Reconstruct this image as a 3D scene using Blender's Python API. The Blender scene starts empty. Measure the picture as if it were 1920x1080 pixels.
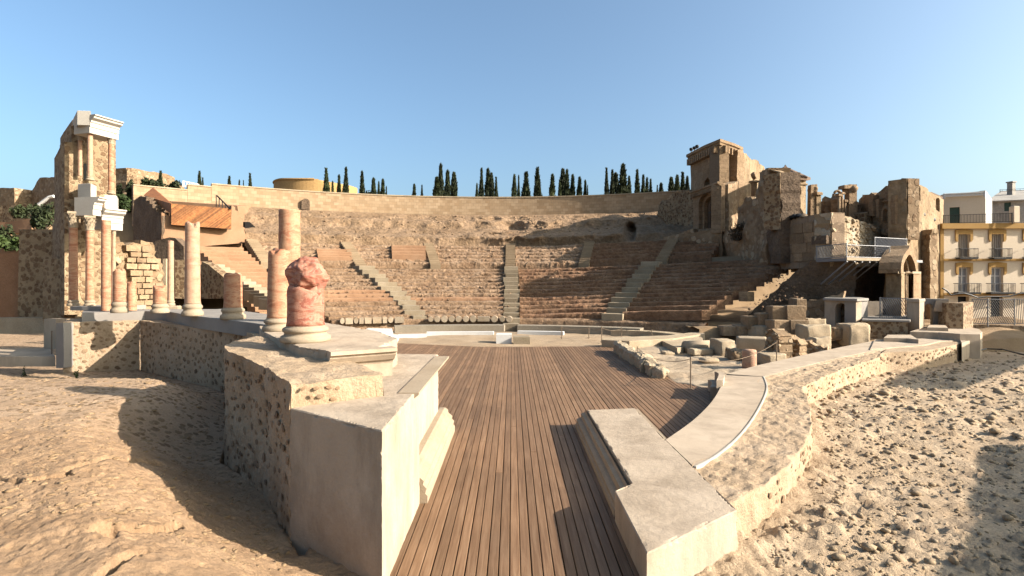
import bpy, math, random
import numpy as np
from mathutils import Vector, Matrix
from mathutils.geometry import delaunay_2d_cdt

# ------------------------------------------------------------------ camera, sky, sun, exposure
SC = bpy.context.scene
COL = SC.collection
F, HZ, CX, CZ = 1000.0, 525.0, 960.0, 3.0          # focal length in photo pixels, horizon row, axis column, eye height
cam_d = bpy.data.cameras.new('camera')
cam = bpy.data.objects.new('camera', cam_d); COL.objects.link(cam)
cam.location = (0, 0, CZ); cam.rotation_euler = (math.radians(90), 0, 0)
cam_d.sensor_width = 36; cam_d.sensor_fit = 'HORIZONTAL'; cam_d.lens = 36 * F / 1920
cam_d.shift_y = -(540 - HZ) / 1920
cam_d.clip_start = 0.05; cam_d.clip_end = 4000
SC.camera = cam

SUN_BEHIND = math.radians(15)      # the sun stands to the right, a little behind the camera
SUN_EL = math.radians(25)
sdir = Vector((math.cos(SUN_BEHIND) * math.cos(SUN_EL), -math.sin(SUN_BEHIND) * math.cos(SUN_EL), math.sin(SUN_EL)))
world = bpy.data.worlds.new('World'); SC.world = world; world.use_nodes = True
wt = world.node_tree; wt.nodes.clear()
wo = wt.nodes.new('ShaderNodeOutputWorld'); wb = wt.nodes.new('ShaderNodeBackground'); ws = wt.nodes.new('ShaderNodeTexSky')
ws.sky_type = 'NISHITA'; ws.sun_disc = False; ws.sun_elevation = SUN_EL
ws.sun_rotation = math.atan2(sdir.x, sdir.y)
ws.air_density = 0.85; ws.dust_density = 4.5; ws.ozone_density = 3.2; ws.altitude = 30
wb.inputs['Strength'].default_value = 0.102
wm = wt.nodes.new('ShaderNodeMix'); wm.data_type = 'RGBA'; wm.blend_type = 'MULTIPLY'; wm.inputs['Factor'].default_value = 1; wm.inputs['B'].default_value = (.98, 1.04, .95, 1)
wt.links.new(ws.outputs[0], wm.inputs['A']); wt.links.new(wm.outputs['Result'], wb.inputs[0]); wt.links.new(wb.outputs[0], wo.inputs[0])
sun_d = bpy.data.lights.new('sun', 'SUN'); sun_d.energy = 5.0; sun_d.angle = math.radians(0.5); sun_d.color = (1.0, 0.895, 0.775)
sun = bpy.data.objects.new('sun', sun_d); COL.objects.link(sun)
sun.rotation_euler = sdir.to_track_quat('Z', 'Y').to_euler(); sun.location = (40, -20, 40)
SC.view_settings.view_transform = 'Standard'; SC.view_settings.look = 'None'
SC.view_settings.gamma = 1.0; SC.view_settings.use_curve_mapping = False
SC.view_settings.exposure = 1.56
SC.render.engine = 'CYCLES'
SC.cycles.max_bounces = 5; SC.cycles.diffuse_bounces = 3; SC.cycles.use_denoising = True

# ------------------------------------------------------------------ helpers
rng = np.random.default_rng(7); random.seed(7)
def G(x, y, z=0.0):                       # point of the level plane z that the photo shows at (x, y)
    Y = F * (CZ - z) / (y - HZ); return Vector(((x - CX) / F * Y, Y, z))
def P(x, y, Y):                           # point at depth Y
    return Vector(((x - CX) / F * Y, Y, CZ + (HZ - y) / F * Y))
def PX(x, Y): return Vector(((x - CX) / F * Y, Y))
def _h(a, s):
    a = (a ^ (a >> 15)) * np.int64(0x2c1b3c6d) & 0xffffffff
    a = (a ^ (a >> 12)) * np.int64(0x297a2d39) & 0xffffffff
    return ((a ^ (a >> 15)) & 0xffff) / 32767.5 - 1.0
def vnoise(p, s=0):
    p = np.asarray(p, float); i = np.floor(p).astype(np.int64); f = p - i; u = f * f * (3 - 2 * f); r = 0
    for a in (0, 1):
        for b in (0, 1):
            for c in (0, 1):
                k = ((i[:, 0] + a) * 73856093 ^ (i[:, 1] + b) * 19349663 ^ (i[:, 2] + c) * 83492791 ^ (s * 2654435)) & 0xffffffff
                w = (u[:, 0] if a else 1 - u[:, 0]) * (u[:, 1] if b else 1 - u[:, 1]) * (u[:, 2] if c else 1 - u[:, 2])
                r = r + w * _h(k, s)
    return r
def fbm(p, f=1.0, o=4, s=0, g=0.5):
    p = np.asarray(p, float) * f; a = 1.0; r = 0; n = 0
    for k in range(o):
        r = r + a * vnoise(p, s + k * 17); n += a; a *= g; p = p * 2.03 + 11.3
    return r / n
ORG = {}
def tags(o, label=None, cat=None, group=None, kind=None):
    if label: o['label'] = label
    if cat: o['category'] = cat
    if group: o['group'] = group
    if kind: o['kind'] = kind
    return o
def thing(name, loc, label, cat, group=None):
    o = bpy.data.objects.new(name, None); COL.objects.link(o); o.location = loc; o.empty_display_size = .3
    ORG[o] = np.array(loc, float); return tags(o, label, cat, group, 'thing')
def mesh(name, V, Fs, mats, parent=None, smooth=False, uv=None, fm=None, label=None, cat=None, group=None, kind=None):
    V = np.asarray(V, float)
    if parent is not None: org = ORG[parent]
    else:
        lo, hi = V.min(0), V.max(0); org = np.array([(lo[0] + hi[0]) / 2, (lo[1] + hi[1]) / 2, lo[2]])
    me = bpy.data.meshes.new(name); L = V - org
    if isinstance(Fs, np.ndarray):
        n, k = Fs.shape
        me.vertices.add(len(L)); me.vertices.foreach_set('co', L.ravel())
        me.loops.add(n * k); me.loops.foreach_set('vertex_index', Fs.ravel().astype(np.int32))
        me.polygons.add(n); me.polygons.foreach_set('loop_start', np.arange(0, n * k, k, dtype=np.int32))
        me.polygons.foreach_set('loop_total', np.full(n, k, dtype=np.int32))
        me.update(calc_edges=True); me.validate()
    else:
        me.from_pydata([tuple(v) for v in L], [], Fs); me.update()
    if not isinstance(mats, (list, tuple)): mats = [mats]
    for m in mats: me.materials.append(m)
    if fm is not None: me.polygons.foreach_set('material_index', np.asarray(fm, np.int32))
    if smooth: me.polygons.foreach_set('use_smooth', [True] * len(me.polygons))
    if uv is not None:
        ul = me.uv_layers.new(name='UVMap'); idx = np.zeros(len(me.loops), np.int32); me.loops.foreach_get('vertex_index', idx)
        ul.data.foreach_set('uv', np.asarray(uv, float)[idx].ravel())
    o = bpy.data.objects.new(name, me); COL.objects.link(o)
    if parent is not None: o.parent = parent
    else: o.location = org
    ORG[o] = org
    return tags(o, label, cat, group, kind)
def share(src, name, parent, loc, rot=(0, 0, 0), scl=(1, 1, 1)):      # a piece that shares mesh data
    o = bpy.data.objects.new(name, src); COL.objects.link(o); o.parent = parent
    l = np.asarray(loc, float) - (ORG[parent] if parent is not None else 0)
    o.location = l; o.rotation_euler = rot; o.scale = scl; ORG[o] = np.asarray(loc, float); return o
class MB:
    def __init__(s): s.v = []; s.f = []
    def add(s, vs, fs):
        b = len(s.v); s.v += [tuple(v) for v in vs]; s.f += [tuple(i + b for i in f) for f in fs]; return s
    def hexa(s, lo, hi):                  # two rings of equal length: bottom, top
        n = len(lo); fs = [tuple(range(n - 1, -1, -1)), tuple(range(n, 2 * n))] + [(i, (i + 1) % n, n + (i + 1) % n, n + i) for i in range(n)]
        return s.add(list(lo) + list(hi), fs)
    def prism(s, poly, z0, z1, bev=0.0):  # poly counter-clockwise in plan
        a = sum(poly[i][0] * poly[(i + 1) % len(poly)][1] - poly[(i + 1) % len(poly)][0] * poly[i][1] for i in range(len(poly)))
        if a < 0: poly = poly[::-1]
        if bev <= 0: return s.hexa([(p[0], p[1], z0) for p in poly], [(p[0], p[1], z1) for p in poly])
        n = len(poly); ins = []
        for i in range(n):
            p0, p1, p2 = Vector(poly[i - 1][:2]), Vector(poly[i][:2]), Vector(poly[(i + 1) % n][:2])
            d1, d2 = (p1 - p0).normalized(), (p2 - p1).normalized(); nn = Vector((-d1.y - d2.y, d1.x + d2.x))
            nn = nn / max(.3, nn.length_squared / 2); ins.append(p1 + nn * bev)
        vs = [(p[0], p[1], z0) for p in poly] + [(p[0], p[1], z1 - bev) for p in poly] + [(p[0], p[1], z1) for p in ins]
        fs = [tuple(range(n - 1, -1, -1)), tuple(range(2 * n, 3 * n))]
        for r in (0, n): fs += [(r + i, r + (i + 1) % n, r + n + (i + 1) % n, r + n + i) for i in range(n)]
        return s.add(vs, fs)
    def box(s, c, sz, rz=0, bev=0.0):
        ca, sa = math.cos(rz), math.sin(rz); hx, hy, hz = sz[0] / 2, sz[1] / 2, sz[2] / 2
        poly = [(c[0] + x * ca - y * sa, c[1] + x * sa + y * ca) for x, y in ((-hx, -hy), (hx, -hy), (hx, hy), (-hx, hy))]
        return s.prism(poly, c[2] - hz, c[2] + hz, bev)
    def tube(s, pts, r, n=8, cap=True):
        pts = [Vector(p) for p in pts]; R = r if isinstance(r, (list, tuple)) else [r] * len(pts); rings = []
        for i, p in enumerate(pts):
            t = (pts[min(i + 1, len(pts) - 1)] - pts[max(i - 1, 0)]).normalized()
            a = t.cross(Vector((0, 0, 1)) if abs(t.z) < .9 else Vector((1, 0, 0))).normalized(); b = t.cross(a)
            rings.append([p + (a * math.cos(2 * math.pi * k / n) + b * math.sin(2 * math.pi * k / n)) * R[i] for k in range(n)])
        fs = []
        for i in range(len(pts) - 1):
            for k in range(n): fs.append((i * n + k, i * n + (k + 1) % n, (i + 1) * n + (k + 1) % n, (i + 1) * n + k))
        if cap: fs += [tuple(range(n - 1, -1, -1)), tuple(range((len(pts) - 1) * n, len(pts) * n))]
        return s.add([v for g in rings for v in g], fs)
    def lathe(s, c, prof, n=32):          # prof: (radius, z) from bottom to top
        vs = []; fs = []
        for r, z in prof: vs += [(c[0] + r * math.cos(2 * math.pi * k / n), c[1] + r * math.sin(2 * math.pi * k / n), c[2] + z) for k in range(n)]
        for i in range(len(prof) - 1):
            for k in range(n): fs.append((i * n + k, i * n + (k + 1) % n, (i + 1) * n + (k + 1) % n, (i + 1) * n + k))
        fs += [tuple(range(n - 1, -1, -1)), tuple(range((len(prof) - 1) * n, len(prof) * n))]
        return s.add(vs, fs)
    def build(s, name, mat, parent=None, smooth=False, **k): return mesh(name, s.v, s.f, mat, parent, smooth, **k)
def roughen(o, L, amp, fq=6, chip=.0, seed=4):      # fine uneven relief and chipped arrises
    import bmesh
    me = o.data; bm = bmesh.new(); bm.from_mesh(me); bmesh.ops.triangulate(bm, faces=bm.faces[:])
    for _ in range(9):
        es = [e for e in bm.edges if e.calc_length() > L]
        if not es: break
        bmesh.ops.subdivide_edges(bm, edges=es, cuts=1); bmesh.ops.triangulate(bm, faces=[f for f in bm.faces if len(f.verts) > 3])
    bm.normal_update(); V = np.array([v.co[:] for v in bm.verts]); Nn = np.array([v.normal[:] for v in bm.verts])
    sh = np.array([any(len(e.link_faces) == 2 and e.calc_face_angle(0) > .35 for e in v.link_edges) for v in bm.verts], float)
    d = fbm(V, fq, 4, seed) * amp - sh * np.clip(fbm(V, fq * .8, 4, seed + 7) - .02, 0, 1) * chip * 3
    V = V + Nn * d[:, None]
    for v, c in zip(bm.verts, V): v.co = c
    bm.to_mesh(me); bm.free(); me.update(); return o
def grid(name, A, mat, parent=None, smooth=True, **k):                # A: n x m x 3
    n, m = A.shape[:2]; i = np.arange(n * m).reshape(n, m)
    q = np.stack([i[:-1, :-1], i[1:, :-1], i[1:, 1:], i[:-1, 1:]], -1).reshape(-1, 4)
    return mesh(name, A.reshape(-1, 3), q, mat, parent, smooth, **k)
def inpoly(pt, poly):
    x, y = pt[:, 0], pt[:, 1]; r = np.zeros(len(pt), bool); n = len(poly)
    for i in range(n):
        x1, y1 = poly[i]; x2, y2 = poly[(i + 1) % n]
        if y1 == y2: continue
        c = ((y1 > y) != (y2 > y)) & (x < (x2 - x1) * (y - y1) / (y2 - y1) + x1); r ^= c
    return r
def resample(poly, d, closed=True):
    out = []; n = len(poly)
    for i in range(n if closed else n - 1):
        a, b = np.array(poly[i], float), np.array(poly[(i + 1) % n], float); k = max(1, int(np.linalg.norm(b - a) / d))
        for j in range(k): out.append(a + (b - a) * j / k)
    if not closed: out.append(np.array(poly[-1], float))
    return np.array(out)
def plane_uv(a, b):
    A, B = PX(*a), PX(*b); d = (B - A).normalized(); n = Vector((d.y, -d.x))
    if n.dot(-A) < 0: n = -n
    return A, d, n
def to_uv(pl, x, y):                       # photo point -> (metres along the wall, height)
    A, d, n = pl; k = (x - CX) / F
    Y = (A.x * n.x + A.y * n.y) / (k * n.x + n.y)
    return ((k * Y - A.x) * d.x + (Y - A.y) * d.y, CZ + (HZ - y) / F * Y)
def wall(name, a, b, out, mat, parent=None, thick=.6, holes=(), d=.35, amp=.04, fq=1.2, rag=0.0, uvspace=False, smooth=False, offs=0.0, seed=3, **k):
    """standing masonry slab in the vertical plane through (photo column, depth) a and b; outline and holes as seen in the photo"""
    pl = plane_uv(a, b); A, dd, n = pl
    cv = (lambda q: q) if uvspace else (lambda q: to_uv(pl, *q))
    outl = resample([cv(q) for q in out], d); hs = [resample([cv(q) for q in h], min(d, .22)) for h in holes]
    if rag:
        zb = outl[:, 1].min() + .05
        r = np.random.default_rng(seed); j = (r.random((len(outl), 2)) - .5) * 2 * rag; j[outl[:, 1] < zb] = 0; outl = outl + j
    lo, hi = outl.min(0), outl.max(0)
    gx, gy = np.meshgrid(np.arange(lo[0] + d * .6, hi[0], d), np.arange(lo[1] + d * .6, hi[1], d))
    pts = np.stack([gx.ravel(), gy.ravel()], 1)
    if len(pts):
        pts = pts + (np.random.default_rng(seed + 1).random(pts.shape) - .5) * d * .5
        ok = inpoly(pts, outl)
        for h in hs: ok &= ~inpoly(pts, h)
        for ring in [outl] + hs:
            if len(pts): ok &= np.min(np.linalg.norm(pts[:, None, :] - ring[None], axis=2), axis=1) > d * .45
        pts = pts[ok]
    allp = [outl] + hs; vs = np.concatenate(allp + ([pts] if len(pts) else [])); es = []; b0 = 0
    for ring in allp:
        m = len(ring); es += [(b0 + i, b0 + (i + 1) % m) for i in range(m)]; b0 += m
    vo, eo, fo, ov, oe, of = delaunay_2d_cdt([Vector(p) for p in vs], es, [], 0, 1e-5, True)
    vo = np.array([tuple(p) for p in vo]); fo = np.array([f for f in fo if len(f) == 3])
    cen = vo[fo].mean(1); ok = inpoly(cen, outl)
    for h in hs: ok &= ~inpoly(cen, h)
    fo = fo[ok]
    # orient
    e1, e2 = vo[fo[:, 1]] - vo[fo[:, 0]], vo[fo[:, 2]] - vo[fo[:, 0]]
    fl = (e1[:, 0] * e2[:, 1] - e1[:, 1] * e2[:, 0]) < 0; fo[fl] = fo[fl][:, ::-1]
    if n.x * dd.y - n.y * dd.x < 0: fo = fo[:, ::-1]
    dv, nv = np.array([dd.x, dd.y, 0]), np.array([n.x, n.y, 0])
    base = np.array([A.x, A.y, 0]) + vo[:, :1] * dv + vo[:, 1:] * np.array([0, 0, 1]) + nv * offs
    dis = (fbm(base, fq, 4, seed) * amp * 2)[:, None] if amp else 0
    fr = base + nv * dis; bk = base - nv * thick; N = len(vo)
    be = {}
    for t in fo:
        for i in range(3):
            e = (t[i], t[(i + 1) % 3]); be[e] = be.get(e, 0) + 1
    Fs = [tuple(t) for t in fo] + [tuple(t[::-1] + N) for t in fo]
    for (p, q) in be:
        if (q, p) not in be: Fs.append((q, p, p + N, q + N))
    return mesh(name, np.concatenate([fr, bk]), Fs, mat, parent, smooth, **k)
def sweep(name, path, prof, mat, parent=None, d=.3, amp=0.0, fq=1.5, closed=True, smooth=False, seed=5, dp=None, zf=None, uv=False, caps=True, **k):
    """profile (offset to the left of the path, z) carried along a plan path; both resampled at d, displaced by noise"""
    pa = resample([tuple(p)[:2] for p in path], d, False); pr = resample(prof, dp or d, True) if closed else resample(prof, dp or d, False)
    t = np.gradient(pa, axis=0); t /= np.linalg.norm(t, axis=1)[:, None] + 1e-9; nl = np.stack([-t[:, 1], t[:, 0]], 1)
    n, m = len(pa), len(pr); V = np.zeros((n, m, 3))
    V[:, :, :2] = pa[:, None] + nl[:, None] * pr[None, :, :1]; V[:, :, 2] = pr[None, :, 1]
    if zf is not None: V[:, :, 2] += zf(pa)[:, None] * ((pr[:, 1] - pr[:, 1].min()) / (np.ptp(pr[:, 1]) + 1e-9))[None]
    Vf = V.reshape(-1, 3)
    if amp:
        c = np.stack([fbm(Vf, fq, 4, seed), fbm(Vf, fq, 4, seed + 91), fbm(Vf, fq, 4, seed + 47)], 1); Vf = Vf + c * amp * 1.6
    Fs = []; mm = m if closed else m - 1
    i = np.arange(n - 1)[:, None]; j = np.arange(mm)[None]; jn = (j + 1) % m
    q = np.stack([i * m + j, (i + 1) * m + j, (i + 1) * m + jn, i * m + jn], -1).reshape(-1, 4)
    # orient outward: profile counter-clockwise (x to left, z up) seen along the path
    ar = np.sum(pr[:, 0] * np.roll(pr[:, 1], -1) - np.roll(pr[:, 0], -1) * pr[:, 1])
    if ar > 0: q = q[:, ::-1]
    Fs = [tuple(x) for x in q]
    if closed and caps: Fs += [tuple(range(m - 1, -1, -1)) if ar > 0 else tuple(range(m)), tuple(range((n - 1) * m, n * m)) if ar > 0 else tuple(range((n - 1) * m + m - 1, (n - 1) * m - 1, -1))]
    U = None
    if uv:
        L = np.concatenate([[0], np.cumsum(np.linalg.norm(np.diff(pa, axis=0), axis=1))]); U = np.stack([np.repeat(L, m), Vf[:, 2]], 1)
    return mesh(name, Vf, Fs, mat, parent, smooth, uv=U, **k)

# ------------------------------------------------------------------ materials
def nodes(name):
    m = bpy.data.materials.new(name); m.use_nodes = True; t = m.node_tree; t.nodes.clear()
    o = t.nodes.new('ShaderNodeOutputMaterial'); b = t.nodes.new('ShaderNodeBsdfPrincipled'); t.links.new(b.outputs[0], o.inputs[0])
    b.inputs['Specular IOR Level'].default_value = .25
    return m, t, b
def N(t, ty, **k):
    n = t.nodes.new(ty)
    for a, v in k.items():
        if a in ('ins',):
            for i, x in v.items(): n.inputs[i].default_value = x
        else: setattr(n, a, v)
    return n
def noise(t, vec, scale, detail=6, rough=.6, dist=0):
    n = N(t, 'ShaderNodeTexNoise'); n.inputs['Scale'].default_value = scale; n.inputs['Detail'].default_value = detail
    n.inputs['Roughness'].default_value = rough; n.inputs['Distortion'].default_value = dist; t.links.new(vec, n.inputs['Vector']); return n.outputs['Fac']
def ramp(t, fac, stops, interp='LINEAR'):
    r = N(t, 'ShaderNodeValToRGB'); r.color_ramp.interpolation = interp; e = r.color_ramp.elements
    while len(e) > 1: e.remove(e[-1])
    e[0].position = stops[0][0]; e[0].color = (*stops[0][1], 1) if len(stops[0][1]) == 3 else stops[0][1]
    for p, c in stops[1:]:
        x = e.new(p); x.color = (*c, 1)
    t.links.new(fac, r.inputs[0]); return r.outputs[0]
def mul(t, a, b, fac=1.0, mode='MULTIPLY'):
    m = N(t, 'ShaderNodeMix', data_type='RGBA', blend_type=mode); m.inputs['Factor'].default_value = fac
    t.links.new(a, m.inputs['A']); t.links.new(b, m.inputs['B']); return m.outputs['Result']
def mixf(t, fac, a, b):
    m = N(t, 'ShaderNodeMix', data_type='RGBA'); t.links.new(fac, m.inputs['Factor']); t.links.new(a, m.inputs['A']); t.links.new(b, m.inputs['B']); return m.outputs['Result']
def math_(t, op, a, b=None):
    m = N(t, 'ShaderNodeMath', operation=op)
    for i, x in enumerate((a, b)):
        if x is None: continue
        if isinstance(x, (int, float)): m.inputs[i].default_value = x
        else: t.links.new(x, m.inputs[i])
    return m.outputs[0]
def bump(t, b, h, strength, dist=.05, prev=None):
    n = N(t, 'ShaderNodeBump'); n.inputs['Strength'].default_value = strength; n.inputs['Distance'].default_value = dist
    t.links.new(h, n.inputs['Height'])
    if prev is not None: t.links.new(prev, n.inputs['Normal'])
    t.links.new(n.outputs[0], b.inputs['Normal']); return n.outputs[0]
def gpos(t): return N(t, 'ShaderNodeNewGeometry').outputs['Position']
def g3(v): return (v, v, v)
def tint(t, col, lo=.8, hi=1.15):
    r = N(t, 'ShaderNodeObjectInfo').outputs['Random']; return mul(t, col, ramp(t, r, [(0, g3(lo)), (1, g3(hi))]))
ALB = .5
def alb(st, k=None):                      # one calibration of all base colours to the exposure
    return [(p, tuple(max(.004, (sum(c) / 3 + (x - sum(c) / 3) * 1.22)) * (k or ALB) for x in c)) for p, c in st]
def stone(name, cols, scale=1.0, bs=14, bst=.5, rough=.92, rnd=None, fine=22, fv=(.78, 1.12), bd=.04, pits=0, stain=0):
    m, t, b = nodes(name); p = gpos(t)
    c = ramp(t, noise(t, p, scale, 8, .62, .3), alb(cols))
    c = mul(t, c, ramp(t, noise(t, p, fine, 5, .7), [(.3, g3(fv[0])), (.7, g3(fv[1]))]))
    if rnd: c = tint(t, c, *rnd)
    if stain:
        mp = N(t, 'ShaderNodeMapping'); mp.inputs['Scale'].default_value = (1, 1, .35); t.links.new(p, mp.inputs[0])
        c = mul(t, c, ramp(t, noise(t, mp.outputs[0], 1.7, 7, .7, .4), [(.36, (1 - stain, 1 - stain * 1.06, 1 - stain * 1.12)), (.58, g3(1.04))]))
    h = noise(t, p, bs, 8, .68)
    n = bump(t, b, h, bst, bd)
    if pits:
        v = N(t, 'ShaderNodeTexVoronoi'); v.inputs['Scale'].default_value = pits; t.links.new(p, v.inputs['Vector'])
        w = ramp(t, v.outputs['Distance'], [(.1, g3(0)), (.25, g3(1))]); bump(t, b, w, bst * .8, bd, n)
        c = mul(t, c, ramp(t, v.outputs['Distance'], [(.08, g3(.6)), (.22, g3(1))]))
    t.links.new(c, b.inputs['Base Color']); b.inputs['Roughness'].default_value = rough; return m
def rubble(name, mortar, stones, scale, lo=.2, hi=.32, bst=.6, rough=.92, bs=30, vs=(1, 1, 1)):
    """mortared rubble: voronoi stones of uneven size in mortar"""
    m, t, b = nodes(name); p = gpos(t)
    mp = N(t, 'ShaderNodeMapping'); mp.inputs['Scale'].default_value = vs; t.links.new(p, mp.inputs[0])
    w = N(t, 'ShaderNodeTexNoise'); w.inputs['Scale'].default_value = scale * 1.3; w.inputs['Detail'].default_value = 3; t.links.new(mp.outputs[0], w.inputs['Vector'])
    ad = N(t, 'ShaderNodeVectorMath', operation='MULTIPLY_ADD'); t.links.new(w.outputs['Color'], ad.inputs[0]); ad.inputs[1].default_value = g3(.55 / scale); t.links.new(mp.outputs[0], ad.inputs[2])
    v = N(t, 'ShaderNodeTexVoronoi'); v.inputs['Scale'].default_value = scale; v.inputs['Randomness'].default_value = 1; t.links.new(ad.outputs[0], v.inputs['Vector'])
    sz = N(t, 'ShaderNodeSeparateColor'); t.links.new(v.outputs['Color'], sz.inputs[0])
    thr = math_(t, 'MULTIPLY_ADD', sz.outputs[0], .22); t.nodes[-1].inputs[2].default_value = lo + .15
    dd = math_(t, 'SUBTRACT', v.outputs['Distance'], thr)
    mask = ramp(t, dd, [(.0, g3(1)), (.07, g3(0))])
    sc = ramp(t, sz.outputs[1], alb(stones))
    mc = ramp(t, noise(t, p, 1.2, 7, .65), alb(mortar))
    c = mixf(t, mask, mc, sc)
    c = mul(t, c, ramp(t, noise(t, p, 18, 6, .7), [(.3, g3(.75)), (.7, g3(1.12))]))
    n = bump(t, b, mask, bst, .05); bump(t, b, noise(t, p, bs, 7, .7), bst * .7, .03, n)
    t.links.new(c, b.inputs['Base Color']); b.inputs['Roughness'].default_value = rough; return m
def plain(name, col, rough=.6, metal=0, var=.0, bs=0, bst=.2):
    col = tuple(x * .54 for x in col)
    m, t, b = nodes(name); b.inputs['Roughness'].default_value = rough; b.inputs['Metallic'].default_value = metal
    b.inputs['Base Color'].default_value = (*col, 1)
    if var or bs:
        p = gpos(t)
        if var:
            c = ramp(t, noise(t, p, 6, 6, .65), [(.3, tuple(x * (1 - var) for x in col)), (.7, tuple(min(1, x * (1 + var)) for x in col))]); t.links.new(c, b.inputs['Base Color'])
        if bs: bump(t, b, noise(t, p, bs, 6, .6), bst, .01)
    return m
MT = {}
sand = [(.25, (.36, .26, .165)), (.5, (.46, .345, .225)), (.75, (.55, .425, .29))]
MT['sand'] = stone('sand_earth', sand, .8, 18, .8, fine=40, bd=.05)
MT['sandl'] = stone('trodden_earth', [(.25, (.34, .235, .14)), (.5, (.42, .30, .19)), (.75, (.50, .37, .245))], .9, 16, .7, fine=30, bd=.04)
MT['sandr'] = stone('rubble_earth', [(.25, (.52, .39, .265)), (.5, (.68, .525, .37)), (.75, (.80, .645, .475))], 1.2, 14, .9, fine=30, bd=.05, fv=(.72, 1.12))
MT['lime'] = stone('pale_limestone', [(.25, (.46, .36, .25)), (.5, (.58, .47, .34)), (.75, (.66, .56, .42))], 1.4, 20, .6, fine=26)
MT['conc'] = stone('smooth_concrete', [(.3, (.58, .475, .365)), (.7, (.68, .57, .45))], .8, 45, .3, fine=50, bd=.012, fv=(.92, 1.05), stain=.22)
MT['concr'] = stone('rough_cast_concrete', [(.3, (.54, .445, .345)), (.7, (.64, .54, .43))], 1.2, 13, .38, fine=40, bd=.04, fv=(.93, 1.04), stain=.25)
MT['grey'] = stone('grey_concrete', [(.3, (.34, .31, .28)), (.7, (.44, .41, .37))], 1, 40, .25, fine=50, bd=.02, fv=(.88, 1.08))
MT['mortar'] = stone('lime_mortar', [(.3, (.48, .36, .245)), (.5, (.60, .46, .325)), (.72, (.68, .54, .40))], 1.6, 16, .8, fine=26, bd=.045)
MT['peb'] = stone('embedded_stone', [(.25, (.25, .165, .105)), (.5, (.34, .24, .16)), (.75, (.43, .32, .22))], 2.5, 25, .5, rnd=(.75, 1.35), fine=30)
MT['rub'] = rubble('mortared_rubble', [(.3, (.42, .31, .2)), (.7, (.55, .43, .295))], [(0, (.22, .14, .085)), (.5, (.32, .22, .14)), (1, (.42, .31, .2))], 4.2, .2)
MT['rubf'] = rubble('fine_mortared_rubble', [(.3, (.38, .28, .18)), (.7, (.50, .385, .26))], [(0, (.17, .105, .065)), (.5, (.27, .18, .115)), (1, (.38, .27, .175))], 5.0, .2, bst=.9)
MT['rock'] = stone('bedrock', [(.24, (.28, .18, .115)), (.42, (.41, .285, .185)), (.58, (.50, .355, .24)), (.78, (.57, .41, .285))], .6, 4, 1.0, fine=4.5, bd=.3, fv=(.58, 1.18))
MT['red'] = stone('reddish_rammed_earth', [(.25, (.36, .215, .135)), (.5, (.43, .27, .175)), (.75, (.48, .32, .215))], .7, 22, .5, fine=20, bd=.04, fv=(.85, 1.1))
MT['ruin'] = rubble('weathered_rubble_masonry', [(.3, (.24, .165, .105)), (.5, (.36, .26, .17)), (.7, (.46, .345, .235))], [(0, (.30, .2, .125)), (.5, (.43, .315, .21)), (1, (.56, .44, .31))], 2.6, .2, .3, 1.0, bs=8)
def ashlar(name, cols, bw=.75, rh=.36, ms=.012, bst=.35):
    m, t, b = nodes(name); p = gpos(t); sp = N(t, 'ShaderNodeSeparateXYZ'); t.links.new(p, sp.inputs[0]); nz_ = noise(t, p, 1.1, 3, .5); cb = N(t, 'ShaderNodeCombineXYZ')
    t.links.new(math_(t, 'ADD', math_(t, 'ADD', sp.outputs[0], math_(t, 'MULTIPLY', sp.outputs[1], 1.1)), math_(t, 'MULTIPLY', nz_, .2)), cb.inputs[0]); t.links.new(math_(t, 'ADD', sp.outputs[2], math_(t, 'MULTIPLY', nz_, .14)), cb.inputs[1])
    bk = N(t, 'ShaderNodeTexBrick', offset=.5)
    for kk, vv in (('Scale', 1.0), ('Mortar Size', ms), ('Mortar Smooth', .4), ('Bias', 0), ('Brick Width', bw), ('Row Height', rh)): bk.inputs[kk].default_value = vv
    bk.inputs['Color1'].default_value = (.88, .87, .85, 1); bk.inputs['Color2'].default_value = (1.1, 1.1, 1.1, 1); bk.inputs['Mortar'].default_value = (.6, .56, .52, 1); t.links.new(cb.outputs[0], bk.inputs['Vector'])
    c = ramp(t, noise(t, p, .7, 8, .65, .4), alb(cols)); c = mul(t, c, bk.outputs['Color'], .75)
    c = mul(t, c, ramp(t, noise(t, p, 5, 7, .75), [(.32, g3(.62)), (.5, g3(.98)), (.7, g3(1.16))])); t.links.new(c, b.inputs['Base Color']); b.inputs['Roughness'].default_value = .93
    n = bump(t, b, bk.outputs['Fac'], -bst, .03); bump(t, b, noise(t, p, 7, 8, .72), .85, .1, n); return m
MT['ash'] = ashlar('old_ashlar', [(.25, (.31, .215, .135)), (.5, (.41, .295, .195)), (.75, (.50, .38, .265))])
MT['plast'] = stone('weathered_plaster', [(.25, (.32, .225, .14)), (.45, (.44, .325, .21)), (.7, (.55, .43, .3))], .6, 7, .7, fine=5, bd=.08, pits=1.9, fv=(.68, 1.14), stain=.3)
MT['dark'] = stone('shade_dark_rubble', [(.25, (.14, .10, .07)), (.5, (.22, .16, .115)), (.8, (.31, .235, .17))], 1.1, 6, 1.0, fine=7, bd=.15, fv=(.6, 1.2))  # dark rubble whose tone also paints shade into recesses and turned-away walls
MT['white'] = plain('white_paint', (.78, .76, .72), .7, var=.06, bs=30)
MT['wlime'] = stone('white_cast_stone', [(.3, (.62, .57, .5)), (.7, (.72, .68, .61))], 1.2, 30, .2, fine=30, bd=.02, fv=(.9, 1.05))
MT['wst'] = stone('white_marble', [(.3, (.43, .345, .25)), (.7, (.53, .44, .335))], 2.2, 30, .3, fine=30, bd=.02, fv=(.85, 1.08))
MT['metal'] = plain('galvanised_steel', (.34, .34, .35), .5, .6)
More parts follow.
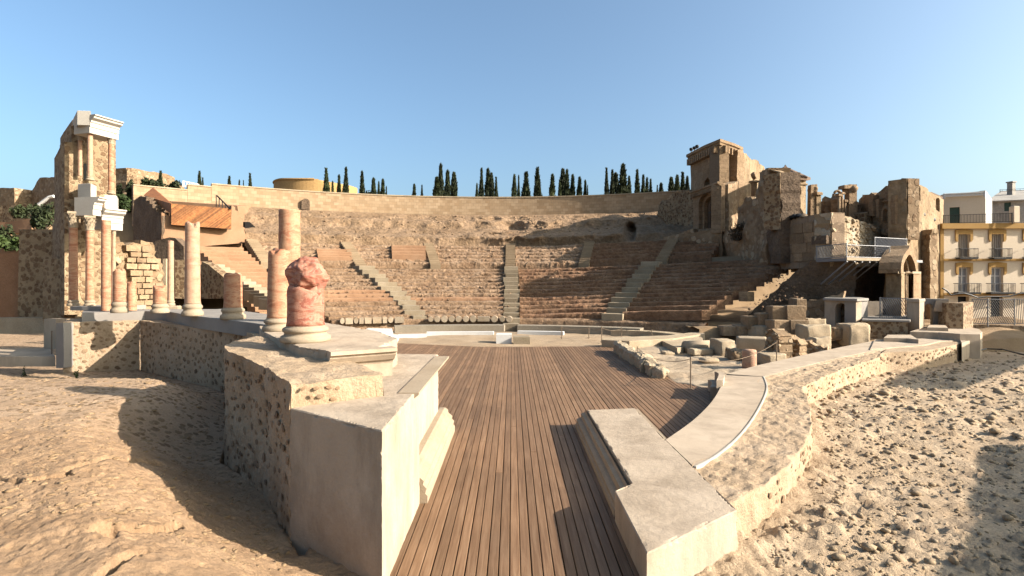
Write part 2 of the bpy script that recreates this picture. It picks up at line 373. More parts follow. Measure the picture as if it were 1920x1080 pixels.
MT['iron'] = plain('black_iron', (.03, .03, .032), .5, .5)
MT['leafd'] = None
# ================================================================== materials with grain
def wood_mat(name, cols, lo=.78, hi=1.18, axis=(9, .35, 9)):
    m, t, b = nodes(name); p = gpos(t); mp = N(t, 'ShaderNodeMapping'); mp.inputs['Scale'].default_value = axis; t.links.new(p, mp.inputs[0])
    c = ramp(t, noise(t, mp.outputs[0], 3, 8, .7, .6), alb(cols, .58)); c = tint(t, c, lo, hi)
    c = mul(t, c, ramp(t, noise(t, p, .7, 5, .6), [(.3, g3(.82)), (.7, g3(1.12))]))
    t.links.new(c, b.inputs['Base Color']); b.inputs['Roughness'].default_value = .62
    bump(t, b, noise(t, mp.outputs[0], 8, 6, .7), .3, .006); return m
MT['deck'] = wood_mat('weathered_deck_wood', [(.3, (.15, .087, .052)), (.5, (.24, .152, .096)), (.72, (.335, .23, .157))])
MT['clad'] = wood_mat('oiled_cladding_wood', [(.3, (.22, .085, .035)), (.55, (.36, .165, .075)), (.75, (.46, .24, .12))], .6, 1.35, (2, 2, 2))
def marble_mat(name, cols, sc=1.3):
    m, t, b = nodes(name); p = gpos(t); mp = N(t, 'ShaderNodeMapping'); mp.inputs['Scale'].default_value = (.9, .9, 3.2); mp.inputs['Rotation'].default_value = (.35, .25, 0); t.links.new(p, mp.inputs[0])
    r = N(t, 'ShaderNodeObjectInfo').outputs['Random']
    ad = N(t, 'ShaderNodeVectorMath', operation='ADD'); t.links.new(mp.outputs[0], ad.inputs[0]); cmb = N(t, 'ShaderNodeCombineXYZ'); t.links.new(math_(t, 'MULTIPLY', r, 40), cmb.inputs[2]); t.links.new(cmb.outputs[0], ad.inputs[1])
    c = ramp(t, noise(t, ad.outputs[0], sc, 9, .68, 1.2), alb([(p_, (c_[0] * 1.0, c_[1] * .93, c_[2] * .92)) for p_, c_ in cols], .45))
    c = mul(t, c, ramp(t, noise(t, p, 9, 6, .75), [(.3, g3(.82)), (.6, g3(1.08))]))
    t.links.new(c, b.inputs['Base Color']); b.inputs['Roughness'].default_value = .7
    bump(t, b, noise(t, p, 22, 8, .75), .45, .03); return m
MT['marble'] = marble_mat('pink_veined_marble', [(.3, (.40, .18, .115)), (.42, (.58, .335, .22)), (.5, (.68, .47, .32)), (.56, (.50, .24, .155)), (.64, (.64, .415, .28)), (.78, (.72, .55, .40))])
MT['marbler'] = marble_mat('red_veined_marble', [(.3, (.32, .12, .09)), (.42, (.50, .24, .17)), (.5, (.62, .39, .295)), (.56, (.40, .155, .115)), (.68, (.56, .31, .225)), (.8, (.68, .5, .39))], 2.0)
MT['marblep'] = marble_mat('pale_marble', [(.3, (.52, .335, .235)), (.5, (.66, .49, .355)), (.6, (.58, .365, .26)), (.75, (.70, .555, .42))], .9)

# ================================================================== ground
m, t, b = nodes('pebbled_floor'); p = gpos(t); sp = N(t, 'ShaderNodeSeparateXYZ'); t.links.new(p, sp.inputs[0])
w = N(t, 'ShaderNodeTexNoise'); w.inputs['Scale'].default_value = 9; w.inputs['Detail'].default_value = 3; t.links.new(p, w.inputs['Vector'])
ad = N(t, 'ShaderNodeVectorMath', operation='MULTIPLY_ADD'); t.links.new(w.outputs['Color'], ad.inputs[0]); ad.inputs[1].default_value = (.09, .09, .09); t.links.new(p, ad.inputs[2])
v = N(t, 'ShaderNodeTexVoronoi'); v.inputs['Scale'].default_value = 7.5; t.links.new(ad.outputs[0], v.inputs['Vector']); sz = N(t, 'ShaderNodeSeparateColor'); t.links.new(v.outputs['Color'], sz.inputs[0])
thr = math_(t, 'MULTIPLY_ADD', sz.outputs[0], .26); t.nodes[-1].inputs[2].default_value = .2
mask = ramp(t, math_(t, 'SUBTRACT', v.outputs['Distance'], thr), [(0, g3(1)), (.06, g3(0))])
yb = ramp(t, math_(t, 'ADD', math_(t, 'MULTIPLY', sp.outputs[1], .1), math_(t, 'MULTIPLY', noise(t, p, .9, 4, .6), .35)), [(.9, g3(0)), (1.0, g3(1))]); mask = math_(t, 'MULTIPLY', mask, yb)
mc = ramp(t, noise(t, p, .8, 8, .65, .3), alb([(.25, (.46, .325, .215)), (.5, (.575, .42, .29)), (.75, (.68, .515, .37))]))
mc = mixf(t, yb, mul(t, mc, ramp(t, noise(t, p, 2.2, 6, .7), [(.3, (.68, .62, .56)), (.7, (1.02, .98, .92))])), mc)
c = mixf(t, mask, mc, ramp(t, sz.outputs[1], alb([(0, (.25, .165, .1)), (.5, (.34, .24, .155)), (1, (.42, .31, .205))])))
c = mul(t, c, ramp(t, noise(t, p, 30, 6, .7), [(.3, g3(.78)), (.7, g3(1.12))])); t.links.new(c, b.inputs['Base Color']); b.inputs['Roughness'].default_value = .95
nn0 = bump(t, b, mask, .35, .02); nn0 = bump(t, b, noise(t, p, 14, 8, .7), .75, .05, nn0); bump(t, b, noise(t, p, 60, 5, .7), .5, .012, nn0)
MT['lfloor'] = m
base = mesh('ground', [(-900, -300, -.45), (900, -300, -.45), (900, 1500, -.45), (-900, 1500, -.45)], [(0, 1, 2, 3)], MT['sand'], kind='structure')
def geo(a, b, s0, g):                       # spacing that grows from s0
    r = [a]; s = s0; k = 1 if b > a else -1
    while (b - r[-1]) * k > 0: r.append(r[-1] + k * s); s *= g
    return np.array(r)
def seg_d(X, Y, pl):
    D = np.full(X.shape, 1e9); S = np.zeros(X.shape)
    for (x1, y1), (x2, y2) in zip(pl[:-1], pl[1:]):
        dx, dy = x2 - x1, y2 - y1; L = dx * dx + dy * dy; t = np.clip(((X - x1) * dx + (Y - y1) * dy) / L, 0, 1)
        d = np.hypot(X - x1 - t * dx, Y - y1 - t * dy); c = dx * (Y - y1) - dy * (X - x1); k = d < D; D = np.where(k, d, D); S = np.where(k, np.sign(c), S)
    return D, S
def lz(X, Y):                               # the trodden floor left of the stage wall, rising to the left
    sh = X.shape; p = np.stack([X.ravel(), Y.ravel(), np.zeros(X.size)], 1)
    z = .10 + .03 * np.clip(-X - 11.5, 0, 30) + .05 * np.clip(-X - 13, 0, 12)
    dw, _ = seg_d(X, Y, [(-1.2, 5.0)] + [tuple(q) for q in CWL]); u = np.clip((dw - .08) / 1.9, 0, 1); z += .86 * u * u * (3 - 2 * u) * np.clip((15.5 - Y) / 4.5, 0, 1)
    n = fbm(p, .6, 4, 3).reshape(sh) * .05
    near = np.clip((9.5 - Y) / 3.5, 0, 1)
    n += near * (fbm(p * [1, 1.3, 1], 2.2, 4, 9, .5).reshape(sh) * .03) + (fbm(p, 11, 4, 21, .7).reshape(sh)) * (.014 + .016 * near)
    lay = fbm(p * [.5, 1.6, 1], 2.6, 4, 33, .6).reshape(sh); n += near * np.clip(np.abs(lay * 5 % 1 - .5) - .38, 0, 1) * -.22
    for pts, dep, step in CRACKS:
        q = np.array(pts); wob = fbm(p, 4, 4, 55).reshape(sh) * .16
        D, S = seg_d(X + wob, Y + wob * .7, q)
        n -= dep * 2.2 * np.exp(-(D / (.022 + .03 * np.clip(fbm(p, 1.3, 2, 88).reshape(sh) + .5, 0, 1))) ** 4); n -= np.where(S > 0, 0, step * .12 * np.exp(-D / .5))
    return z + n
CWL = [(-2.5, 6.0), (-3.3, 7.15), (-4.05, 7.95), (-4.65, 8.5), (-4.95, 9.2), (-5.0, 10.0), (-5.4, 11.4), (-6.5, 13.05), (-8.3, 14.6), (-12.05, 17.3), (-13.7, 16.2)]
CRACKS = [([G(*q, .92)[:2] for q in ((-60, 905), (0, 903), (60, 908), (118, 897), (165, 872), (215, 852), (270, 830), (300, 815))], .16, .05),
          ([G(*q, .92)[:2] for q in ((205, 1005), (225, 980), (255, 978), (295, 962), (322, 945), (332, 920))], .2, .09),
          ([G(*q, .92)[:2] for q in ((210, 1075), (235, 1045), (270, 1028))], .16, .06), ([G(*q, .92)[:2] for q in ((470, 1000), (505, 985), (530, 992))], .12, .05)]
X, Y = np.meshgrid(np.concatenate([np.arange(-1.15, -2.8, -.04), np.arange(-2.8, -7, -.021), geo(-7, -48, .03, 1.016)]), np.concatenate([np.arange(3.3, 4.2, .04), np.arange(4.2, 8, .021), geo(8, 40, .03, 1.014)]))
A = np.stack([X, Y, lz(X, Y)], -1); _, SS = seg_d(X, Y, CWL); A[:, :, 2] = np.where((SS < 0) & (Y > 5.6) & (X < -2.2) | (X > -2.5) & (Y > 5.2 + (-1.24 - X) * .72), -.35, A[:, :, 2]); A[:, :, 2] = np.where((Y > 19.5) & (X > -13), -.35, A[:, :, 2])
grid('ground_left', A.transpose(1, 0, 2), MT['lfloor'], None, False, kind='structure')

RW_OUT = [(1.9, 4.9), (2.62, 6.12), (3.62, 7.25), (4.7, 8.55), (5.5, 9.9), (6.3, 11.4), (6.95, 12.7), (7.6, 14.2)]
def rz_(X, Y):
    sh = X.shape; p = np.stack([X.ravel(), Y.ravel(), np.zeros(X.size)], 1)
    z = -.14 + fbm(p, .5, 4, 5).reshape(sh) * .12 - .022 * np.clip(Y - 11, 0, 9)
    b = fbm(p, 2.4, 5, 13, .62).reshape(sh); z += b * .07
    c = fbm(p, 7, 4, 41, .66).reshape(sh); z += np.abs(c) * .07 + np.clip(c - .13, 0, 1) * .13 + fbm(p, 17, 3, 43).reshape(sh) * .022
    return z
X, Y = np.meshgrid(geo(1.31, 55, .036, 1.0075), geo(2.4, 34, .036, 1.0075))
Z = rz_(X, Y); lim = np.interp(Y, [0, 4.9, 6.12, 7.25, 8.55, 9.9, 11.4, 12.7, 14.2, 16, 20, 40], [1.2, 1.32, 2.3, 3.3, 4.4, 5.2, 6.0, 6.6, 7.2, 8.2, 12, 20])
Z = np.where(X < lim, -.42, Z); Z = np.where(Y > 25.5 + .0 * X, np.minimum(Z, -.1), Z)
grid('ground_right', np.stack([X, Y, Z], -1).transpose(1, 0, 2), MT['sandr'], None, False, kind='structure')

# a handful of stone shapes shared by all loose and embedded stones
def stone_mesh(name, mat, seed, flat=1.0, n=2):
    import bmesh
    bm = bmesh.new(); bmesh.ops.create_icosphere(bm, subdivisions=n, radius=1); r = np.random.default_rng(seed)
    V = np.array([v.co[:] for v in bm.verts]); V = V * (1 + .45 * fbm(V, 1.1, 3, seed)[:, None])
    for k in range(5):                      # flats
        d = r.normal(size=3); d /= np.linalg.norm(d); e = V @ d; V -= np.clip(e - .62 - .2 * r.random(), 0, None)[:, None] * d
    V[:, 2] *= flat
    for v, c in zip(bm.verts, V): v.co = c
    me = bpy.data.meshes.new(name); bm.to_mesh(me); bm.free(); me.materials.append(mat)
    return me
PEB = [stone_mesh('embedded_stone', MT['peb'], 30 + i, .6, 1) for i in range(6)]
STN = [np.array([v.co[:] for v in stone_mesh('t', MT['peb'], 60 + i, .75, 1).vertices]) for i in range(5)]
STF = [[tuple(p.vertices) for p in m.polygons] for m in PEB[:1]][0]
def scatter(name, pts, sizes, mat, label=None, cat='rubble', rots=None, flat=(1, 1), parent=None, smooth=False, ell=(.6, 1.0)):
    k = len(STN[0]); V = np.zeros((len(pts) * k, 3)); Fs = np.array(STF); FF = np.zeros((len(pts) * len(Fs), 3), np.int64); r = np.random.default_rng(len(pts))
    for i, (p, s) in enumerate(zip(pts, sizes)):
        a = r.random() * 6.283; c, q = math.cos(a), math.sin(a); M = STN[i % 5] * [1, r.uniform(*ell), r.uniform(*flat)]
        if rots is None: M = M @ np.array([[c, q, 0], [-q, c, 0], [0, 0, 1]])
        else:
            M = M @ np.array([[c, q, 0], [-q, c, 0], [0, 0, 1]]); M = M @ rots[i]
        V[i * k:(i + 1) * k] = M * s + p; FF[i * len(Fs):(i + 1) * len(Fs)] = Fs + i * k
    o = mesh(name, V, FF, mat, parent, smooth, kind='stuff')
    if parent is None: tags(o, label, cat)
    return o
r = np.random.default_rng(5)
n = 17000; Yr = 3.4 * (30 / 3.4) ** r.random(n); Xr = 1.4 + (Yr * 1.02 + 2) * r.random(n); lim = np.interp(Yr, [0, 4.9, 6.12, 7.25, 8.55, 9.9, 11.4, 12.7, 14.2, 16, 20, 40], [2.2, 2.3, 2.8, 3.8, 4.9, 5.7, 6.5, 7.1, 7.8, 9, 14.5, 22])
ok = (Xr > lim + .15) & (Yr < 25); Xr, Yr = Xr[ok], Yr[ok]
sz = np.clip(.010 + .019 * r.exponential(1, len(Xr)), 0, .12) * np.clip(Yr / 9, .8, 1.5)
MT['rocks'] = stone('loose_limestone', [(.25, (.38, .28, .18)), (.5, (.50, .39, .27)), (.75, (.62, .51, .38))], 1.8, 18, .6, fine=15)
scatter('rubble', np.stack([Xr, Yr, rz_(Xr, Yr) + sz * .08], 1), sz, MT['rocks'], 'loose pale rubble strewn over the rough ground right of the curved wall', 'rubble', flat=(.5, .9), smooth=False)
n = 5200; Yr = 4.6 * (17.5 / 4.6) ** r.random(n); Xr = -2.2 - (Yr * .98) * r.random(n) * 1.05
ok = (seg_d(Xr, Yr, CWL)[1] > 0) & (seg_d(Xr, Yr, CWL)[0] > .1); Xr, Yr = Xr[ok], Yr[ok]
sz = np.clip(.018 + .022 * r.exponential(1, len(Xr)), 0, .085) * np.clip(Yr / 9, .8, 1.4)
MT['peb2'] = stone('floor_pebble', [(.25, (.30, .2, .12)), (.5, (.40, .285, .18)), (.75, (.5, .37, .245))], 6.5, 25, .5, fine=30)
scatter('embedded_pebbles', np.stack([Xr, Yr, lz(Xr, Yr) - sz * .05], 1), sz, MT['peb2'], 'flat brown stones set in the trodden floor at left', 'stones', flat=(.22, .34), ell=(.45, .8))

# ================================================================== stage floor of boards
deck = tags(mesh('stage_floor', [(-7.2, 1.6, -.16), (5.7, 1.6, -.16), (5.7, 26, -.16), (-7.2, 26, -.16)], [(0, 1, 2, 3)], plain('deck_shadow_gap', (.02, .015, .012), .9)), kind='structure')
pitch, gap = .115, .012; x = -7.15; k = 0
def far_end(x): return 24.0 + (1.9 * ((-1.5 - x) / 5.6) if x < -1.5 else .15 * max(0, x) / 4.6)
while x < 5.95:
    y1 = far_end(x)
    if x > 4.72: y1 = 15.6 - (x - 4.72) * .95
    y0 = 1.9
    if x < -1.26: y0 = 5.3 + (-1.24 - x) * .72
    if x < -2.3: y0 = 7.6 + (-2.3 - x) * 1.2
    if x > 1.28: y0 = 5.6 + (x - 1.28)
    if x > 2.4: y0 = 8.6 + (x - 2.4) * 1.0
    h = rng.normal() * .0015
    cut_ = [y0] + ([y0 + (y1 - y0) * (.25 + .5 * ((k * 0.618) % 1))] if y1 - y0 > 6 else []) + [y1]     # boards butt end to end
    for p_, q_ in zip(cut_[:-1], cut_[1:]):
        jx = rng.normal() * .0012; MB().prism([(x + jx, p_ + .003), (x + jx + pitch - gap, p_ + .003), (x + jx + pitch - gap, q_ - .003), (x + jx, q_ - .003)], -.03 + h, h + rng.normal() * .001, .004).build('board', MT['deck'], deck)
    x += pitch; k += 1

# ================================================================== left of the axis: concrete pier, curved rubble wall, plinth
blk = thing('concrete_pier', (-1.9, 7.6, 0), 'tall grey concrete pier left of the board walk, with white moulded base strip', 'pier')
MB().prism([(-2.5, 6.0), (-1.24, 5.09), (-1.24, 7.15), (-1.43, 7.15), (-1.43, 10.35), (-2.36, 10.45)], -.3, 1.56, .012).build('body', MT['concr'], blk); roughen(blk.children[-1], .05, .005, 9, .02)
def strip(name, x0, y0, y1, prof, mat, parent, sgn=1):
    m = MB(); n = len(prof); m.hexa([(x0 + sgn * o, y0, z) for o, z in prof], [(x0 + sgn * o, y1, z) for o, z in prof]); return m.build(name, mat, parent)
strip('base_moulding', -1.435, 7.16, 10.6, [(0, 0), (.30, 0), (.30, .10), (.27, .13), (.285, .2), (.24, .25), (.25, .3), (.17, .37), (.16, .43), (.1, .47), (0, .47)], MT['wst'], blk)
strip('cornice_strip', -1.44, 6.75, 10.0, [(0, 1.47), (.19, 1.49), (.26, 1.545), (.26, 1.575), (0, 1.575)], MT['wst'], blk)

CW = [(-2.5, 6.0), (-2.92, 6.6), (-3.3, 7.1), (-3.7, 7.55), (-4.1, 7.97), (-4.45, 8.35), (-4.72, 8.75), (-4.88, 9.15), (-4.95, 9.6), (-4.93, 10.1)]
cwall = thing('curved_rubble_wall', (-4.2, 8.6, 0), 'curved rubble concrete wall behind the grey pier, its face in shadow', 'wall')
def inner(path, o):
    r = []
    for i, p in enumerate(path):
        a, b = Vector(path[max(i - 1, 0)]), Vector(path[min(i + 1, len(path) - 1)]); t = (b - a).normalized(); r.append((p[0] + t.y * o, p[1] - t.x * o))
    return r
sweep('body', CW, [(0, -.3), (0, 1.80), (-1.1, 1.80), (-1.1, -.3)], MT['mortar'], cwall, d=.06, amp=.026, fq=5, dp=.06, seed=8, smooth=False, zf=lambda pa: np.interp(np.arange(len(pa)) / len(pa), [0, .4, 1], [0.02, .06, .13]))
sweep('pocket_wall', [(-4.75, 9.9), (-5.0, 10.5), (-5.5, 11.5), (-6.6, 13.1)], [(0, -.3), (0, 1.78), (-1.1, 1.78), (-1.1, -.3)], MT['mortar'], cwall, d=.12, amp=.02, fq=4, dp=.12)
def wall_stones(parent, path, z0, z1, n, side=1, size=(.035, .085), seed=1, lean=0, proud=.2):
    pa = resample([tuple(p)[:2] for p in path], .05, False); t = np.gradient(pa, axis=0); t /= np.linalg.norm(t, axis=1)[:, None]; r = np.random.default_rng(seed); done = []
    for k in range(n * 6):
        if len(done) >= n: break
        i = r.integers(2, len(pa) - 2); z = z0 + (z1 - z0) * r.random(); s = size[0] + (size[1] - size[0]) * r.random() ** 1.6
        q = (pa[i][0], pa[i][1], z)
        if any((q[0] - d[0]) ** 2 + (q[1] - d[1]) ** 2 + (q[2] - d[2]) ** 2 < (1.15 * (s + d[3])) ** 2 for d in done): continue
        done.append((*q, s)); nx, ny = (-t[i][1] * side, t[i][0] * side)
        rot = Matrix(((t[i][0], 0, nx), (t[i][1], 0, ny), (0, 1, 0))) @ Matrix.Rotation(r.uniform(-.7, .7), 3, 'Z')
        e = rot.to_euler()
        share(PEB[r.integers(6)], 'embedded_stone', parent, (q[0] + nx * s * proud * .2, q[1] + ny * s * proud * .2, z), e, (s * 1.2, s * r.uniform(.6, .95), s * .3))
wall_stones(cwall, CW, .1, 1.78, 240, 1, (.03, .08), 4, proud=.5)
wall_stones(cwall, [(-2.44, 5.97), (-1.95, 6.4)], 1.6, 1.78, 7, -1, (.03, .06), 5)

LW = [(-6.4, 12.95), (-8.3, 14.5), (-10.2, 15.9), (-12.05, 17.3)]
lwall = thing('angled_rubble_wall', (-9.3, 14.7, 0), 'long rubble concrete wall running back below the row of column stumps, half in shadow', 'wall')
sweep('body', LW, [(0, -.3), (0, 1.68), (-1.6, 1.72), (-1.6, -.3)], MT['mortar'], lwall, d=.12, amp=.02, fq=4, dp=.12)
wall_stones(lwall, LW, .15, 1.62, 270, 1, (.055, .125), 6)
EW = [(-12.1, 17.32), (-12.85, 16.78), (-13.64, 16.2)]
ewall = thing('sunlit_rubble_wall', (-13.6, 17.6, 0), 'sunlit rubble concrete wall end below the two tall capital columns', 'wall')
sweep('body', EW, [(0, -.3), (0, 1.70), (-1.6, 1.72), (-1.6, -.3)], MT['mortar'], ewall, d=.12, amp=.02, fq=4, dp=.12)
wall_stones(ewall, EW, .2, 1.64, 190, 1, (.045, .1), 7)

# plinth that carries the columns: a curved slab with moulded nosing and straight lengths behind it
pl = thing('column_plinth', (-3.4, 9.0, 1.7), 'grey concrete plinth slab with moulded nosing under the red marble column', 'plinth')
pc = [(-2.62, 7.55), (-3.2, 8.0), (-3.85, 8.85), (-4.4, 9.7), (-5.0, 10.6), (-5.5, 11.6)]
outer = [(-1.98, 7.95), (-1.95, 9.1), (-2.6, 10.4), (-3.6, 11.6), (-4.4, 12.6)]
MB().prism(pc + outer[::-1], 1.5, 2.0, .012).build('slab', MT['conc'], pl); roughen(pl.children[-1], .09, .006, 7, .02)
t0, t1 = Vector(pc[0]), Vector(outer[0]); dv = (t1 - t0).normalized(); nn = Vector((dv.y, -dv.x))
prof = [(0, 1.55), (.03, 1.76), (.05, 1.80), (.10, 1.82), (.17, 1.90), (.18, 1.93), (.23, 1.95), (.23, 2.003), (0, 2.003)]
MB().hexa([(t0.x + nn.x * o, t0.y + nn.y * o, z) for o, z in prof], [(t1.x + dv.x * .2 + nn.x * o, t1.y + dv.y * .2 + nn.y * o, z) for o, z in prof]).build('nosing', MT['conc'], pl); roughen(pl.children[-1], .06, .006, 9, .02)
pl2 = thing('straight_plinth', (-8.6, 14.5, 1.7), 'long low grey plinth under the cream and pink column stumps', 'plinth')
MB().prism([(-5.3, 11.75), (-7.0, 13.3), (-9.1, 15.1), (-11.0, 17.0), (-10.0, 18.6), (-4.6, 13.0)], 1.66, 2.0, .012).build('slab', MT['grey'], pl2)
pl3 = thing('end_plinth', (-13.0, 17.9, 1.7), 'pale stepped plinth under the tall standing columns at far left', 'plinth')
MB().prism([(-11.05, 17.1), (-12.05, 17.5), (-13.4, 16.62), (-14.9, 18.6), (-10.1, 18.7)], 1.68, 1.98).build('slab', MT['grey'], pl3)
MB().prism([(-13.55, 17.65), (-14.75, 17.8), (-14.9, 18.9), (-12.9, 18.8)], 1.985, 2.12, .012).build('upper_slab', MT['grey'], pl3)

# ================================================================== columns
def column(name, xp, Y, wpx, z0, ytop, label, mat='marble', base=True, cap=False, capz=None, brk=.06, group=None, seed=0, taper=.9, bh=.24, bw=1.36, block=None, tilt=0):
    th = math.atan(abs(xp - CX) / F); rad = wpx * Y / F * math.cos(th) / 2; c = P(xp, HZ, Y); top = CZ + (HZ - ytop) / F * Y
    o = thing(name, (c.x, c.y, z0), label, 'column', group); z = z0; b = rad * bw
    if base:
        k = rad * .95 if bh is None else bh
        MB().lathe((c.x, c.y, z), [(b, 0), (b * 1.02, k * .1), (b * 1.02, k * .24), (b * .97, k * .36), (b * .86, k * .42), (b * .83, k * .55), (b * .88, k * .62), (b * .92, k * .66), (b * .92, k * .8), (b * .86, k * .88), (rad * 1.06, k * .92), (rad * 1.05, k)], 40).build('base', MT['wst'], o, True)
        z += k
    ct = top
    if cap: ct = top - (capz or rad * 2.3)
    nz = max(8, int((ct - z) / (rad * .18))); nA = 36; V = np.zeros((nz + 2, nA, 3)); a = np.linspace(0, 2 * math.pi, nA, endpoint=False)
    for i in range(nz + 1):
        u = i / nz; rr = rad * (1 - (1 - taper) * u) * (1 + (.04 if i == 0 else 0)); V[i, :, 0] = c.x + rr * np.cos(a); V[i, :, 1] = c.y + rr * np.sin(a); V[i, :, 2] = z + (ct - z) * u
    V[nz + 1] = V[nz]; V[nz + 1, :, :2] = np.array([c.x, c.y]) + (V[nz, :, :2] - [c.x, c.y]) * .55
    f = V.reshape(-1, 3); nrm = (f - [c.x, c.y, 0]); nrm[:, 2] = 0; nrm /= rad
    f[:, :2] += nrm[:, :2] * (fbm(f, 2.2 / max(rad, .1) * .4, 4, seed + 3) * rad * .045)[:, None]
    if brk and not cap:
        jag = fbm(np.stack([np.cos(a) * 1.3, np.sin(a) * 1.3, a * 0 + seed], 1), 1.2, 3, seed) * brk * 2
        V = f.reshape(nz + 2, nA, 3)
        for q, w in ((nz - 3, .25), (nz - 2, .5), (nz - 1, .8), (nz, 1.0), (nz + 1, .9)): V[q, :, 2] += (jag - abs(brk) * .4) * w
        V[nz, :, :2] = [c.x, c.y] + (V[nz, :, :2] - [c.x, c.y]) * .95
    else: V = f.reshape(nz + 2, nA, 3)
    i = np.arange((nz + 2) * nA).reshape(nz + 2, nA); Fs = [tuple(q) for q in np.stack([i[:-1], np.roll(i, -1, 1)[:-1], np.roll(i, -1, 1)[1:], i[1:]], -1).reshape(-1, 4)]
    Fs.append(tuple(i[-1])); Fs.append(tuple(i[0][::-1]))
    mesh('shaft', V.reshape(-1, 3), Fs, MT[mat], o, True)
    if cap: capital(o, c, rad * taper, ct, top)
    return o
def capital(o, c, r, z0, z1):
    h = z1 - z0; m = MB(); m.lathe((c.x, c.y, z0), [(r * 1.05, 0), (r * 1.12, h * .04), (r * 1.12, h * .1), (r, h * .12), (r * 1.03, h * .4), (r * 1.16, h * .7), (r * 1.34, h * .86)], 24)
    m.build('bell', MT['wst'], o, True); lf = MB()
    for row, (zz, n, off, hh, ex) in enumerate(((.1, 8, 0, .34, .28), (.3, 8, .39, .38, .34), (.56, 8, 0, .3, .42))):
        for k in range(n):
            a = 2 * math.pi * k / n + off; u = Vector((math.cos(a), math.sin(a), 0)); t = Vector((-u.y, u.x, 0)); b = Vector((c.x, c.y, z0 + h * zz)); w = r * .36
            R0 = r * (1.02 + .1 * row)
            p = [(R0, 0, w), (R0 * 1.08, hh * .55, w * .95), (R0 * 1.12 + r * ex * .55, hh * .92, w * .7), (R0 * 1.1 + r * ex, hh * .86, w * .35), (R0 * 1.08 + r * ex * .9, hh * .7, w * .15)]
            vs = []
            for R, zh, ww in p:
                q = b + u * R + Vector((0, 0, zh * h)); vs += [q - t * ww, q + u * r * .08, q + t * ww]
            fs = []
            for i in range(4):
                for j in range(2): fs.append((i * 3 + j, i * 3 + j + 1, i * 3 + j + 4, i * 3 + j + 3))
            lf.add(vs, fs)
    lf.build('acanthus_leaves', MT['wst'], o, False)
    MB().box((c.x, c.y, z1 - h * .07), (r * 2.75, r * 2.75, h * .14), math.radians(40), .01).build('abacus', MT['wst'], o)
c1 = column('column_stump', 573, 8.75, 70, 2.0, 536, 'nearest thick red marble column stump on moulded base, broken lump on top', 'marbler', bh=.26, brk=.09, seed=2, taper=.99)
cc = P(573, 525, 8.75)
def lump(name, c, r, sc, mat, seed, parent=None, amp=.35, n=4, cut=.68, **k):
    import bmesh
    bm = bmesh.new(); bmesh.ops.create_icosphere(bm, subdivisions=n, radius=1); V = np.array([v.co[:] for v in bm.verts]); Fs = [tuple(v.index for v in f.verts) for f in bm.faces]; bm.free()
    rr = np.random.default_rng(seed)
    for q in range(6):
        d = rr.normal(size=3); d /= np.linalg.norm(d); e = V @ d; V -= np.clip(e - cut, 0, None)[:, None] * d
    V = V * (1 + amp * fbm(V, 1.2, 4, seed)[:, None] + .07 * fbm(V, 6, 3, seed + 5)[:, None])
    return mesh(name, V * np.array(sc) * r + np.array(c), Fs, mat, parent, True, **k)
lump('broken_drum', (cc.x + .02, cc.y, 2.0 + 1.08), .31, (1.06, 1.0, .92), MT['marbler'], 12, c1, .34, 5, .8)
lump('neck_piece', (cc.x + .1, cc.y + .03, 2.0 + .88), .28, (.85, .9, .9), MT['marbler'], 17, c1, .25, 4)
column('column_stump', 524, 10.6, 47, 2.0, 469, 'red veined column stump on round base just behind the nearest stump', 'marble', bh=.25, brk=.05, seed=4)
column('column', 543, 13.0, 42, 2.0, 394, 'broad tall column rising behind two red stumps, dark top half and pale lower half', 'marble', base=True, brk=.0, seed=6, taper=.97)
column('column_stump', 437, 13.7, 36, 2.0, 513, 'short pink column stump with moulded base, between the tall cream column and red stumps', 'marble', bh=.3, brk=.05, seed=7, taper=.96)
column('column', 361, 14.9, 31, 2.0, 419, 'tall cream broken column with eroded top, alone on the plinth', 'marblep', bh=.34, brk=.12, seed=8)
column('column', 320, 19.5, 13, 2.06, 452, 'slender pale column on square stone block behind the plinth', 'marblep', bh=.2, brk=.03, seed=9, taper=.92)
o = thing('stone_block', (*P(326, 525, 19.3)[:2], 1.6), 'square weathered stone block under the slender pale column', 'stone block')
MB().box((*P(322, 525, 19.4)[:2], 1.85), (.5, .5, .42), .3, .03).build('body', MT['wst'], o)
column('column_stump', 300, 16.2, 27, 2.0, 536, 'low pink column stump with worn base, left of the tall cream column', 'marble', bh=.28, brk=.06, seed=10, taper=.97)
column('column_stump', 224, 16.3, 26, 2.0, 504, 'squat marble column stump with red crown and full moulded base', 'marble', bh=.34, brk=.06, seed=11, taper=.97)
column('column_stump', 247, 17.4, 20, 2.0, 528, 'small pink stump without base, half hidden behind the red-crowned stump', 'marble', base=False, brk=.05, seed=12)
column('column', 199, 17.3, 20, 2.0, 413, 'tall baseless pink column standing in front of the white entablature', 'marble', base=False, brk=.02, seed=13, taper=.95)
column('column', 168.5, 18.0, 17.5, 2.12, 405, 'second capital column from the left, carrying the white entablature', 'marble', cap=True, bh=.2, seed=14, capz=.5)
column('column', 137.5, 18.2, 18.5, 2.12, 397, 'leftmost capital column of the standing colonnade', 'marble', cap=True, bh=.2, seed=15, capz=.55)
column('column', 213, 19.3, 9, 2.0, 416, 'thin capital column half hidden behind the tall baseless column', 'marblep', cap=True, bh=.15, seed=16, capz=.45)

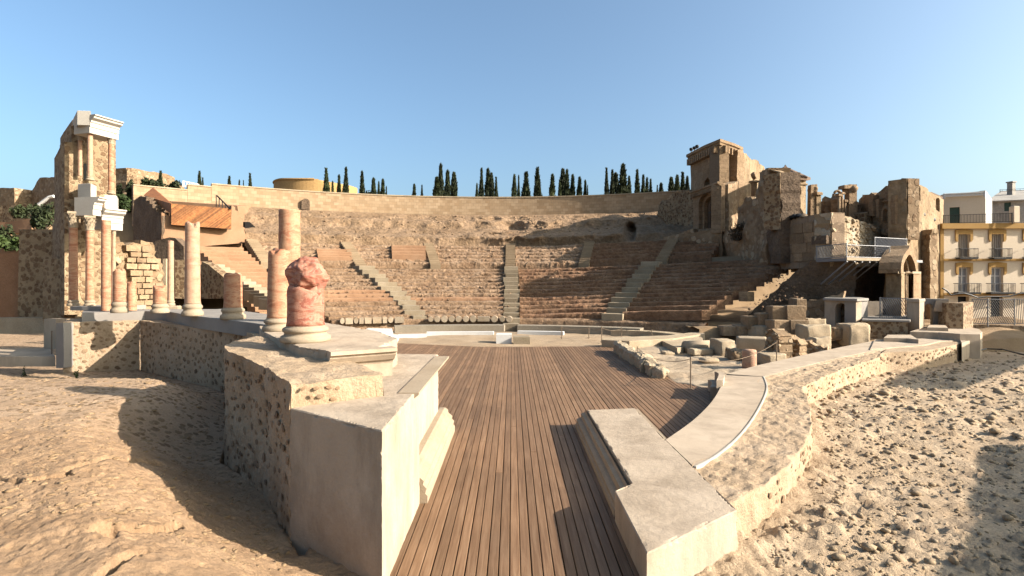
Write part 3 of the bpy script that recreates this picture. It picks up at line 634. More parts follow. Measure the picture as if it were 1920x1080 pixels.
# ================================================================== right of the axis: low pier, curved walk, rubble wall
RZ = .37
rb = thing('low_pier', (1.9, 8, 0), 'low broad concrete pier right of the board walk, with stepped moulding on its left side', 'pier')
MB().prism([(1.297, 5.13), (2.58, 6.1), (2.53, 8.83), (2.52, 10.96), (1.52, 10.8), (1.55, 6.9), (1.28, 6.66)], -.3, RZ, .012).build('body', MT['concr'], rb); roughen(rb.children[-1], .06, .003, 6, .022)
strip('base_moulding', 1.56, 6.75, 10.85, [(0, 0), (.27, 0), (.27, .08), (.24, .1), (.25, .17), (.2, .2), (.16, .21), (.15, .29), (.09, .31), (.07, .35), (.04, .28), (0, .28)], MT['wst'], rb, -1)
strip('side_moulding', 2.5, 8.86, 10.98, [(0, .2), (.08, .2), (.09, .345), (0, .345)], MT['wst'], rb, 1)
def catm(pts, n=6):
    pts = [Vector(p) for p in pts]; r = []
    for i in range(len(pts) - 1):
        p0, p1, p2, p3 = pts[max(i - 1, 0)], pts[i], pts[i + 1], pts[min(i + 2, len(pts) - 1)]
        for j in range(n):
            t = j / n; r.append(tuple(.5 * ((2 * p1) + (p2 - p0) * t + (2 * p0 - 5 * p1 + 4 * p2 - p3) * t * t + (3 * p1 - p0 - 3 * p2 + p3) * t ** 3)))
    r.append(tuple(pts[-1])); return r
def gl(pts, z): return [tuple(G(x, y, z)[:2]) for x, y in pts]
inn = catm(gl([(1248, 824), (1300, 787), (1335, 752), (1353, 722), (1361, 703)], RZ)); out = catm(gl([(1302, 875), (1345, 851), (1390, 811), (1422, 765), (1437, 728), (1431, 706)], RZ))
def strip_poly(name, a, b, z0, z1, mat, parent):
    n = min(len(a), len(b)); a = [a[int(i * (len(a) - 1) / (n - 1))] for i in range(n)]; b = [b[int(i * (len(b) - 1) / (n - 1))] for i in range(n)]; m = MB()
    vs = []
    for p, q in zip(a, b): vs += [(*p, z0), (*q, z0), (*q, z1), (*p, z1)]
    fs = []
    for i in range(n - 1):
        for j in range(4): fs.append((i * 4 + j, (i + 1) * 4 + j, (i + 1) * 4 + (j + 1) % 4, i * 4 + (j + 1) % 4))
    fs += [(3, 2, 1, 0), tuple((n - 1) * 4 + j for j in range(4))]
    return m.add(vs, fs).build(name, mat, parent)
cw = thing('curved_walk', (4.6, 10.5, 0), 'smooth curved concrete walk on the low wall between deck and rubble band', 'walkway')
strip_poly('slab', inn, out, -.3, RZ - .006, MT['conc'], cw)
MT['edge'] = plain('white_edging', (.70, .63, .53), .7, var=.12, bs=40)
strip_poly('edging', out, inner(out, .03), -.1, RZ + .01, MT['edge'], cw)
ex = catm(gl([(1335, 752), (1352, 722), (1359, 703), (1351, 698)], .5)); strip_poly('raised_end', [(p[0] - .16, p[1]) for p in ex[8:]], ex[8:], -.02, .52, MT['conc'], cw); strip_poly('lower_step', [(p[0] - .34, p[1]) for p in ex[9:]], [(p[0] - .17, p[1]) for p in ex[9:]], -.02, .3, MT['conc'], cw)
w2 = thing('straight_walk', (10, 16, 0), 'straight pale concrete walk running back from the curved walk to the right', 'walkway')
strip_poly('slab', gl([(1362, 701), (1420, 685), (1500, 667), (1580, 650), (1650, 637)], RZ), gl([(1433, 706), (1480, 693), (1540, 678), (1600, 665), (1668, 651)], RZ), -.3, RZ, MT['conc'], w2)
rr_ = thing('low_rubble_wall', (4.6, 9.5, 0), 'broad low rubble concrete band curving round the smooth walk at right', 'wall')
rin = catm([(2.3, 6.35)] + gl([(1297, 872), (1342, 851), (1387, 811), (1419, 765), (1434, 729), (1428, 709)], RZ) + gl([(1540, 679), (1600, 666), (1650, 655)], RZ), 6)
rout = catm([(2.42, 6.2), (3.3, 6.95), (4.2, 7.95), (5.2, 9.3), (6.0, 10.7), (6.7, 12.1), (7.15, 13.1)] + gl([(1520, 716), (1580, 690), (1650, 668)], RZ), 6)
def band(name, a, b, z0, z1, mat, parent, m=26, amp=.03, fq=4, na=150, lift=0):
    a = resample(a, .05, False); b = resample(b, .05, False); a = a[np.linspace(0, len(a) - 1, na).astype(int)]; b = b[np.linspace(0, len(b) - 1, na).astype(int)]
    u = np.linspace(0, 1, m); T = a[:, None] * (1 - u)[None, :, None] + b[:, None] * u[None, :, None]; Z = np.full((na, m), z1)
    dn = np.linspace(z1, z0, 12)[1:]; S = np.repeat(b[:, None], 11, 1); V = np.zeros((na, m + 11, 3)); V[:, :m, :2] = T; V[:, :m, 2] = Z; V[:, m:, :2] = S; V[:, m:, 2] = dn[None]
    f = V.reshape(-1, 3); w = np.concatenate([np.clip(np.linspace(0, 6, m), 0, 1), np.ones(11)]); W = np.tile(w, na)[:, None]
    f = f + W * np.stack([fbm(f, fq, 5, 3, .6), fbm(f, fq, 5, 33, .6), fbm(f, fq * 1.3, 5, 63, .62)], 1) * amp * 1.8; f[:, 2] -= W[:, 0] * amp * .9
    return grid(name, f.reshape(na, m + 11, 3), mat, parent, True)
band('body', rin, rout, -.5, RZ - .004, MT['mortar'], rr_, 40, .034, 4.5, 300)
wall_stones(rr_, rout[6:], -.1, .3, 160, -1, (.03, .07), 9, proud=1)
# ================================================================== the seating bowl
CC = np.array([-1.96, 12.0])
def cpt(ph, R): return CC + R * np.array([math.sin(ph), math.cos(ph)])
def phi(xp, R):                            # angle at which the circle R crosses photo column xp
    lo, hi = -1.45, 1.45; k = (xp - CX) / F
    for _ in range(50):
        m = (lo + hi) / 2; p = cpt(m, R)
        if p[0] / p[1] < k: lo = m
        else: hi = m
    return lo
RB, R1, R1b, R2, R2b, RW = 21.2, 29.3, 30.7, 34.6, 36.0, 44.6
ZB, Z1, Z1b, Z2, ZW = .62, 3.84, 4.2, 5.95, 9.9
def tiltz(ph): return .5 * np.clip((ph - .15) / .5, 0, 1.2)
def mixv(a, b, t): return a + (b - a) * t
def row_mesh(name, ph0, ph1, Ra, Rb, za, zb, mat, parent, ruin, seed, step=.12, lip=.3):
    """one curved seat row: riser at Ra from za to zb, tread to Rb; ruin(ph array) in 0..1 wears it to a rubble slope"""
    L = max(abs(ph1(Ra) - ph0(Ra)) * Ra, .4); n = max(3, int(L / step)); u = np.linspace(0, 1, n)
    prof = [(Ra, za - lip, 0), (Ra, mixv(za, zb, .33), .33), (Ra, mixv(za, zb, .7), .7), (Ra + .02, zb, 1.0), (mixv(Ra, Rb, .35), zb, .35), (mixv(Ra, Rb, .7), zb, .7), (Rb + .05, zb, 1), (Rb + .05, za - lip, 0)]
    V = np.zeros((n, len(prof), 3))
    for j, (R, z, w) in enumerate(prof):
        a0, a1 = ph0(R), ph1(R); ph = a0 + (a1 - a0) * u; V[:, j, 0] = CC[0] + R * np.sin(ph); V[:, j, 1] = CC[1] + R * np.cos(ph); V[:, j, 2] = z + tiltz(ph)
        if j == 0: PH = ph
    ru = ruin(PH)                           # worn: nose goes back and down
    rad = np.stack([np.sin(PH), np.cos(PH), 0 * PH], 1)
    for j, (R, z, w) in enumerate(prof[1:7], 1):
        tgt = za + (zb - za) * np.clip((R - Ra) / (Rb - Ra) + .12, 0, 1); V[:, j, 2] = V[:, j, 2] + (tgt - z) * ru * (.55 if j > 2 else .4)
        if j <= 3: V[:, j] += rad * (ru * .14 * w)[:, None]
    f = V.reshape(-1, 3); am = np.repeat(.012 + .095 * ru, len(prof))[:, None]; lock = np.tile(np.array([0, 1, 1, 1, 1, 1, .5, 0.]), n)[:, None]
    d = np.stack([fbm(f, 1.6, 5, seed, .62), fbm(f, 1.6, 5, seed + 40, .62), fbm(f, 2.0, 5, seed + 80, .62)], 1)
    d2 = np.stack([fbm(f, 5, 3, seed + 3, .6), fbm(f, 5, 3, seed + 43, .6), fbm(f, 6, 3, seed + 83, .6)], 1)
    f = f + (d * 1.7 + d2 * .8) * am * lock
    m = len(prof); i = np.arange(n * m).reshape(n, m); q = np.stack([i[:-1, :-1], i[:-1, 1:], i[1:, 1:], i[1:, :-1]], -1).reshape(-1, 4)
    Fs = [tuple(x) for x in q] + [tuple(i[0]), tuple(i[-1][::-1])]
    return mesh(name, f, Fs, mat, parent)
def ruinfn(seed, lo, hi, fq=.35):
    def fn(ph):
        p = np.stack([np.sin(ph) * 30, np.cos(ph) * 30, ph * 0 + seed * 3.7], 1); return np.clip(mixv(lo, hi, .5 + fbm(p, fq, 3, seed) * 1.4), 0, 1)
    return fn
def bl(xb, xt, Rbot=RB, Rtop=R1):          # boundary line of a wedge from the photo columns at its bottom and top
    a, b = phi(xb, Rbot), phi(xt, Rtop); return lambda R: a + (b - a) * (R - Rbot) / (Rtop - Rbot)
S0 = bl(598, 512); S1 = bl(785, 676); S2 = bl(958, 958); S3 = bl(1150, 1226); S4 = bl(1335, 1527)
def off(fn, m): return lambda R: fn(R) + m / R
MT['rowrock'] = stone('eroded_seat_rock', [(.24, (.27, .17, .11)), (.42, (.41, .275, .18)), (.58, (.50, .355, .245)), (.78, (.58, .43, .31))], .9, 5, 1.0, fine=4, bd=.2, fv=(.55, 1.2))
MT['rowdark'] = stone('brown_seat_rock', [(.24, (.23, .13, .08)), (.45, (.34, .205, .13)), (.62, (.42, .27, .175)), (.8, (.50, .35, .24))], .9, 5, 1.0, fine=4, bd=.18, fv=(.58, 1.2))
NR = 13
def wedge(label, L, Rr, seed, worn, mats, group='lower seating wedges', hw=.55, nr=NR, RA=RB, RBB=R1, zA=ZB, zB=Z1):
    mid = cpt((L(RA) + Rr(RA)) / 2, RA); o = thing('seating_wedge', (mid[0], mid[1], 0), label, 'seating', group)
    l, r_ = off(L, hw), off(Rr, -hw)
    for k in range(nr):
        a, b = mixv(RA, RBB, k / nr), mixv(RA, RBB, (k + 1) / nr); lo, hi = worn(k)
        row_mesh('seat_row', l, r_, a, b, mixv(zA, zB, k / nr), mixv(zA, zB, (k + 1) / nr), mats(k), o, ruinfn(seed + k, lo, hi), seed + k)
    return o
rk = lambda k: MT['rowrock']
wedge('lower seating wedge behind the red stumps, smooth red rows mixed with rough rock', S0, S1, 100, lambda k: ((.0, .3) if k in (3, 4, 5, 6, 9, 12) else (.1, .95)), lambda k: MT['red'] if k in (4, 5, 6) else MT['rowrock'])
wedge('lower seating wedge left of the central stair, mostly bare pinkish rock', S1, S2, 200, lambda k: ((0, .4) if k in (3, 4) else (.3, 1.0)), lambda k: MT['red'] if k == 4 else MT['rowrock'])
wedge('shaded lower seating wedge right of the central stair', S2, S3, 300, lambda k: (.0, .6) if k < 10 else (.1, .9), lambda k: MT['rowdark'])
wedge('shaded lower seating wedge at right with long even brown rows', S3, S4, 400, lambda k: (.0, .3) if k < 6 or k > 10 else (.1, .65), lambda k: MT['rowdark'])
# left end: restored wedge of smooth rows, lower and upper storey in one
E0 = bl(452, 352, RB + 2.5, R1 + 3.5)
wedge('restored left end wedge of smooth reddish rows below the wood clad box', E0, S0, 500, lambda k: (0, .12) if k != 15 else (.2, .9), lambda k: MT['red'], nr=17, RA=RB + 1.2, RBB=R1 + 4.2, zA=.9, zB=5.4)
# walkways between the storeys
def arc_sheet(name, x0, x1, Ra, Rb, z, mat, label, zf=0.0, amp=.02, drop=.5, kind=None, cat='walkway'):
    a0, a1 = phi(x0, Ra), phi(x1, Ra); n = int((a1 - a0) * Ra / .25); ph = np.linspace(a0, a1, n); prof = [(Ra, z - drop), (Ra, z), (mixv(Ra, Rb, .5), z), (Rb, z), (Rb, z + zf), (Rb + .1, z + zf)]
    V = np.zeros((n, 6, 3))
    for j, (R, zz) in enumerate(prof): V[:, j] = np.stack([CC[0] + R * np.sin(ph), CC[1] + R * np.cos(ph), zz + tiltz(ph)], 1)
    f = V.reshape(-1, 3); f = f + np.stack([fbm(f, 1.5, 3, 2), fbm(f, 1.5, 3, 5), fbm(f, 1.5, 3, 8)], 1) * amp
    return grid(name, f.reshape(n, 6, 3), mat, None, False, label=label, cat=cat, kind=kind)
MT['path'] = stone('gravel_path', [(.3, (.33, .24, .16)), (.7, (.42, .315, .215))], 1.2, 25, .6, fine=40, bd=.03)
arc_sheet('middle_walkway', 520, 1530, R1, R1b + .1, Z1 + .01, MT['path'], 'level gravel walkway between lower and upper seating', .36, kind='thing')
arc_sheet('upper_walkway', 500, 1310, R2, R2b + .1, Z2 + .01, MT['path'], 'narrow gravel walkway along the top of the upper seating, under the rock slope', .05, kind='thing')
U = [bl(500, 470, R1b, R2), bl(673, 646, R1b, R2), bl(815, 802, R1b, R2), bl(957, 957, R1b, R2), bl(1096, 1106, R1b, R2), bl(1243, 1266, R1b, R2), bl(1345, 1372, R1b, R2)]
un = ['upper seating wedge far left, above the red stumps, broken rock with red patch', 'upper seating wedge with one smooth red panel, left of the short brown stair', 'upper seating wedge of rough rock left of the central stair', 'shaded upper seating wedge right of the central stair, bare rock', 'shaded upper seating wedge below the cave mouth with three long rows', 'shaded upper seating wedge below the church portal, rows cut short']
for k in range(6):
    sm = k >= 4
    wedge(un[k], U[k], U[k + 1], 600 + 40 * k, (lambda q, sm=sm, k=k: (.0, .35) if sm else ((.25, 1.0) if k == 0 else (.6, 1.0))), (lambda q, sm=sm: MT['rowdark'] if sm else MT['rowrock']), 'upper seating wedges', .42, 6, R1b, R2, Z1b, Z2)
# smooth red panels of restored rows in the upper storey
def red_panel(x0, x1, Ra, Rb, za, zb, label, mat='red', nr=4):
    a, b = phi(x0, Ra), phi(x1, Ra); mid = cpt((a + b) / 2, Ra); o = thing('restored_rows', (mid[0], mid[1], za), label, 'seating')
    for k in range(nr):
        row_mesh('seat_row', lambda R: a, lambda R: b, mixv(Ra, Rb, k / nr) - .25, mixv(Ra, Rb, (k + 1) / nr) - .25, mixv(za, zb, k / nr) + .1, mixv(za, zb, (k + 1) / nr) + .1, MT[mat], o, lambda ph: ph * 0, 30 + k)
red_panel(735, 798, R1b + 1.0, R2 - .3, Z1b + .5, Z2 - .15, 'smooth red block of restored rows beside the short brown stair')
red_panel(596, 660, R1b + .6, R2 - 1.2, Z1b + .3, Z2 - .6, 'smooth red block of restored rows left of the long stone stair')

# loose rubble over the worn rows
r = np.random.default_rng(11); Rv = r.uniform(RB, R2, 6000); Rg = np.linspace(RB, R2, 20); plo, phi_ = [phi(520, q) for q in Rg], [phi(1500, q) for q in Rg]
pv = np.interp(Rv, Rg, plo) + (np.interp(Rv, Rg, phi_) - np.interp(Rv, Rg, plo)) * r.random(6000); nv_ = fbm(np.stack([np.sin(pv) * 30, np.cos(pv) * 30, Rv], 1), .3, 3, 77)
ok = ~((Rv > R1) & (Rv < R1b)) & (nv_ > np.where(pv < 0, .0, .1)); Rv, pv = Rv[ok], pv[ok]
zv = np.where(Rv < R1, mixv(ZB, Z1, (Rv - RB) / (R1 - RB)), mixv(Z1b, Z2, (Rv - R1b) / (R2 - R1b))) + tiltz(pv) + .1
pts = np.stack([CC[0] + Rv * np.sin(pv), CC[1] + Rv * np.cos(pv), zv], 1); szs = np.minimum(.025 + .022 * r.exponential(1, len(pts)), .11)
scatter('seat_rubble', np.array(pts), np.array(szs), MT['rowrock'], 'broken rock fragments lying over the worn seat rows', 'rubble')

# ------------------------------------------------------------------ stairs between the wedges
MT['stepst'] = stone('pale_step_stone', [(.3, (.38, .305, .215)), (.6, (.48, .40, .295)), (.8, (.56, .475, .365))], 1.1, 18, .5, rnd=(.8, 1.15), fine=22)
MT['stepbr'] = stone('tan_step_stone', [(.3, (.36, .27, .18)), (.7, (.45, .35, .245))], 1.1, 18, .4, rnd=(.9, 1.1), fine=22)
def stair(label, line, Ra, Rb, za, zb, w, n, mat, jit=.0, skip=(), group=None):
    p = cpt(line(Ra), Ra); o = thing('stair', (p[0], p[1], za), label, 'stair', group)
    rr2 = np.random.default_rng(n + int(w * 100))
    for k in range(n):
        if k in skip: continue
        a, b = mixv(Ra, Rb, k / n) - .08, mixv(Ra, Rb, (k + 1) / n) + .06; z = mixv(za, zb, (k + 1) / n) + .2 + float(tiltz(np.array(line(a)))); poly = []
        ww = w * (1 + jit * rr2.normal() * .3); sh = jit * rr2.normal() * .12
        for R, s in ((a, -1), (a, 1), (b, 1), (b, -1)):
            q = cpt(line(R) + (s * ww / 2 + sh) / R, R); poly.append(tuple(q))
        MB().prism(poly, z - .55, z + jit * rr2.normal() * .02, .02).build('step', mat, o)
    return o
stair('long pale stone stair climbing left of centre through the lower seating', S1, RB - .2, R1, .3, Z1, 1.1, 12, MT['stepst'], .5)
stair('central pale stone stair dividing sunlit from shaded seating', S2, RB - 1.1, R1, -.1, Z1, 1.0, 14, MT['stepst'], .25)
stair('shaded pale stone stair right of centre with irregular wide blocks', S3, RB - .2, R1, .3, Z1, 1.2, 12, MT['stepst'], .35)
stair('broken flight of pale blocks along the right edge of the seating', S4, RB + .4, R1 - .2, .5, Z1 - .25, .5, 17, MT['ash'], .6, (0, 1, 2, 3, 4, 6, 7, 8, 9, 10, 11, 12, 13))
stair('narrow tan stair at far left above the red stumps', U[0], R1b, R2, Z1b - .2, Z2, .8, 12, MT['stepbr'])
for k, lab in ((1, 'narrow tan stair continuing the long pale stair upward'), (2, 'short tan stair beside the smooth red panel'), (3, 'narrow tan stair in shadow above the central stair'), (4, 'narrow shaded tan stair below the cave mouth'), (5, 'narrow shaded tan stair leading up towards the church portal')):
    stair(lab, U[k], R1b - .5, R2, Z1b - .3, Z2, .8, 13, MT['stepbr'], group='upper tan stairs')
# flight at the left end (white blocks) over the side passage
o = thing('stair', (*PX(450, 31), .5), 'stepped flight of white blocks at the left end of the seating, behind the stumps', 'stair')
for k in range(13):
    u = k / 12; c = P(mixv(398, 512, u), mixv(496, 560, u), mixv(33.5, 29, u)); MB().box((c.x, c.y, c.z - .3), (1.35, .8, .6), -.5, .02).build('step', MT['stepst'] if k % 3 else MT['wst'], o)

# ------------------------------------------------------------------ rebuilt wall of drums and blocks at the foot of the seats
fw = thing('foot_wall', (*cpt(0, RB), -.1), 'low wall of reused column drums and blocks along the foot of the seating', 'wall')
a0, a1 = phi(622, RB - .35), phi(1322, RB - .35); ph = np.linspace(a0, a1, 190); V = np.zeros((190, 7, 3)); Rr = RB - .42
for j, (R, z) in enumerate(((Rr - .1, -.3), (Rr - .06, .05), (Rr, .15), (Rr, .5), (Rr + .05, .6), (Rr + .5, .68), (Rr + .6, .3))): V[:, j] = np.stack([CC[0] + R * np.sin(ph), CC[1] + R * np.cos(ph), 0 * ph + z], 1)
f = V.reshape(-1, 3); f = f + np.stack([fbm(f, 2.2, 4, 12), fbm(f, 2.2, 4, 15), fbm(f, 2.2, 4, 18)], 1) * .09
grid('body', f.reshape(190, 7, 3).transpose(1, 0, 2)[::-1].transpose(1, 0, 2), MT['rowrock'], fw, False)
MT['drum'] = stone('drum_end_stone', [(.25, (.42, .32, .22)), (.5, (.55, .45, .34)), (.75, (.66, .57, .46))], 1.5, 18, .5, rnd=(.8, 1.15), fine=20)
def dsc(name, ph, R, z, r, t, mat, parent, sq=False):
    p = cpt(ph, R); t3 = Vector((math.sin(ph), math.cos(ph), 0)); u = Vector((math.cos(ph), -math.sin(ph), 0)); m = MB(); n = 4 if sq else 20; ring = []
    for k in range(n):
        a = 2 * math.pi * (k + (.5 if sq else 0)) / n; s = (1.41 if sq else 1); q = u * (math.cos(a) * r[0] * s) + Vector((0, 0, math.sin(a) * r[1] * s)); ring.append(q)
    c = Vector((p[0], p[1], z)); m.hexa([c + q + t3 * t for q in ring], [c + q * .97 - t3 * t for q in ring]); return m.build(name, mat, parent)
x = 637; k = 0
seq = [('r', 9), ('b', 15), ('r', 9), ('b', 9), ('b', 14), ('b', 18), ('b', 9), ('r', 11), ('b', 20)]
for ty, w in seq:
    pc_ = phi(x + w / 2, Rr - .1); d = w / 1000 * 31 / 2 * .92; dsc('drum' if ty == 'r' else 'block', pc_, Rr - .12, .62 if ty == 'r' else .6, (d, .18), .14, MT['drum'], fw, ty == 'b'); x += w + 1
x = 803
for ty, w, g in (('r', 10, 0), ('r', 12, 0), ('r', 13, 0), ('r', 12, 0), ('r', 12, 1), ('r', 12, 0), ('r', 13, 0), ('b', 24, 1), ('r', 13, 2), ('r', 11, 0), ('r', 12, 1)):
    pc_ = phi(x + w / 2, Rr - .1); d = w / 1000 * 32 / 2 * .97; dsc('drum' if ty == 'r' else 'block', pc_, Rr - .14, .62, (d, d if ty == 'r' else .15), .15, MT['drum'] if k % 3 else MT['wst'], fw, ty == 'b'); x += w + 1 + g; k += 1

# ------------------------------------------------------------------ orchestra floor, white benches, low curbs
MT['orch'] = stone('orchestra_floor', [(.25, (.42, .31, .21)), (.5, (.52, .40, .28)), (.75, (.60, .48, .35))], .7, 12, .7, fine=18, bd=.05)
X, Y = np.meshgrid(np.linspace(-12, 16, 180), np.linspace(24.4, 36, 80)); p = np.stack([X.ravel(), Y.ravel(), X.ravel() * 0], 1); Z = (-.07 + fbm(p, .8, 4, 9) * .07).reshape(X.shape)
grid('orchestra_floor', np.stack([X, Y, Z], -1).transpose(1, 0, 2), MT['orch'], kind='structure')
def arc_wall(name, x0, x1, R, t, z0, z1, mat, label, cat='bench', x2=None, n=40):
    a = np.linspace(phi(x0, R), phi(x1, R), n); A_ = [tuple(cpt(q, R)) for q in a]; B_ = [tuple(cpt(q, R + t)) for q in a]; o = thing(name, (*cpt((a[0] + a[-1]) / 2, R), z0), label, cat)
    strip_poly('course', B_, A_, z0, z1, mat, o); return o
arc_wall('kerb_bench', 748, 800, 17.0, .5, -.15, .06, MT['white'], 'short white kerb of the orchestra, left of centre')
arc_wall('kerb_bench', 800, 925, 17.6, .45, -.15, .12, MT['white'], 'white curved kerb between the drum wall and orchestra floor, left of the central stair')
arc_wall('kerb_bench', 970, 1056, 18.2, .4, -.15, .12, MT['white'], 'white curved kerb right of the central stair')
o = thing('white_bench', (*G(715, 640, 0)[:2], 0), 'white painted bench block at the left end of the orchestra', 'bench')
MB().prism([tuple(G(668, 640, 0)[:2]), tuple(G(737, 637, 0)[:2]), tuple(G(735, 629, 0)[:2]), tuple(G(690, 628, 0)[:2])], -.1, .38, .01).build('upper_block', MT['white'], o)
MB().prism([tuple(G(648, 641, 0)[:2]), tuple(G(745, 640.5, 0)[:2]), tuple(G(748, 633, 0)[:2]), tuple(G(660, 630, 0)[:2])], -.1, .16, .01).build('lower_step', MT['white'], o)
o = thing('foot_block', (*G(960, 640, 0)[:2], 0), 'white and stone foot block of the central stair', 'step')
c = G(945, 640, 0); MB().box((c.x, c.y, .1), (.75, .8, .55), 0, .01).build('white_side', MT['white'], o)
c = G(970, 641, 0); MB().box((c.x + .2, c.y, .05), (.8, .7, .45), 0, .02).build('stone_side', MT['stepst'], o)
MT['orchst'] = stone('grey_orchestra_stone', [(.3, (.36, .31, .24)), (.7, (.46, .40, .32))], .9, 15, .4, fine=20)
for xa, xb, RR, z1, lab in ((740, 945, 19.3, .34, 'grey stone seat step of honour left of the central stair'), (970, 1200, 19.3, .34, 'grey stone seat step of honour right of the central stair')):
    arc_wall('seat_of_honour', xa, xb, RR, .8, -.2, z1, MT['orchst'], lab, 'seating')
# curved stone end of the orchestra ring at right
inn2 = catm(gl([(1145, 624), (1200, 626), (1248, 630), (1268, 633), (1262, 639), (1235, 642)], .1)); out2 = catm(gl([(1205, 617), (1262, 621), (1305, 627), (1318, 634), (1305, 643), (1270, 650)], .3))
o = thing('ring_bench', (*G(1260, 640, 0)[:2], 0), 'curved low stone ring bench at the right end of the orchestra', 'bench'); strip_poly('course', inn2, out2, -.2, .25, MT['lime'], o)
o = thing('low_ochre_wall', (6, 24.5, -.1), 'low ochre stone front wall beyond the right corner of the deck', 'wall')
MB().prism([tuple(G(x, y, 0)[:2]) for x, y in ((1128, 650), (1180, 653), (1262, 648), (1322, 638), (1318, 632), (1250, 641), (1130, 646))], -.2, .32, .02).build('course', MT['lime'], o)

# ------------------------------------------------------------------ rock slope and top wall
def slope(ph, t):                          # bedrock between the upper walkway and the top wall
    R = mixv(R2b, RW, t); return R
a0, a1 = phi(462, R2b), phi(1330, R2b); n, m = 520, 90; ph = np.linspace(a0, a1, n)[:, None]; t = np.linspace(0, 1, m)[None]
prof_t = np.array([0, .12, .3, .5, .62, .75, .9, 1.0]); prof_z = np.array([0, .22, .36, .52, .72, .8, .93, 1.0]); prof_r = np.array([0, .06, .3, .52, .6, .78, .92, 1.0])
zz = np.interp(t, prof_t, prof_z); rr3 = np.interp(t, prof_t, prof_r); R = R2b + (RW - R2b) * rr3 + 0 * ph
V = np.stack([CC[0] + R * np.sin(ph), CC[1] + R * np.cos(ph), Z2 + (ZW - Z2) * zz + tiltz(ph) * (1 - t)], -1); f = V.reshape(-1, 3)
# x in photo columns for masks
xp = CX + f[:, 0] / f[:, 1] * F; yy = HZ - (f[:, 2] - CZ) / f[:, 1] * F
amp = .34 + .5 * np.exp(-((xp - 985) / 95) ** 2) + .3 * np.exp(-((xp - 1150) / 60) ** 2)
edge = np.tile(np.clip(np.minimum(np.linspace(0, 9, m), np.linspace(7, 0, m)), 0, 1), n)
rid = 1 - np.abs(fbm(f * [1, 1, .55], .42, 4, 19, .45)) * 2.6
nse = .75 * fbm(f, .38, 5, 23, .5) + .5 * rid
radn = np.stack([np.sin(ph) + 0 * t, np.cos(ph) + 0 * t, 0 * (ph + t)], -1).reshape(-1, 3)
f = f - radn * (nse * amp * 1.7 * edge)[:, None]; f[:, 2] += fbm(f, 1.1, 5, 29) * .2 * edge
cv = np.exp(-(((xp - 1182) / 9) ** 2 + ((yy - 434) / 15) ** 2) ** 2) ; f = f + radn * (cv * 2.6)[:, None]          # cave mouth
grid('rock_slope', f.reshape(n, m, 3), MT['rock'], None, False, label='bare pinkish rock slope between the upper seating and the top wall', cat='rock', kind='thing')
r = np.random.default_rng(17); pts = []; szs = []
idx = r.integers(0, n * m, 420)
for i in idx:
    if edge[i] < .6: continue
    pts.append(f[i] - radn[i] * .05); szs.append(min(.05 + .05 * r.exponential(), .22))
scatter('slope_rubble', np.array(pts), np.array(szs), MT['rock'], 'angular rock fragments clinging to the bare rock slope', 'rubble')

m_, t_, b_ = nodes('cut_stone_wall'); uvn = N(t_, 'ShaderNodeUVMap', uv_map='UVMap'); bk = N(t_, 'ShaderNodeTexBrick', offset=.5)
for kk, vv in (('Scale', 1.0), ('Mortar Size', .012), ('Mortar Smooth', .2), ('Bias', 0), ('Brick Width', .5), ('Row Height', .31)): bk.inputs[kk].default_value = vv
bk.inputs['Color1'].default_value = (.235, .158, .09, 1); bk.inputs['Color2'].default_value = (.31, .225, .14, 1); bk.inputs['Mortar'].default_value = (.2, .14, .09, 1)
t_.links.new(uvn.outputs[0], bk.inputs['Vector']); cb = mul(t_, bk.outputs['Color'], ramp(t_, noise(t_, gpos(t_), 1.5, 6, .65), [(.3, g3(.86)), (.7, g3(1.1))]))
t_.links.new(cb, b_.inputs['Base Color']); b_.inputs['Roughness'].default_value = .9; nn_ = bump(t_, b_, bk.outputs['Fac'], -.35, .02); bump(t_, b_, noise(t_, gpos(t_), 14, 5, .6), .3, .02, nn_)
MT['cut'] = m_
def top_wall(x0, x1, dz, label, R=RW + .15, z0=None):
    a = np.linspace(phi(x0, R), phi(x1, R), 60); o = thing('cut_stone_wall', (*cpt((a[0] + a[-1]) / 2, R), ZW - .3), label, 'wall'); z0 = ZW - .4 if z0 is None else z0
    pth = [tuple(cpt(q, R)) for q in a]
    sweep('body', pth, [(0, z0), (0, 11.75 + dz), (.9, 11.75 + dz), (.9, z0)], MT['cut'], o, d=.6, dp=.6, uv=True)
    sweep('coping', pth, [(-.06, 11.752 + dz), (-.06, 11.86 + dz), (.96, 11.86 + dz), (.96, 11.752 + dz)], MT['lime'], o, d=.6, dp=.6)
    sweep('plinth_course', pth, [(-.1, z0), (-.1, ZW + .12), (-.005, ZW + .12), (-.005, z0)], MT['cut'], o, d=.6, dp=.6, uv=True)
    return o
tw = top_wall(397, 1300, 0, 'long curved cut stone wall crowning the seating bowl')
top_wall(352, 396.6, -.28, 'middle step of the curved cut stone wall, above the wood clad box')
top_wall(250, 351.6, -.75, 'lowest left step of the curved cut stone wall', z0=7.6)
# bricked-up arched doorway in the top wall
a = phi(573, RW); c = cpt(a, RW); u = np.array([math.cos(a), -math.sin(a)]); nrm = -np.array([math.sin(a), math.cos(a)]); m = MB()
ring = [(-.38, 0), (.38, 0)] + [(.38 * math.cos(q), .72 + .38 * math.sin(q)) for q in np.linspace(0, math.pi, 12)]
zb = ZW + .02
m.hexa([(c[0] + u[0] * p + nrm[0] * .02, c[1] + u[1] * p + nrm[1] * .02, zb + q) for p, q in ring], [(c[0] + u[0] * p + nrm[0] * .14, c[1] + u[1] * p + nrm[1] * .14, zb + q) for p, q in ring])
o = m.build('blocked_doorway', MT['dark'], None, label='small arched walled-up doorway in the top wall', cat='doorway', kind='thing')

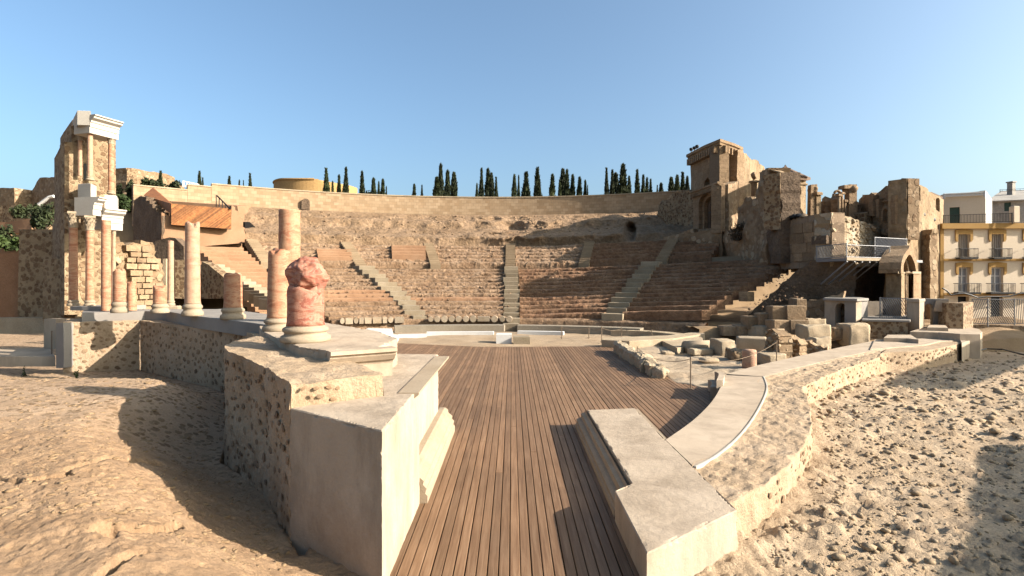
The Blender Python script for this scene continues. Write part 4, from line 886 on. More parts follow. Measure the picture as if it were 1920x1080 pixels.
# ------------------------------------------------------------------ hill behind the wall, cypresses
X, Y = np.meshgrid(np.linspace(-90, 90, 60), np.linspace(30, 150, 50)); D = np.hypot(X - CC[0], Y - CC[1]); p = np.stack([X.ravel(), Y.ravel(), 0 * X.ravel()], 1)
Z = np.where(D > RW + 1.2, 10.6 + fbm(p, .06, 3, 4).reshape(X.shape) * .7 - .0 * D, -.42); Z = np.where((D > RW + 1.2) & (np.arctan2(X - CC[0], Y - CC[1]) < phi(250, RW) - .02), 4.5, Z)
Z = np.where((X > 16.5) & (Y < 62), -.42, Z)
grid('hill', np.stack([X, Y, Z], -1).transpose(1, 0, 2), MT['sandl'], kind='structure')
def leaf_mat(name, cols):
    m, t, b = nodes(name); p = gpos(t); c = ramp(t, noise(t, p, 1.1, 4, .6), alb(cols, .62)); c = tint(t, c, .75, 1.3); t.links.new(c, b.inputs['Base Color']); b.inputs['Roughness'].default_value = .75; return m
MT['cyp'] = leaf_mat('cypress_foliage', [(.3, (.016, .022, .010)), (.5, (.032, .042, .018)), (.75, (.06, .072, .03))])
MT['leaf'] = leaf_mat('shrub_foliage', [(.3, (.018, .028, .010)), (.5, (.035, .055, .018)), (.75, (.07, .09, .03))])
MT['bark'] = plain('bark', (.07, .05, .035), .9)
def spindle(seed, n=1500, fat=.11, lean=.02):
    r = np.random.default_rng(seed); V = []; Fs = []
    ph_ = r.random() * 6.28; wob = r.uniform(.6, 1.0)
    for i in range(n):
        t = r.random() ** .85; a_ = r.random() * 6.283; rad = fat * (math.sin(min(1, t * 4.5 + .12) * math.pi / 2)) * (1 - t) ** (.5 + .25 * (seed % 3)) * (1 + .3 * math.sin(t * 19 * wob + ph_ + 2 * a_) * r.random()) ; a = a_
        q = rad * (r.random() ** .45); c = np.array([math.cos(a) * q + lean * t * math.sin(ph_), math.sin(a) * q, .03 + t * .97]); s = .02 + .018 * r.random()
        d = np.array([math.cos(a) * .35 + r.normal() * .2, math.sin(a) * .35 + r.normal() * .2, 1.0]); d /= np.linalg.norm(d); w = np.cross(d, r.normal(size=3)); w /= np.linalg.norm(w)
        b = len(V); V += [tuple(c - w * s * .4), tuple(c + w * s * .4), tuple(c + d * s * 1.9)]; Fs.append((b, b + 1, b + 2))
    me = bpy.data.meshes.new('cypress_crown'); me.from_pydata(V, [], Fs); me.materials.append(MT['cyp']); return me
SPN = [spindle(i + 1, 2300, .1 + .012 * (i % 3), .02 + .03 * (i % 4 == 1)) for i in range(9)]
TRK = MB().tube([(0, 0, -.05), (0, 0, .25), (0.003, 0, .6)], [.016, .012, .005], 7)
me_ = bpy.data.meshes.new('trunk'); me_.from_pydata(TRK.v, [], TRK.f); me_.materials.append(MT['bark'])
def cypress(xp, ytop, wpx, Y, label, group, k, zb=10.6):
    top = P(xp, ytop, Y).z; h = top - zb; o = thing('cypress_tree', (*PX(xp, Y), zb), label, 'tree', group); fat = (.1 + .012 * (k % 3)) * 2
    s = wpx * Y / F / fat * 1.7; b = PX(xp, Y)
    share(SPN[k % 9], 'crown', o, (b.x, b.y, zb), (0, 0, k * 1.7), (s, s, h)); share(me_, 'trunk', o, (b.x, b.y, zb), (0, 0, 0), (max(s, 1.5), max(s, 1.5), h))
ORDN = ['leftmost', 'second', 'third', 'fourth', 'fifth', 'sixth', 'seventh', 'eighth']
def clump(place, items, Y0=66):
    n = len(items)
    for i, (x, y, w) in enumerate(items):
        tall = min(items, key=lambda q: q[1]) == items[i]
        od = 'leftmost' if i == 0 else ('rightmost' if i == n - 1 else ORDN[i] + ' from left')
        lab = f'{"tallest" if tall else "dark"} cypress, {od} of {n} {place}'
        cypress(x, y, w, Y0 + (i * 7 % 5) * 1.3, lab, 'cypresses beyond the top wall', int(x) % 7 + i)
clump('above the wood clad box', [(374, 324, 8), (381, 336, 6)])
clump('just left of the round ochre building', [(430, 333, 8), (449, 340, 4), (457, 341, 4), (470, 328, 9)])
clump('in front of the round ochre building', [(613, 318, 12), (624, 342, 5), (635, 331, 10), (648, 317, 11)], 62)
clump('just right of the round ochre building', [(679, 324, 9), (701, 336, 9), (710, 343, 5), (717, 338, 9), (724, 352, 5)])
clump('by the low round bush', [(776, 347, 8), (791, 349, 6)])
clump('in the tall clump left of centre', [(818, 334, 13), (827, 310, 9), (840, 322, 10), (852, 326, 11)])
clump('in the clump just left of the central stair', [(894, 346, 5), (902, 319, 10), (914, 319, 11), (922, 327, 9), (931, 335, 8)])
clump('in the clump right of the central stair', [(964, 330, 8), (972, 332, 6), (985, 326, 17), (1008, 317, 12)])
clump('in the dense clump of eight right of centre', [(1035, 329, 11), (1050, 339, 8), (1056, 320, 12), (1063, 321, 10), (1073, 330, 10), (1086, 334, 10), (1097, 340, 6), (1102, 350, 4)])
clump('in the clump above the shaded wall', [(1138, 318, 9), (1147, 322, 10), (1155, 327, 13), (1168, 311, 16), (1180, 333, 7), (1195, 322, 11), (1205, 331, 10), (1213, 336, 8), (1220, 339, 8)])
clump('beside the church tower', [(1233, 349, 5), (1240, 345, 9), (1259, 335, 11), (1269, 331, 10), (1281, 326, 12), (1288, 333, 8)], 64)
def bush(name, c, rx, ry, rz, n, label, mat, group=None, ls=.09, seed=1):
    r = np.random.default_rng(seed + n); V = []; Fs = []; o = thing(name, (c[0], c[1], c[2]), label, 'bush', group)
    cl = np.clip(r.normal(size=(14, 3)), -1.3, 1.3) * [.32, .32, .26] + [0, 0, .45]
    for i in range(n):
        k = cl[r.integers(14)]; d = r.normal(size=3); d /= np.linalg.norm(d); q = k + d * .3 * r.random() ** .4; q[2] = max(q[2], .02); p = np.array([q[0] * rx, q[1] * ry, q[2] * rz]) + np.array(c); s = ls * (.6 + .8 * r.random())
        u = r.normal(size=3); u /= np.linalg.norm(u); w = np.cross(u, r.normal(size=3)); w /= np.linalg.norm(w); b = len(V); V += [p - u * s, p + w * s * .5, p + u * s, p - w * s * .5]; Fs.append((b, b + 1, b + 2, b + 3))
    mesh('foliage', np.array(V), Fs, mat, o); m = MB()
    for k in range(4): m.tube([c, (c[0] + cl[k][0] * rx, c[1] + cl[k][1] * ry, c[2] + max(.2, cl[k][2]) * rz)], [.03 * rx + .01, .01], 5)
    m.build('stems', MT['bark'], o)
bush('round_bush', (*PX(690, 66), 10.6), 1.6, 1.4, 3.6, 900, 'dark bushy tree among the cypresses right of the ochre building', MT['cyp'], ls=.25, seed=2)
bush('round_bush', (*PX(770, 66), 10.6), 1.2, 1.2, 2.6, 700, 'low round dark bush on the wall edge left of the tall clump', MT['cyp'], ls=.25, seed=3)
for k_, (x_, Yb_, w_, h_, lab_) in enumerate(((745, 66, 1.0, 1.7, 'small dark bush on the wall edge left of the low round bush'), (868, 67, .9, 1.5, 'small dark bush between the two cypress clumps left of centre'), (945, 66, .8, 1.6, 'tiny dark bush just left of the central stair line'), (1025, 66, 1.0, 1.9, 'dark bush at the foot of the dense clump of eight'), (1115, 67, 1.2, 2.0, 'dark bush right of the dense clump of eight'), (1228, 66, 1.1, 1.9, 'small dark bush left of the cypresses by the church tower'), (500, 66, .9, 1.6, 'small dark bush left of the round ochre building'))):
    bush('round_bush', (*PX(x_, Yb_), 10.6), w_, w_, h_, 450, lab_, MT['cyp'], 'dark bushes beyond the top wall', .22, 90 + k_)
bush('round_bush', (*PX(1132, 68), 10.6), 1.6, 1.2, 2.6, 700, 'low dark bush between the two right cypress clumps', MT['cyp'], ls=.25, seed=4)
# ================================================================== the ruined church above the right side of the bowl
def cuts(pts): return pts
tw_ = thing('church_tower', (*PX(1349, 42), 5.5), 'square church tower with corbelled cornice at the right end of the top wall', 'tower')
TL, TR = ((1349, 42), (1295, 47)), ((1349, 42), (1384, 44.6))
wall('left_wall', *TL, [(1349, 272), (1349, 440), (1295, 440), (1295, 303)], MT['ash'], tw_, thick=.8, holes=[[(1321, 353), (1321, 341), (1326, 332.5), (1331.5, 338), (1331.5, 352)]], d=.5, amp=.03)
MT['greyp'] = stone('shaded_grey_render', [(.3, (.21, .165, .12)), (.7, (.28, .22, .165))], .9, 12, .35, fine=14)  # grey plaster, darkened in colour for shade on the tower's right wall
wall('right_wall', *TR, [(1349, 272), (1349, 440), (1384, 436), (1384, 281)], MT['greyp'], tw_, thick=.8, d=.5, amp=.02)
cA, cB, cC_ = PX(1295, 47), PX(1349, 42), PX(1384, 44.6); zt = P(1349, 262.5, 42).z
def corn(nm, path, z, h, o, mat, par):
    return sweep(nm, path, [(.1, z), (-o * .6, z), (-o * .7, z + h * .35), (-o, z + h * .5), (-o, z + h), (.1, z + h)], mat, par, d=1.5, dp=2)
corn('cornice', [cA, cB, cC_], zt - .42, .42, .42, MT['ash'], tw_)
MB().prism([tuple(cA), tuple(cB), tuple(cC_), (cC_.x + 2.5, cC_.y + 5), (cA.x + 3, cA.y + 4)], zt - .35, zt - .1).build('roof_slab', MT['ash'], tw_)
MB().prism([(cA.x + .9, cA.y - .3), (cB.x + .6, cB.y + 1.2), (cC_.x - .2, cC_.y + .9), (cC_.x + 2, cC_.y + 4.6), (cA.x + 3, cA.y + 3.6)], 5.5, zt - .36).build('core', MT['ash'], tw_)
for (a, b, n, nx) in ((cA, cB, 13, None), (cB, cC_, 6, None)):
    d = (b - a).normalized(); nn = Vector((d.y, -d.x)); 
    if nn.dot(-a) < 0: nn = -nn
    for k in range(n):
        q = a + (b - a) * ((k + .5) / n) + nn * .2; MB().box((q.x, q.y, zt - .42 - .28), (.2, .42, .54), math.atan2(d.y, d.x), .03).build('corbel', MT['ash'], tw_)
for k, x in enumerate((1293, 1299, 1304)):
    c = P(x + 3, 292 - k * 4, 46.6 - k * .5); o = thing('floodlight', (c.x, c.y, zt), ['leftmost', 'middle', 'right'][k] + ' of three round floodlights on the church tower cornice', 'floodlight', 'tower floodlights')
    MB().lathe((c.x, c.y, zt + .25), [(.06, 0), (.15, .06), (.16, .2), (.12, .26)], 14).build('lamp_head', MT['iron'], o, True); MB().tube([(c.x, c.y, zt - .02), (c.x, c.y, zt + .26)], .04, 6).build('bracket', MT['iron'], o)
# portal in front of the tower
pt = thing('church_portal', (*PX(1330, 41.5), 6), 'stone front with deep recessed round-arched portal below the church tower', 'portal')
A_, B_ = (1352.5, 39.5), (1299, 44)
def arch(x0, x1, yb0, yb1, ysp, ytop, n=9):        # opening outline in photo pixels
    c = (x0 + x1) / 2; w = (x1 - x0) / 2; return [(x0, yb0), (x0, ysp)] + [(c - w * math.cos(q), ysp + (ytop - ysp) * math.sin(q)) for q in np.linspace(0, math.pi, n)[1:-1]] + [(x1, ysp), (x1, yb1)]
h0, h1, h2, h3 = arch(1309.5, 1341.5, 430, 427, 386, 363), arch(1313, 1341, 430, 427, 387, 368), arch(1317, 1340.6, 430, 427, 388, 373), arch(1321.5, 1340.2, 430, 427, 390, 379)
wall('front_wall', A_, B_, [(1352.5, 345), (1352.5, 434), (1299, 440), (1299, 367)], MT['ash'], pt, .3, [h0], .35, .02)
for k, (hO, hI) in enumerate(((h0, h1), (h1, h2), (h2, h3))):
    grow = [((x - 1325.5) * 1.05 + 1325.5, (y - 400) * 1.05 + 400) for x, y in hO]
    wall('arch_order', A_, B_, grow, MT['dark'] if k == 1 else MT['ash'], pt, .3, [hI], .25, .01, offs=-.33 * (k + 1))
wall('inner_wall', (1352, 44), (1315, 47.5), [(1352, 360), (1352, 440), (1310, 440), (1310, 360)], MT['plast'], pt, .3, d=.6, amp=.02)
a = PX(1352.5, 39.5); b = PX(1299, 44); zt2 = P(1352.5, 345, 39.5).z
corn('cornice', [b, a], zt2 - .1, .28, .3, MT['ash'], pt)
for k in range(14):
    q = b + (a - b) * ((k + .5) / 14); MB().box((q.x - .14, q.y, zt2 - .24), (.26, .16, .25), 0, .02).build('corbel', MT['ash'], pt)
g = MB(); g.tube([P(1329, 399, 41.6), P(1340.5, 396, 40.6)], .045, 6); g.tube([P(1334.5, 380, 41.1), P(1334.5, 428, 41.1)], .03, 6); g.build('window_bars', MT['iron'], pt)
wall('side_pier', (1352.5, 39.5), (1367, 40.3), [(1352.5, 344), (1367, 344.5), (1367, 436), (1352.5, 436)], MT['ash'], pt, .8, d=.4, amp=.01)
wall('rough_return', (1366.5, 39.6), (1387, 42), [(1366, 345), (1374, 343), (1385, 340), (1386, 400), (1383, 436), (1366, 436)], MT['ruin'], pt, .8, d=.3, amp=.06, rag=.05)
# broken walls right of the tower
o = thing('broken_wall', (*PX(1396, 44), 6), 'tall sunlit plastered wall with ragged diagonal top right of the church tower', 'wall')
wall('masonry', (1395, 44), (1440, 47.5), [(1395, 286), (1402, 291), (1410, 298), (1418, 300), (1424, 308), (1430, 310), (1436, 319), (1450, 326), (1450, 395), (1395, 395)], MT['plast'], o, 1.0, d=.35, amp=.05, rag=.12)
wall('end_pier', (1382.5, 42.8), (1396, 43.4), [(1382.5, 281), (1387, 279.5), (1394, 281), (1396, 298), (1396, 395), (1382.5, 395)], MT['ash'], o, .8, d=.3, amp=.06, rag=.06)
c = P(1414, 366, 41.5); o = thing('finial_pillar', (c.x, c.y, c.z - 1), 'small pillar with capped top and stone ball in front of the sunlit broken wall', 'pillar')
MB().box((c.x, c.y, c.z - .1), (.3, .3, 2.1), .4, .03).build('shaft', MT['ash'], o); MB().box((c.x, c.y, c.z + 1.05), (.55, .55, .16), .4, .04).build('cap', MT['ash'], o)
lump('ball', (c.x - .02, c.y, c.z + 1.5), .25, (1, 1, 1.25), MT['ash'], 3, o, .1, 3)
o = thing('massive_ruin_wall', (*PX(1405, 37), 4), 'massive ragged rubble wall between the church portal and the terrace wall', 'wall')
wall('masonry', (1352, 40.2), (1441, 33.4), [(1352, 434), (1372, 432), (1384, 428), (1384, 402), (1385, 388), (1392, 384), (1398, 369), (1407, 368), (1410, 373), (1417, 371), (1420, 323), (1430, 320), (1441, 316), (1441, 494), (1352, 494)], MT['ruin'], o, 1.4, d=.22, amp=.16, fq=.8, rag=.08)
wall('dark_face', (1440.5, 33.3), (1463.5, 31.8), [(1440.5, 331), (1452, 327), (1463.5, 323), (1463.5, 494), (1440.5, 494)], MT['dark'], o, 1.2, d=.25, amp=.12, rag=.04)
wall('lit_face', (1463.5, 31.8), (1513, 34.2), [(1463.5, 323), (1470, 323), (1475, 330), (1482, 336), (1485, 350), (1489, 361), (1494, 374), (1502, 391), (1508, 404), (1508, 420), (1463.5, 430)], MT['rubf'], o, 1.0, d=.25, amp=.03, rag=.06)
MB().hexa([P(1438, 318, 34), P(1463, 324, 31.9), P(1470, 324, 32.4), P(1452, 317, 36)], [P(1438, 316, 34), P(1463, 322, 31.9), P(1470, 322, 32.4), P(1452, 315, 36)]).build('coping', MT['plast'], o)
MT['tile'] = stone('roof_tile', [(.3, (.13, .085, .06)), (.7, (.22, .15, .105))], 3, 14, .6, fine=20)
o = thing('chapel', (*PX(1490, 38), 5), 'plastered chapel with hipped tile roof behind the broken rubble wall', 'building')
wall('front_wall', (1462, 37.2), (1511, 38.4), [(1462, 324), (1511, 332), (1511, 420), (1462, 420)], MT['plast'], o, .5, [[(1496.5, 364), (1496.5, 350), (1502, 351), (1502, 365)]], .4, .02)
MB().hexa([P(1496, 364, 38.7), P(1502.5, 365, 38.9), P(1502.5, 350, 38.9), P(1496, 350, 38.7)], [P(1496, 364, 38.9), P(1502.5, 365, 39.1), P(1502.5, 350, 39.1), P(1496, 350, 38.9)]).build('window', MT['iron'], o)
ap, e1, e2, e3 = P(1472, 311.5, 41.5), P(1446, 325, 36.6), P(1513, 334, 38), P(1520, 333, 44)
e4 = P(1446, 325, 45); MB().add([ap, e1, e2, e3, e4] + [v - Vector((0, 0, .18)) for v in (e1, e2, e3, e4)], [(0, 1, 2), (0, 2, 3), (0, 3, 4), (0, 4, 1), (1, 5, 6, 2), (2, 6, 7, 3), (3, 7, 8, 4), (4, 8, 5, 1), (8, 7, 6, 5)]).build('roof', MT['tile'], o)
for k in range(22):
    q = e1.lerp(e2, (k + .5) / 22); t = min(1, 2 * abs((k + .5) / 22 - .42) + 0); q2 = q.lerp(ap, max(.1, 1 - t)); MB().tube([q + Vector((0, -.05, .03)), q2 + Vector((0, -.03, .05))], .07, 5).build('tile_row', MT['tile'], o)
corn('string_course', [PX(1464, 37.2), PX(1512, 38.4)], P(1500, 346, 38).z, .12, .12, MT['plast'], o)
def pillar(x0, x1, y0, y1, Y, label, cap=None, mat='ash', rz=.5):
    c = P((x0 + x1) / 2, y1, Y); t = P(0, y0, Y).z; w = (x1 - x0) * Y / F * .72; o = thing('ruined_pillar', (c.x, c.y, c.z), label, 'pillar'); n = 14
    m = MB().prism([(c.x + w * .5 * sx, c.y + w * .5 * sy) for sx, sy in ((-1, -1), (1, -.8), (1, 1), (-.9, 1))], c.z - 1.5, t)
    V = np.array(m.v); mesh('shaft', V + np.stack([fbm(V, 1, 3, 5), fbm(V, 1, 3, 7), fbm(V, 1, 3, 9)], 1) * .1, m.f, MT[mat], o)
    return o, c, t, w
o, c, t, w = pillar(1514, 1532, 348, 404, 33, 'broken square pillar with bracket, right of the chapel'); MB().box((c.x + w * .45, c.y - .1, P(0, 364, 33).z), (.5, .5, .18), .4, .04).build('bracket', MT['ash'], o); MB().box((c.x + w * .6, c.y, P(0, 385, 33).z), (.32, .4, 1.4), .2, .05).build('engaged_pier', MT['plast'], o)
lump('broken_top', (c.x, c.y, t - .2), .3, (.9, .9, .9), MT['ash'], 8, o, .35, 3)
o = thing('low_rubble_wall', (*PX(1553, 34.5), 5), 'low rubble wall with thin broken arch between the two ruined pillars', 'wall')
wall('masonry', (1533, 34.6), (1578, 34), [(1533, 380), (1541, 377), (1547, 366), (1556, 370), (1563, 366), (1568, 378), (1578, 372), (1578, 410), (1533, 410)], MT['ruin'], o, .5, d=.2, amp=.08, rag=.08)
pts = [P(1570 - 7.5 * math.cos(q), 371 - 13 * math.sin(q), 34.2) for q in np.linspace(.1, 2.7, 12)]; MB().tube(pts, .09, 6).build('arch_rib', MT['ash'], o)
o, c, t, w = pillar(1584, 1606, 347, 412, 33, 'tall ruined pier with clustered shafts and overhanging broken crown')
lump('crown', (c.x - .05, c.y, t - .3), .42, (1.0, .8, .8), MT['ash'], 21, o, .35, 3); MB().box((c.x - .4, c.y - .05, t - .15), (.5, .5, .22), .2, .05).build('crown_ledge', MT['ash'], o)
for k, x in enumerate((1573, 1578.5, 1584, 1589.5, 1595, 1600.5, 1606, 1611)):
    q = P(x, 415, 32.6 + .12 * k); zz_ = P(x, (366, 362, 376, 378, 377, 378, 380, 379)[k], 32.6).z; MB().tube([(q.x, q.y, q.z - 1), (q.x, q.y, zz_)], .085, 8).build('clustered_shaft', MT['ash'], o, True); MB().box((q.x, q.y, zz_), (.26, .26, .14), .3, .03).build('shaft_cap', MT['ash'], o)
wall('backing', (1570, 33.4), (1614, 33.9), [(1570, 372), (1576, 366), (1580, 361), (1584, 376), (1608, 378), (1614, 382), (1614, 420), (1570, 420)], MT['ash'], o, .5, d=.25, amp=.04, rag=.06)
o = thing('chapel_ruin', (*PX(1655, 32), 5), 'roofless shaded chapel ruin with gabled wall and a slit of sky through its arch', 'ruin')
wall('gable_wall', (1610, 33.8), (1701.5, 30), [(1610, 374), (1617, 368), (1617, 365), (1630, 364), (1634, 361), (1640, 364), (1641, 368), (1650, 357), (1660, 349), (1663, 349), (1664, 342), (1669, 339.5), (1677, 343), (1677, 348), (1689, 349), (1689, 339), (1691, 334.5), (1701.5, 334), (1701.5, 450), (1610, 430)], MT['ruin'], o, .7, holes=[arch(1664.5, 1671, 412, 411, 399, 393.5, 7)], d=.24, amp=.07, rag=.03)
for x0, x1, y0, y1, of in ((1639, 1648, 366, 405, .35), (1651, 1657, 373, 408, .3), (1681, 1692, 366, 420, .45), (1675, 1680, 352, 380, .25)):
    wall('engaged_pier', (1610, 33.8), (1701.5, 30), [(x0, y0), (x1, y0), (x1, y1), (x0, y1)], MT['ash'], o, .5, d=.3, amp=.04, rag=.05, offs=of)
wall('arch_surround', (1610, 33.8), (1701.5, 30), arch(1659, 1677, 414, 412, 398, 386, 9), MT['ash'], o, .25, [arch(1663, 1672.5, 415, 413, 399, 391, 9)], .25, .02, offs=.25)
corn('gable_moulding', [PX(1658, 31.9), PX(1680, 31)], P(0, 380, 31.4).z, .15, .3, MT['ash'], o)
o = thing('nave_wall', (*PX(1730, 32), 3), 'big sunlit plastered nave wall with two arched windows beside the cream house', 'wall')
wall('masonry', (1700.5, 30), (1770, 34), [(1700.5, 334), (1706, 336), (1713, 340), (1722, 345), (1731, 350), (1740, 355), (1742, 359), (1752, 364), (1770, 375), (1770, 580), (1690, 580), (1700.5, 434)], MT['plast'], o, .9, holes=[arch(1716.5, 1725.5, 373, 377, 353, 347, 7), arch(1754.5, 1761, 394, 398, 376, 371, 7)], d=.35, amp=.04, rag=.04)
MB().hexa([P(1744, 362, 33), P(1768, 374, 34.2), P(1768, 371, 36), P(1746, 361, 36)], [P(1744, 360.5, 33), P(1768, 372, 34.2), P(1768, 369, 36), P(1746, 359.5, 36)]).build('roof_edge', MT['tile'], o)
for x, y in ((1708.5, 393), (1731, 402), (1750.5, 411.5)):
    c = P(x, y, 30 + (x - 1700) / 70 * 4 - .02); lump('putlog_hole', (c.x, c.y, c.z), .16, (1, .35, 1), MT['iron'], 4, o, .2, 2)  # solid black lumps stand in for the shade inside the holes
# terrace wall: shaded ashlar on the left, sunlit rubble on the right
def brick_world(name, c1, c2, mo, bw, rh, ms, ang, bst=.5, vr=(.75, 1.15)):
    m, t, b = nodes(name); p = gpos(t); mp = N(t, 'ShaderNodeMapping'); mp.inputs['Rotation'].default_value = (0, 0, -ang); t.links.new(p, mp.inputs[0])
    sp = N(t, 'ShaderNodeSeparateXYZ'); t.links.new(mp.outputs[0], sp.inputs[0]); cb = N(t, 'ShaderNodeCombineXYZ'); nz_ = noise(t, p, 1.3, 3, .5)
    t.links.new(math_(t, 'ADD', sp.outputs[0], math_(t, 'MULTIPLY', nz_, .25)), cb.inputs[0]); t.links.new(math_(t, 'ADD', sp.outputs[2], math_(t, 'MULTIPLY', nz_, .22)), cb.inputs[1])
    bk = N(t, 'ShaderNodeTexBrick', offset=.5)
    for kk, vv in (('Scale', 1.0), ('Mortar Size', ms), ('Mortar Smooth', .3), ('Bias', 0), ('Brick Width', bw), ('Row Height', rh)): bk.inputs[kk].default_value = vv
    bk.inputs['Color1'].default_value = (*(x * ALB for x in c1), 1); bk.inputs['Color2'].default_value = (*(x * ALB for x in c2), 1); bk.inputs['Mortar'].default_value = (*(x * ALB for x in mo), 1); t.links.new(cb.outputs[0], bk.inputs['Vector'])
    c = mul(t, bk.outputs['Color'], ramp(t, noise(t, p, 2.2, 7, .7), [(.3, g3(vr[0])), (.7, g3(vr[1]))])); t.links.new(c, b.inputs['Base Color']); b.inputs['Roughness'].default_value = .92
    n = bump(t, b, bk.outputs['Fac'], -bst, .04); bump(t, b, noise(t, p, 9, 7, .7), .6, .06, n); return m
tl, tr = (PX(1462, 32.6), PX(1559, 29)), (PX(1559, 29), PX(1690, 33.5))
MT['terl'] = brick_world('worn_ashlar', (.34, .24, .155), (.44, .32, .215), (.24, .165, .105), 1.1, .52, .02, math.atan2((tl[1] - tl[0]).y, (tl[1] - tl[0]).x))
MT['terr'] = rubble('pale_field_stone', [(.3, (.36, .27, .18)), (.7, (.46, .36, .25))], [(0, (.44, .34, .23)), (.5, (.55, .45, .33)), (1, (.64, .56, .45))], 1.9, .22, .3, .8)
o = thing('terrace_wall', (*PX(1559, 29), 3), 'angular terrace wall, shaded ashlar on one side and sunlit field stone on the other', 'wall')
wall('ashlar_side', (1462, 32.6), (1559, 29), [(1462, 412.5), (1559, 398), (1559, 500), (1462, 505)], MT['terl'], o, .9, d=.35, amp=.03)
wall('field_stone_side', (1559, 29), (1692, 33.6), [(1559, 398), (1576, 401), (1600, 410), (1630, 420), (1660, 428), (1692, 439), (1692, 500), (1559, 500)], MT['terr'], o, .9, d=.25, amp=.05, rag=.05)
wall('upper_wall', (1622, 32.3), (1676, 34), [(1622, 399), (1630, 396), (1650, 404), (1672, 413), (1676, 440), (1622, 430)], MT['rubf'], o, .7, d=.25, amp=.05, rag=.06)
# separate squared blocks on the ashlar side, separate field stones on the sunlit side
MT['terb'] = stone('terrace_block', [(.25, (.31, .215, .14)), (.5, (.41, .3, .2)), (.75, (.49, .37, .26))], 1.1, 8, .8, fine=9, bd=.06, fv=(.75, 1.15), rnd=(.78, 1.2))
def unit_block(seed, mat):
    o_ = MB().box((0, 0, 0), (1, 1, 1), 0, .06).build('block', mat); o_.location = (0, 0, 0); V_ = np.array([v.co[:] for v in o_.data.vertices]); V_ -= V_.mean(0)
    for v, c_ in zip(o_.data.vertices, V_ + np.stack([fbm(V_ * 2, 1.3, 3, seed), fbm(V_ * 2, 1.3, 3, seed + 5), fbm(V_ * 2, 1.3, 3, seed + 9)], 1) * .07): v.co = c_
    me = o_.data; bpy.data.objects.remove(o_); return me
UB = [unit_block(q, MT['terb']) for q in range(4)]
def courses(par, a, b, out_, bw, bh, thick, seed, nm='block', gap=.03):
    pl_ = plane_uv(a, b); A0, dd, nn = pl_; pg = np.array([to_uv(pl_, *q) for q in out_]); r_ = np.random.default_rng(seed); z = pg[:, 1].min(); rz = math.atan2(dd.y, dd.x)
    while z < pg[:, 1].max():
        h = bh * r_.uniform(.8, 1.2); u = pg[:, 0].min() - r_.random() * bw * .5
        while u < pg[:, 0].max():
            w = bw * r_.uniform(.6, 1.4); c_ = np.array([[u, z], [u + w, z], [u + w, z + h], [u, z + h], [u + w / 2, z + h / 2]])
            if inpoly(c_, [tuple(q) for q in pg]).sum() >= 5:
                q = A0 + dd * (u + w / 2) + nn * (r_.uniform(-.01, .035)); share(UB[r_.integers(4)], nm, par, (q.x, q.y, z + h / 2), (0, 0, rz), (w - gap, thick, h - gap))
            u += w
        z += h
courses(o, (1462, 32.6), (1559, 29), [(1464, 413.5), (1558, 399.5), (1558, 500), (1464, 500)], .95, .5, .12, 3)
MT['fieldst'] = stone('field_stone', [(.25, (.42, .32, .21)), (.5, (.55, .44, .31)), (.75, (.66, .57, .45))], 1.6, 14, .6, fine=12, rnd=(.75, 1.15))
FST = [stone_mesh('field_stone', MT['fieldst'], 80 + i, .8, 1) for i in range(5)]
def field(par, a, b, out_, n, sz, seed, proud=.25):
    pl_ = plane_uv(a, b); A0, dd, nn = pl_; pg = [to_uv(pl_, *q) for q in out_]; r_ = np.random.default_rng(seed); P_ = np.array(pg); lo, hi = P_.min(0), P_.max(0); done = []; rz = math.atan2(dd.y, dd.x)
    for _ in range(n * 12):
        if len(done) >= n: break
        u, z = lo + (hi - lo) * r_.random(2); s_ = sz[0] + (sz[1] - sz[0]) * r_.random() ** 1.5
        if not inpoly(np.array([[u, z]]), pg)[0] or any((u - d[0]) ** 2 + (z - d[1]) ** 2 < (.82 * (s_ + d[2])) ** 2 for d in done): continue
        done.append((u, z, s_)); q = A0 + dd * u + nn * s_ * proud * .3; share(FST[r_.integers(5)], 'field_stone', par, (q.x, q.y, z), (math.pi / 2 * (r_.random() < .5), r_.uniform(-.5, .5), rz + r_.uniform(-.2, .2)), (s_ * r_.uniform(.9, 1.25), s_ * .5, s_ * r_.uniform(.7, 1)))
field(o, (1559, 29), (1692, 33.6), [(1560, 400), (1600, 412), (1660, 431), (1690, 441), (1690, 498), (1560, 498)], 230, (.1, .27), 5)
MB().box((*P(1542, 450, 29.55)[:2], P(0, 450, 29.5).z), (.5, 1.0, .45), .27, .03).build('niche', MT['dark'], o)
for k, (x, y) in enumerate(((1480, 404), (1486, 405), (1491, 403), (1499, 402), (1507, 402))):
    c = P(x, y, 32 - k * .25); lump('sand_bag', (c.x, c.y, c.z - .1), .24, (1.1, .8, .7), MT['iron'] if k < 4 else MT['greyp'], 40 + k, None, .25, 3, label=['leftmost of the dark sacks on the terrace wall', 'second dark sack from the left on the terrace wall', 'middle dark sack of the row on the terrace wall', 'dark sack next to the grey one on the terrace wall', 'grey sack at the right end of the row on the terrace wall'][k], cat='sack', kind='thing', group='sacks on the terrace wall')
o = thing('shaded_ruin_wall', (*PX(1720, 31), 1), 'plastered ruin wall in shadow with ragged edge, behind the gothic portal', 'wall')
wall('masonry', (1684, 32.8), (1750, 30.8), [(1684, 442), (1692, 436), (1720, 434), (1748, 429.5), (1748, 437), (1744, 441), (1744, 600), (1684, 600)], MT['ruin'], o, .5, d=.2, amp=.04, rag=.03)
wall('lit_return', (1745, 31.6), (1758, 32.2), [(1745, 441), (1749, 436), (1754, 446), (1754, 505), (1753, 600), (1745, 600)], MT['plast'], o, .4, d=.4, amp=.01, rag=.0)
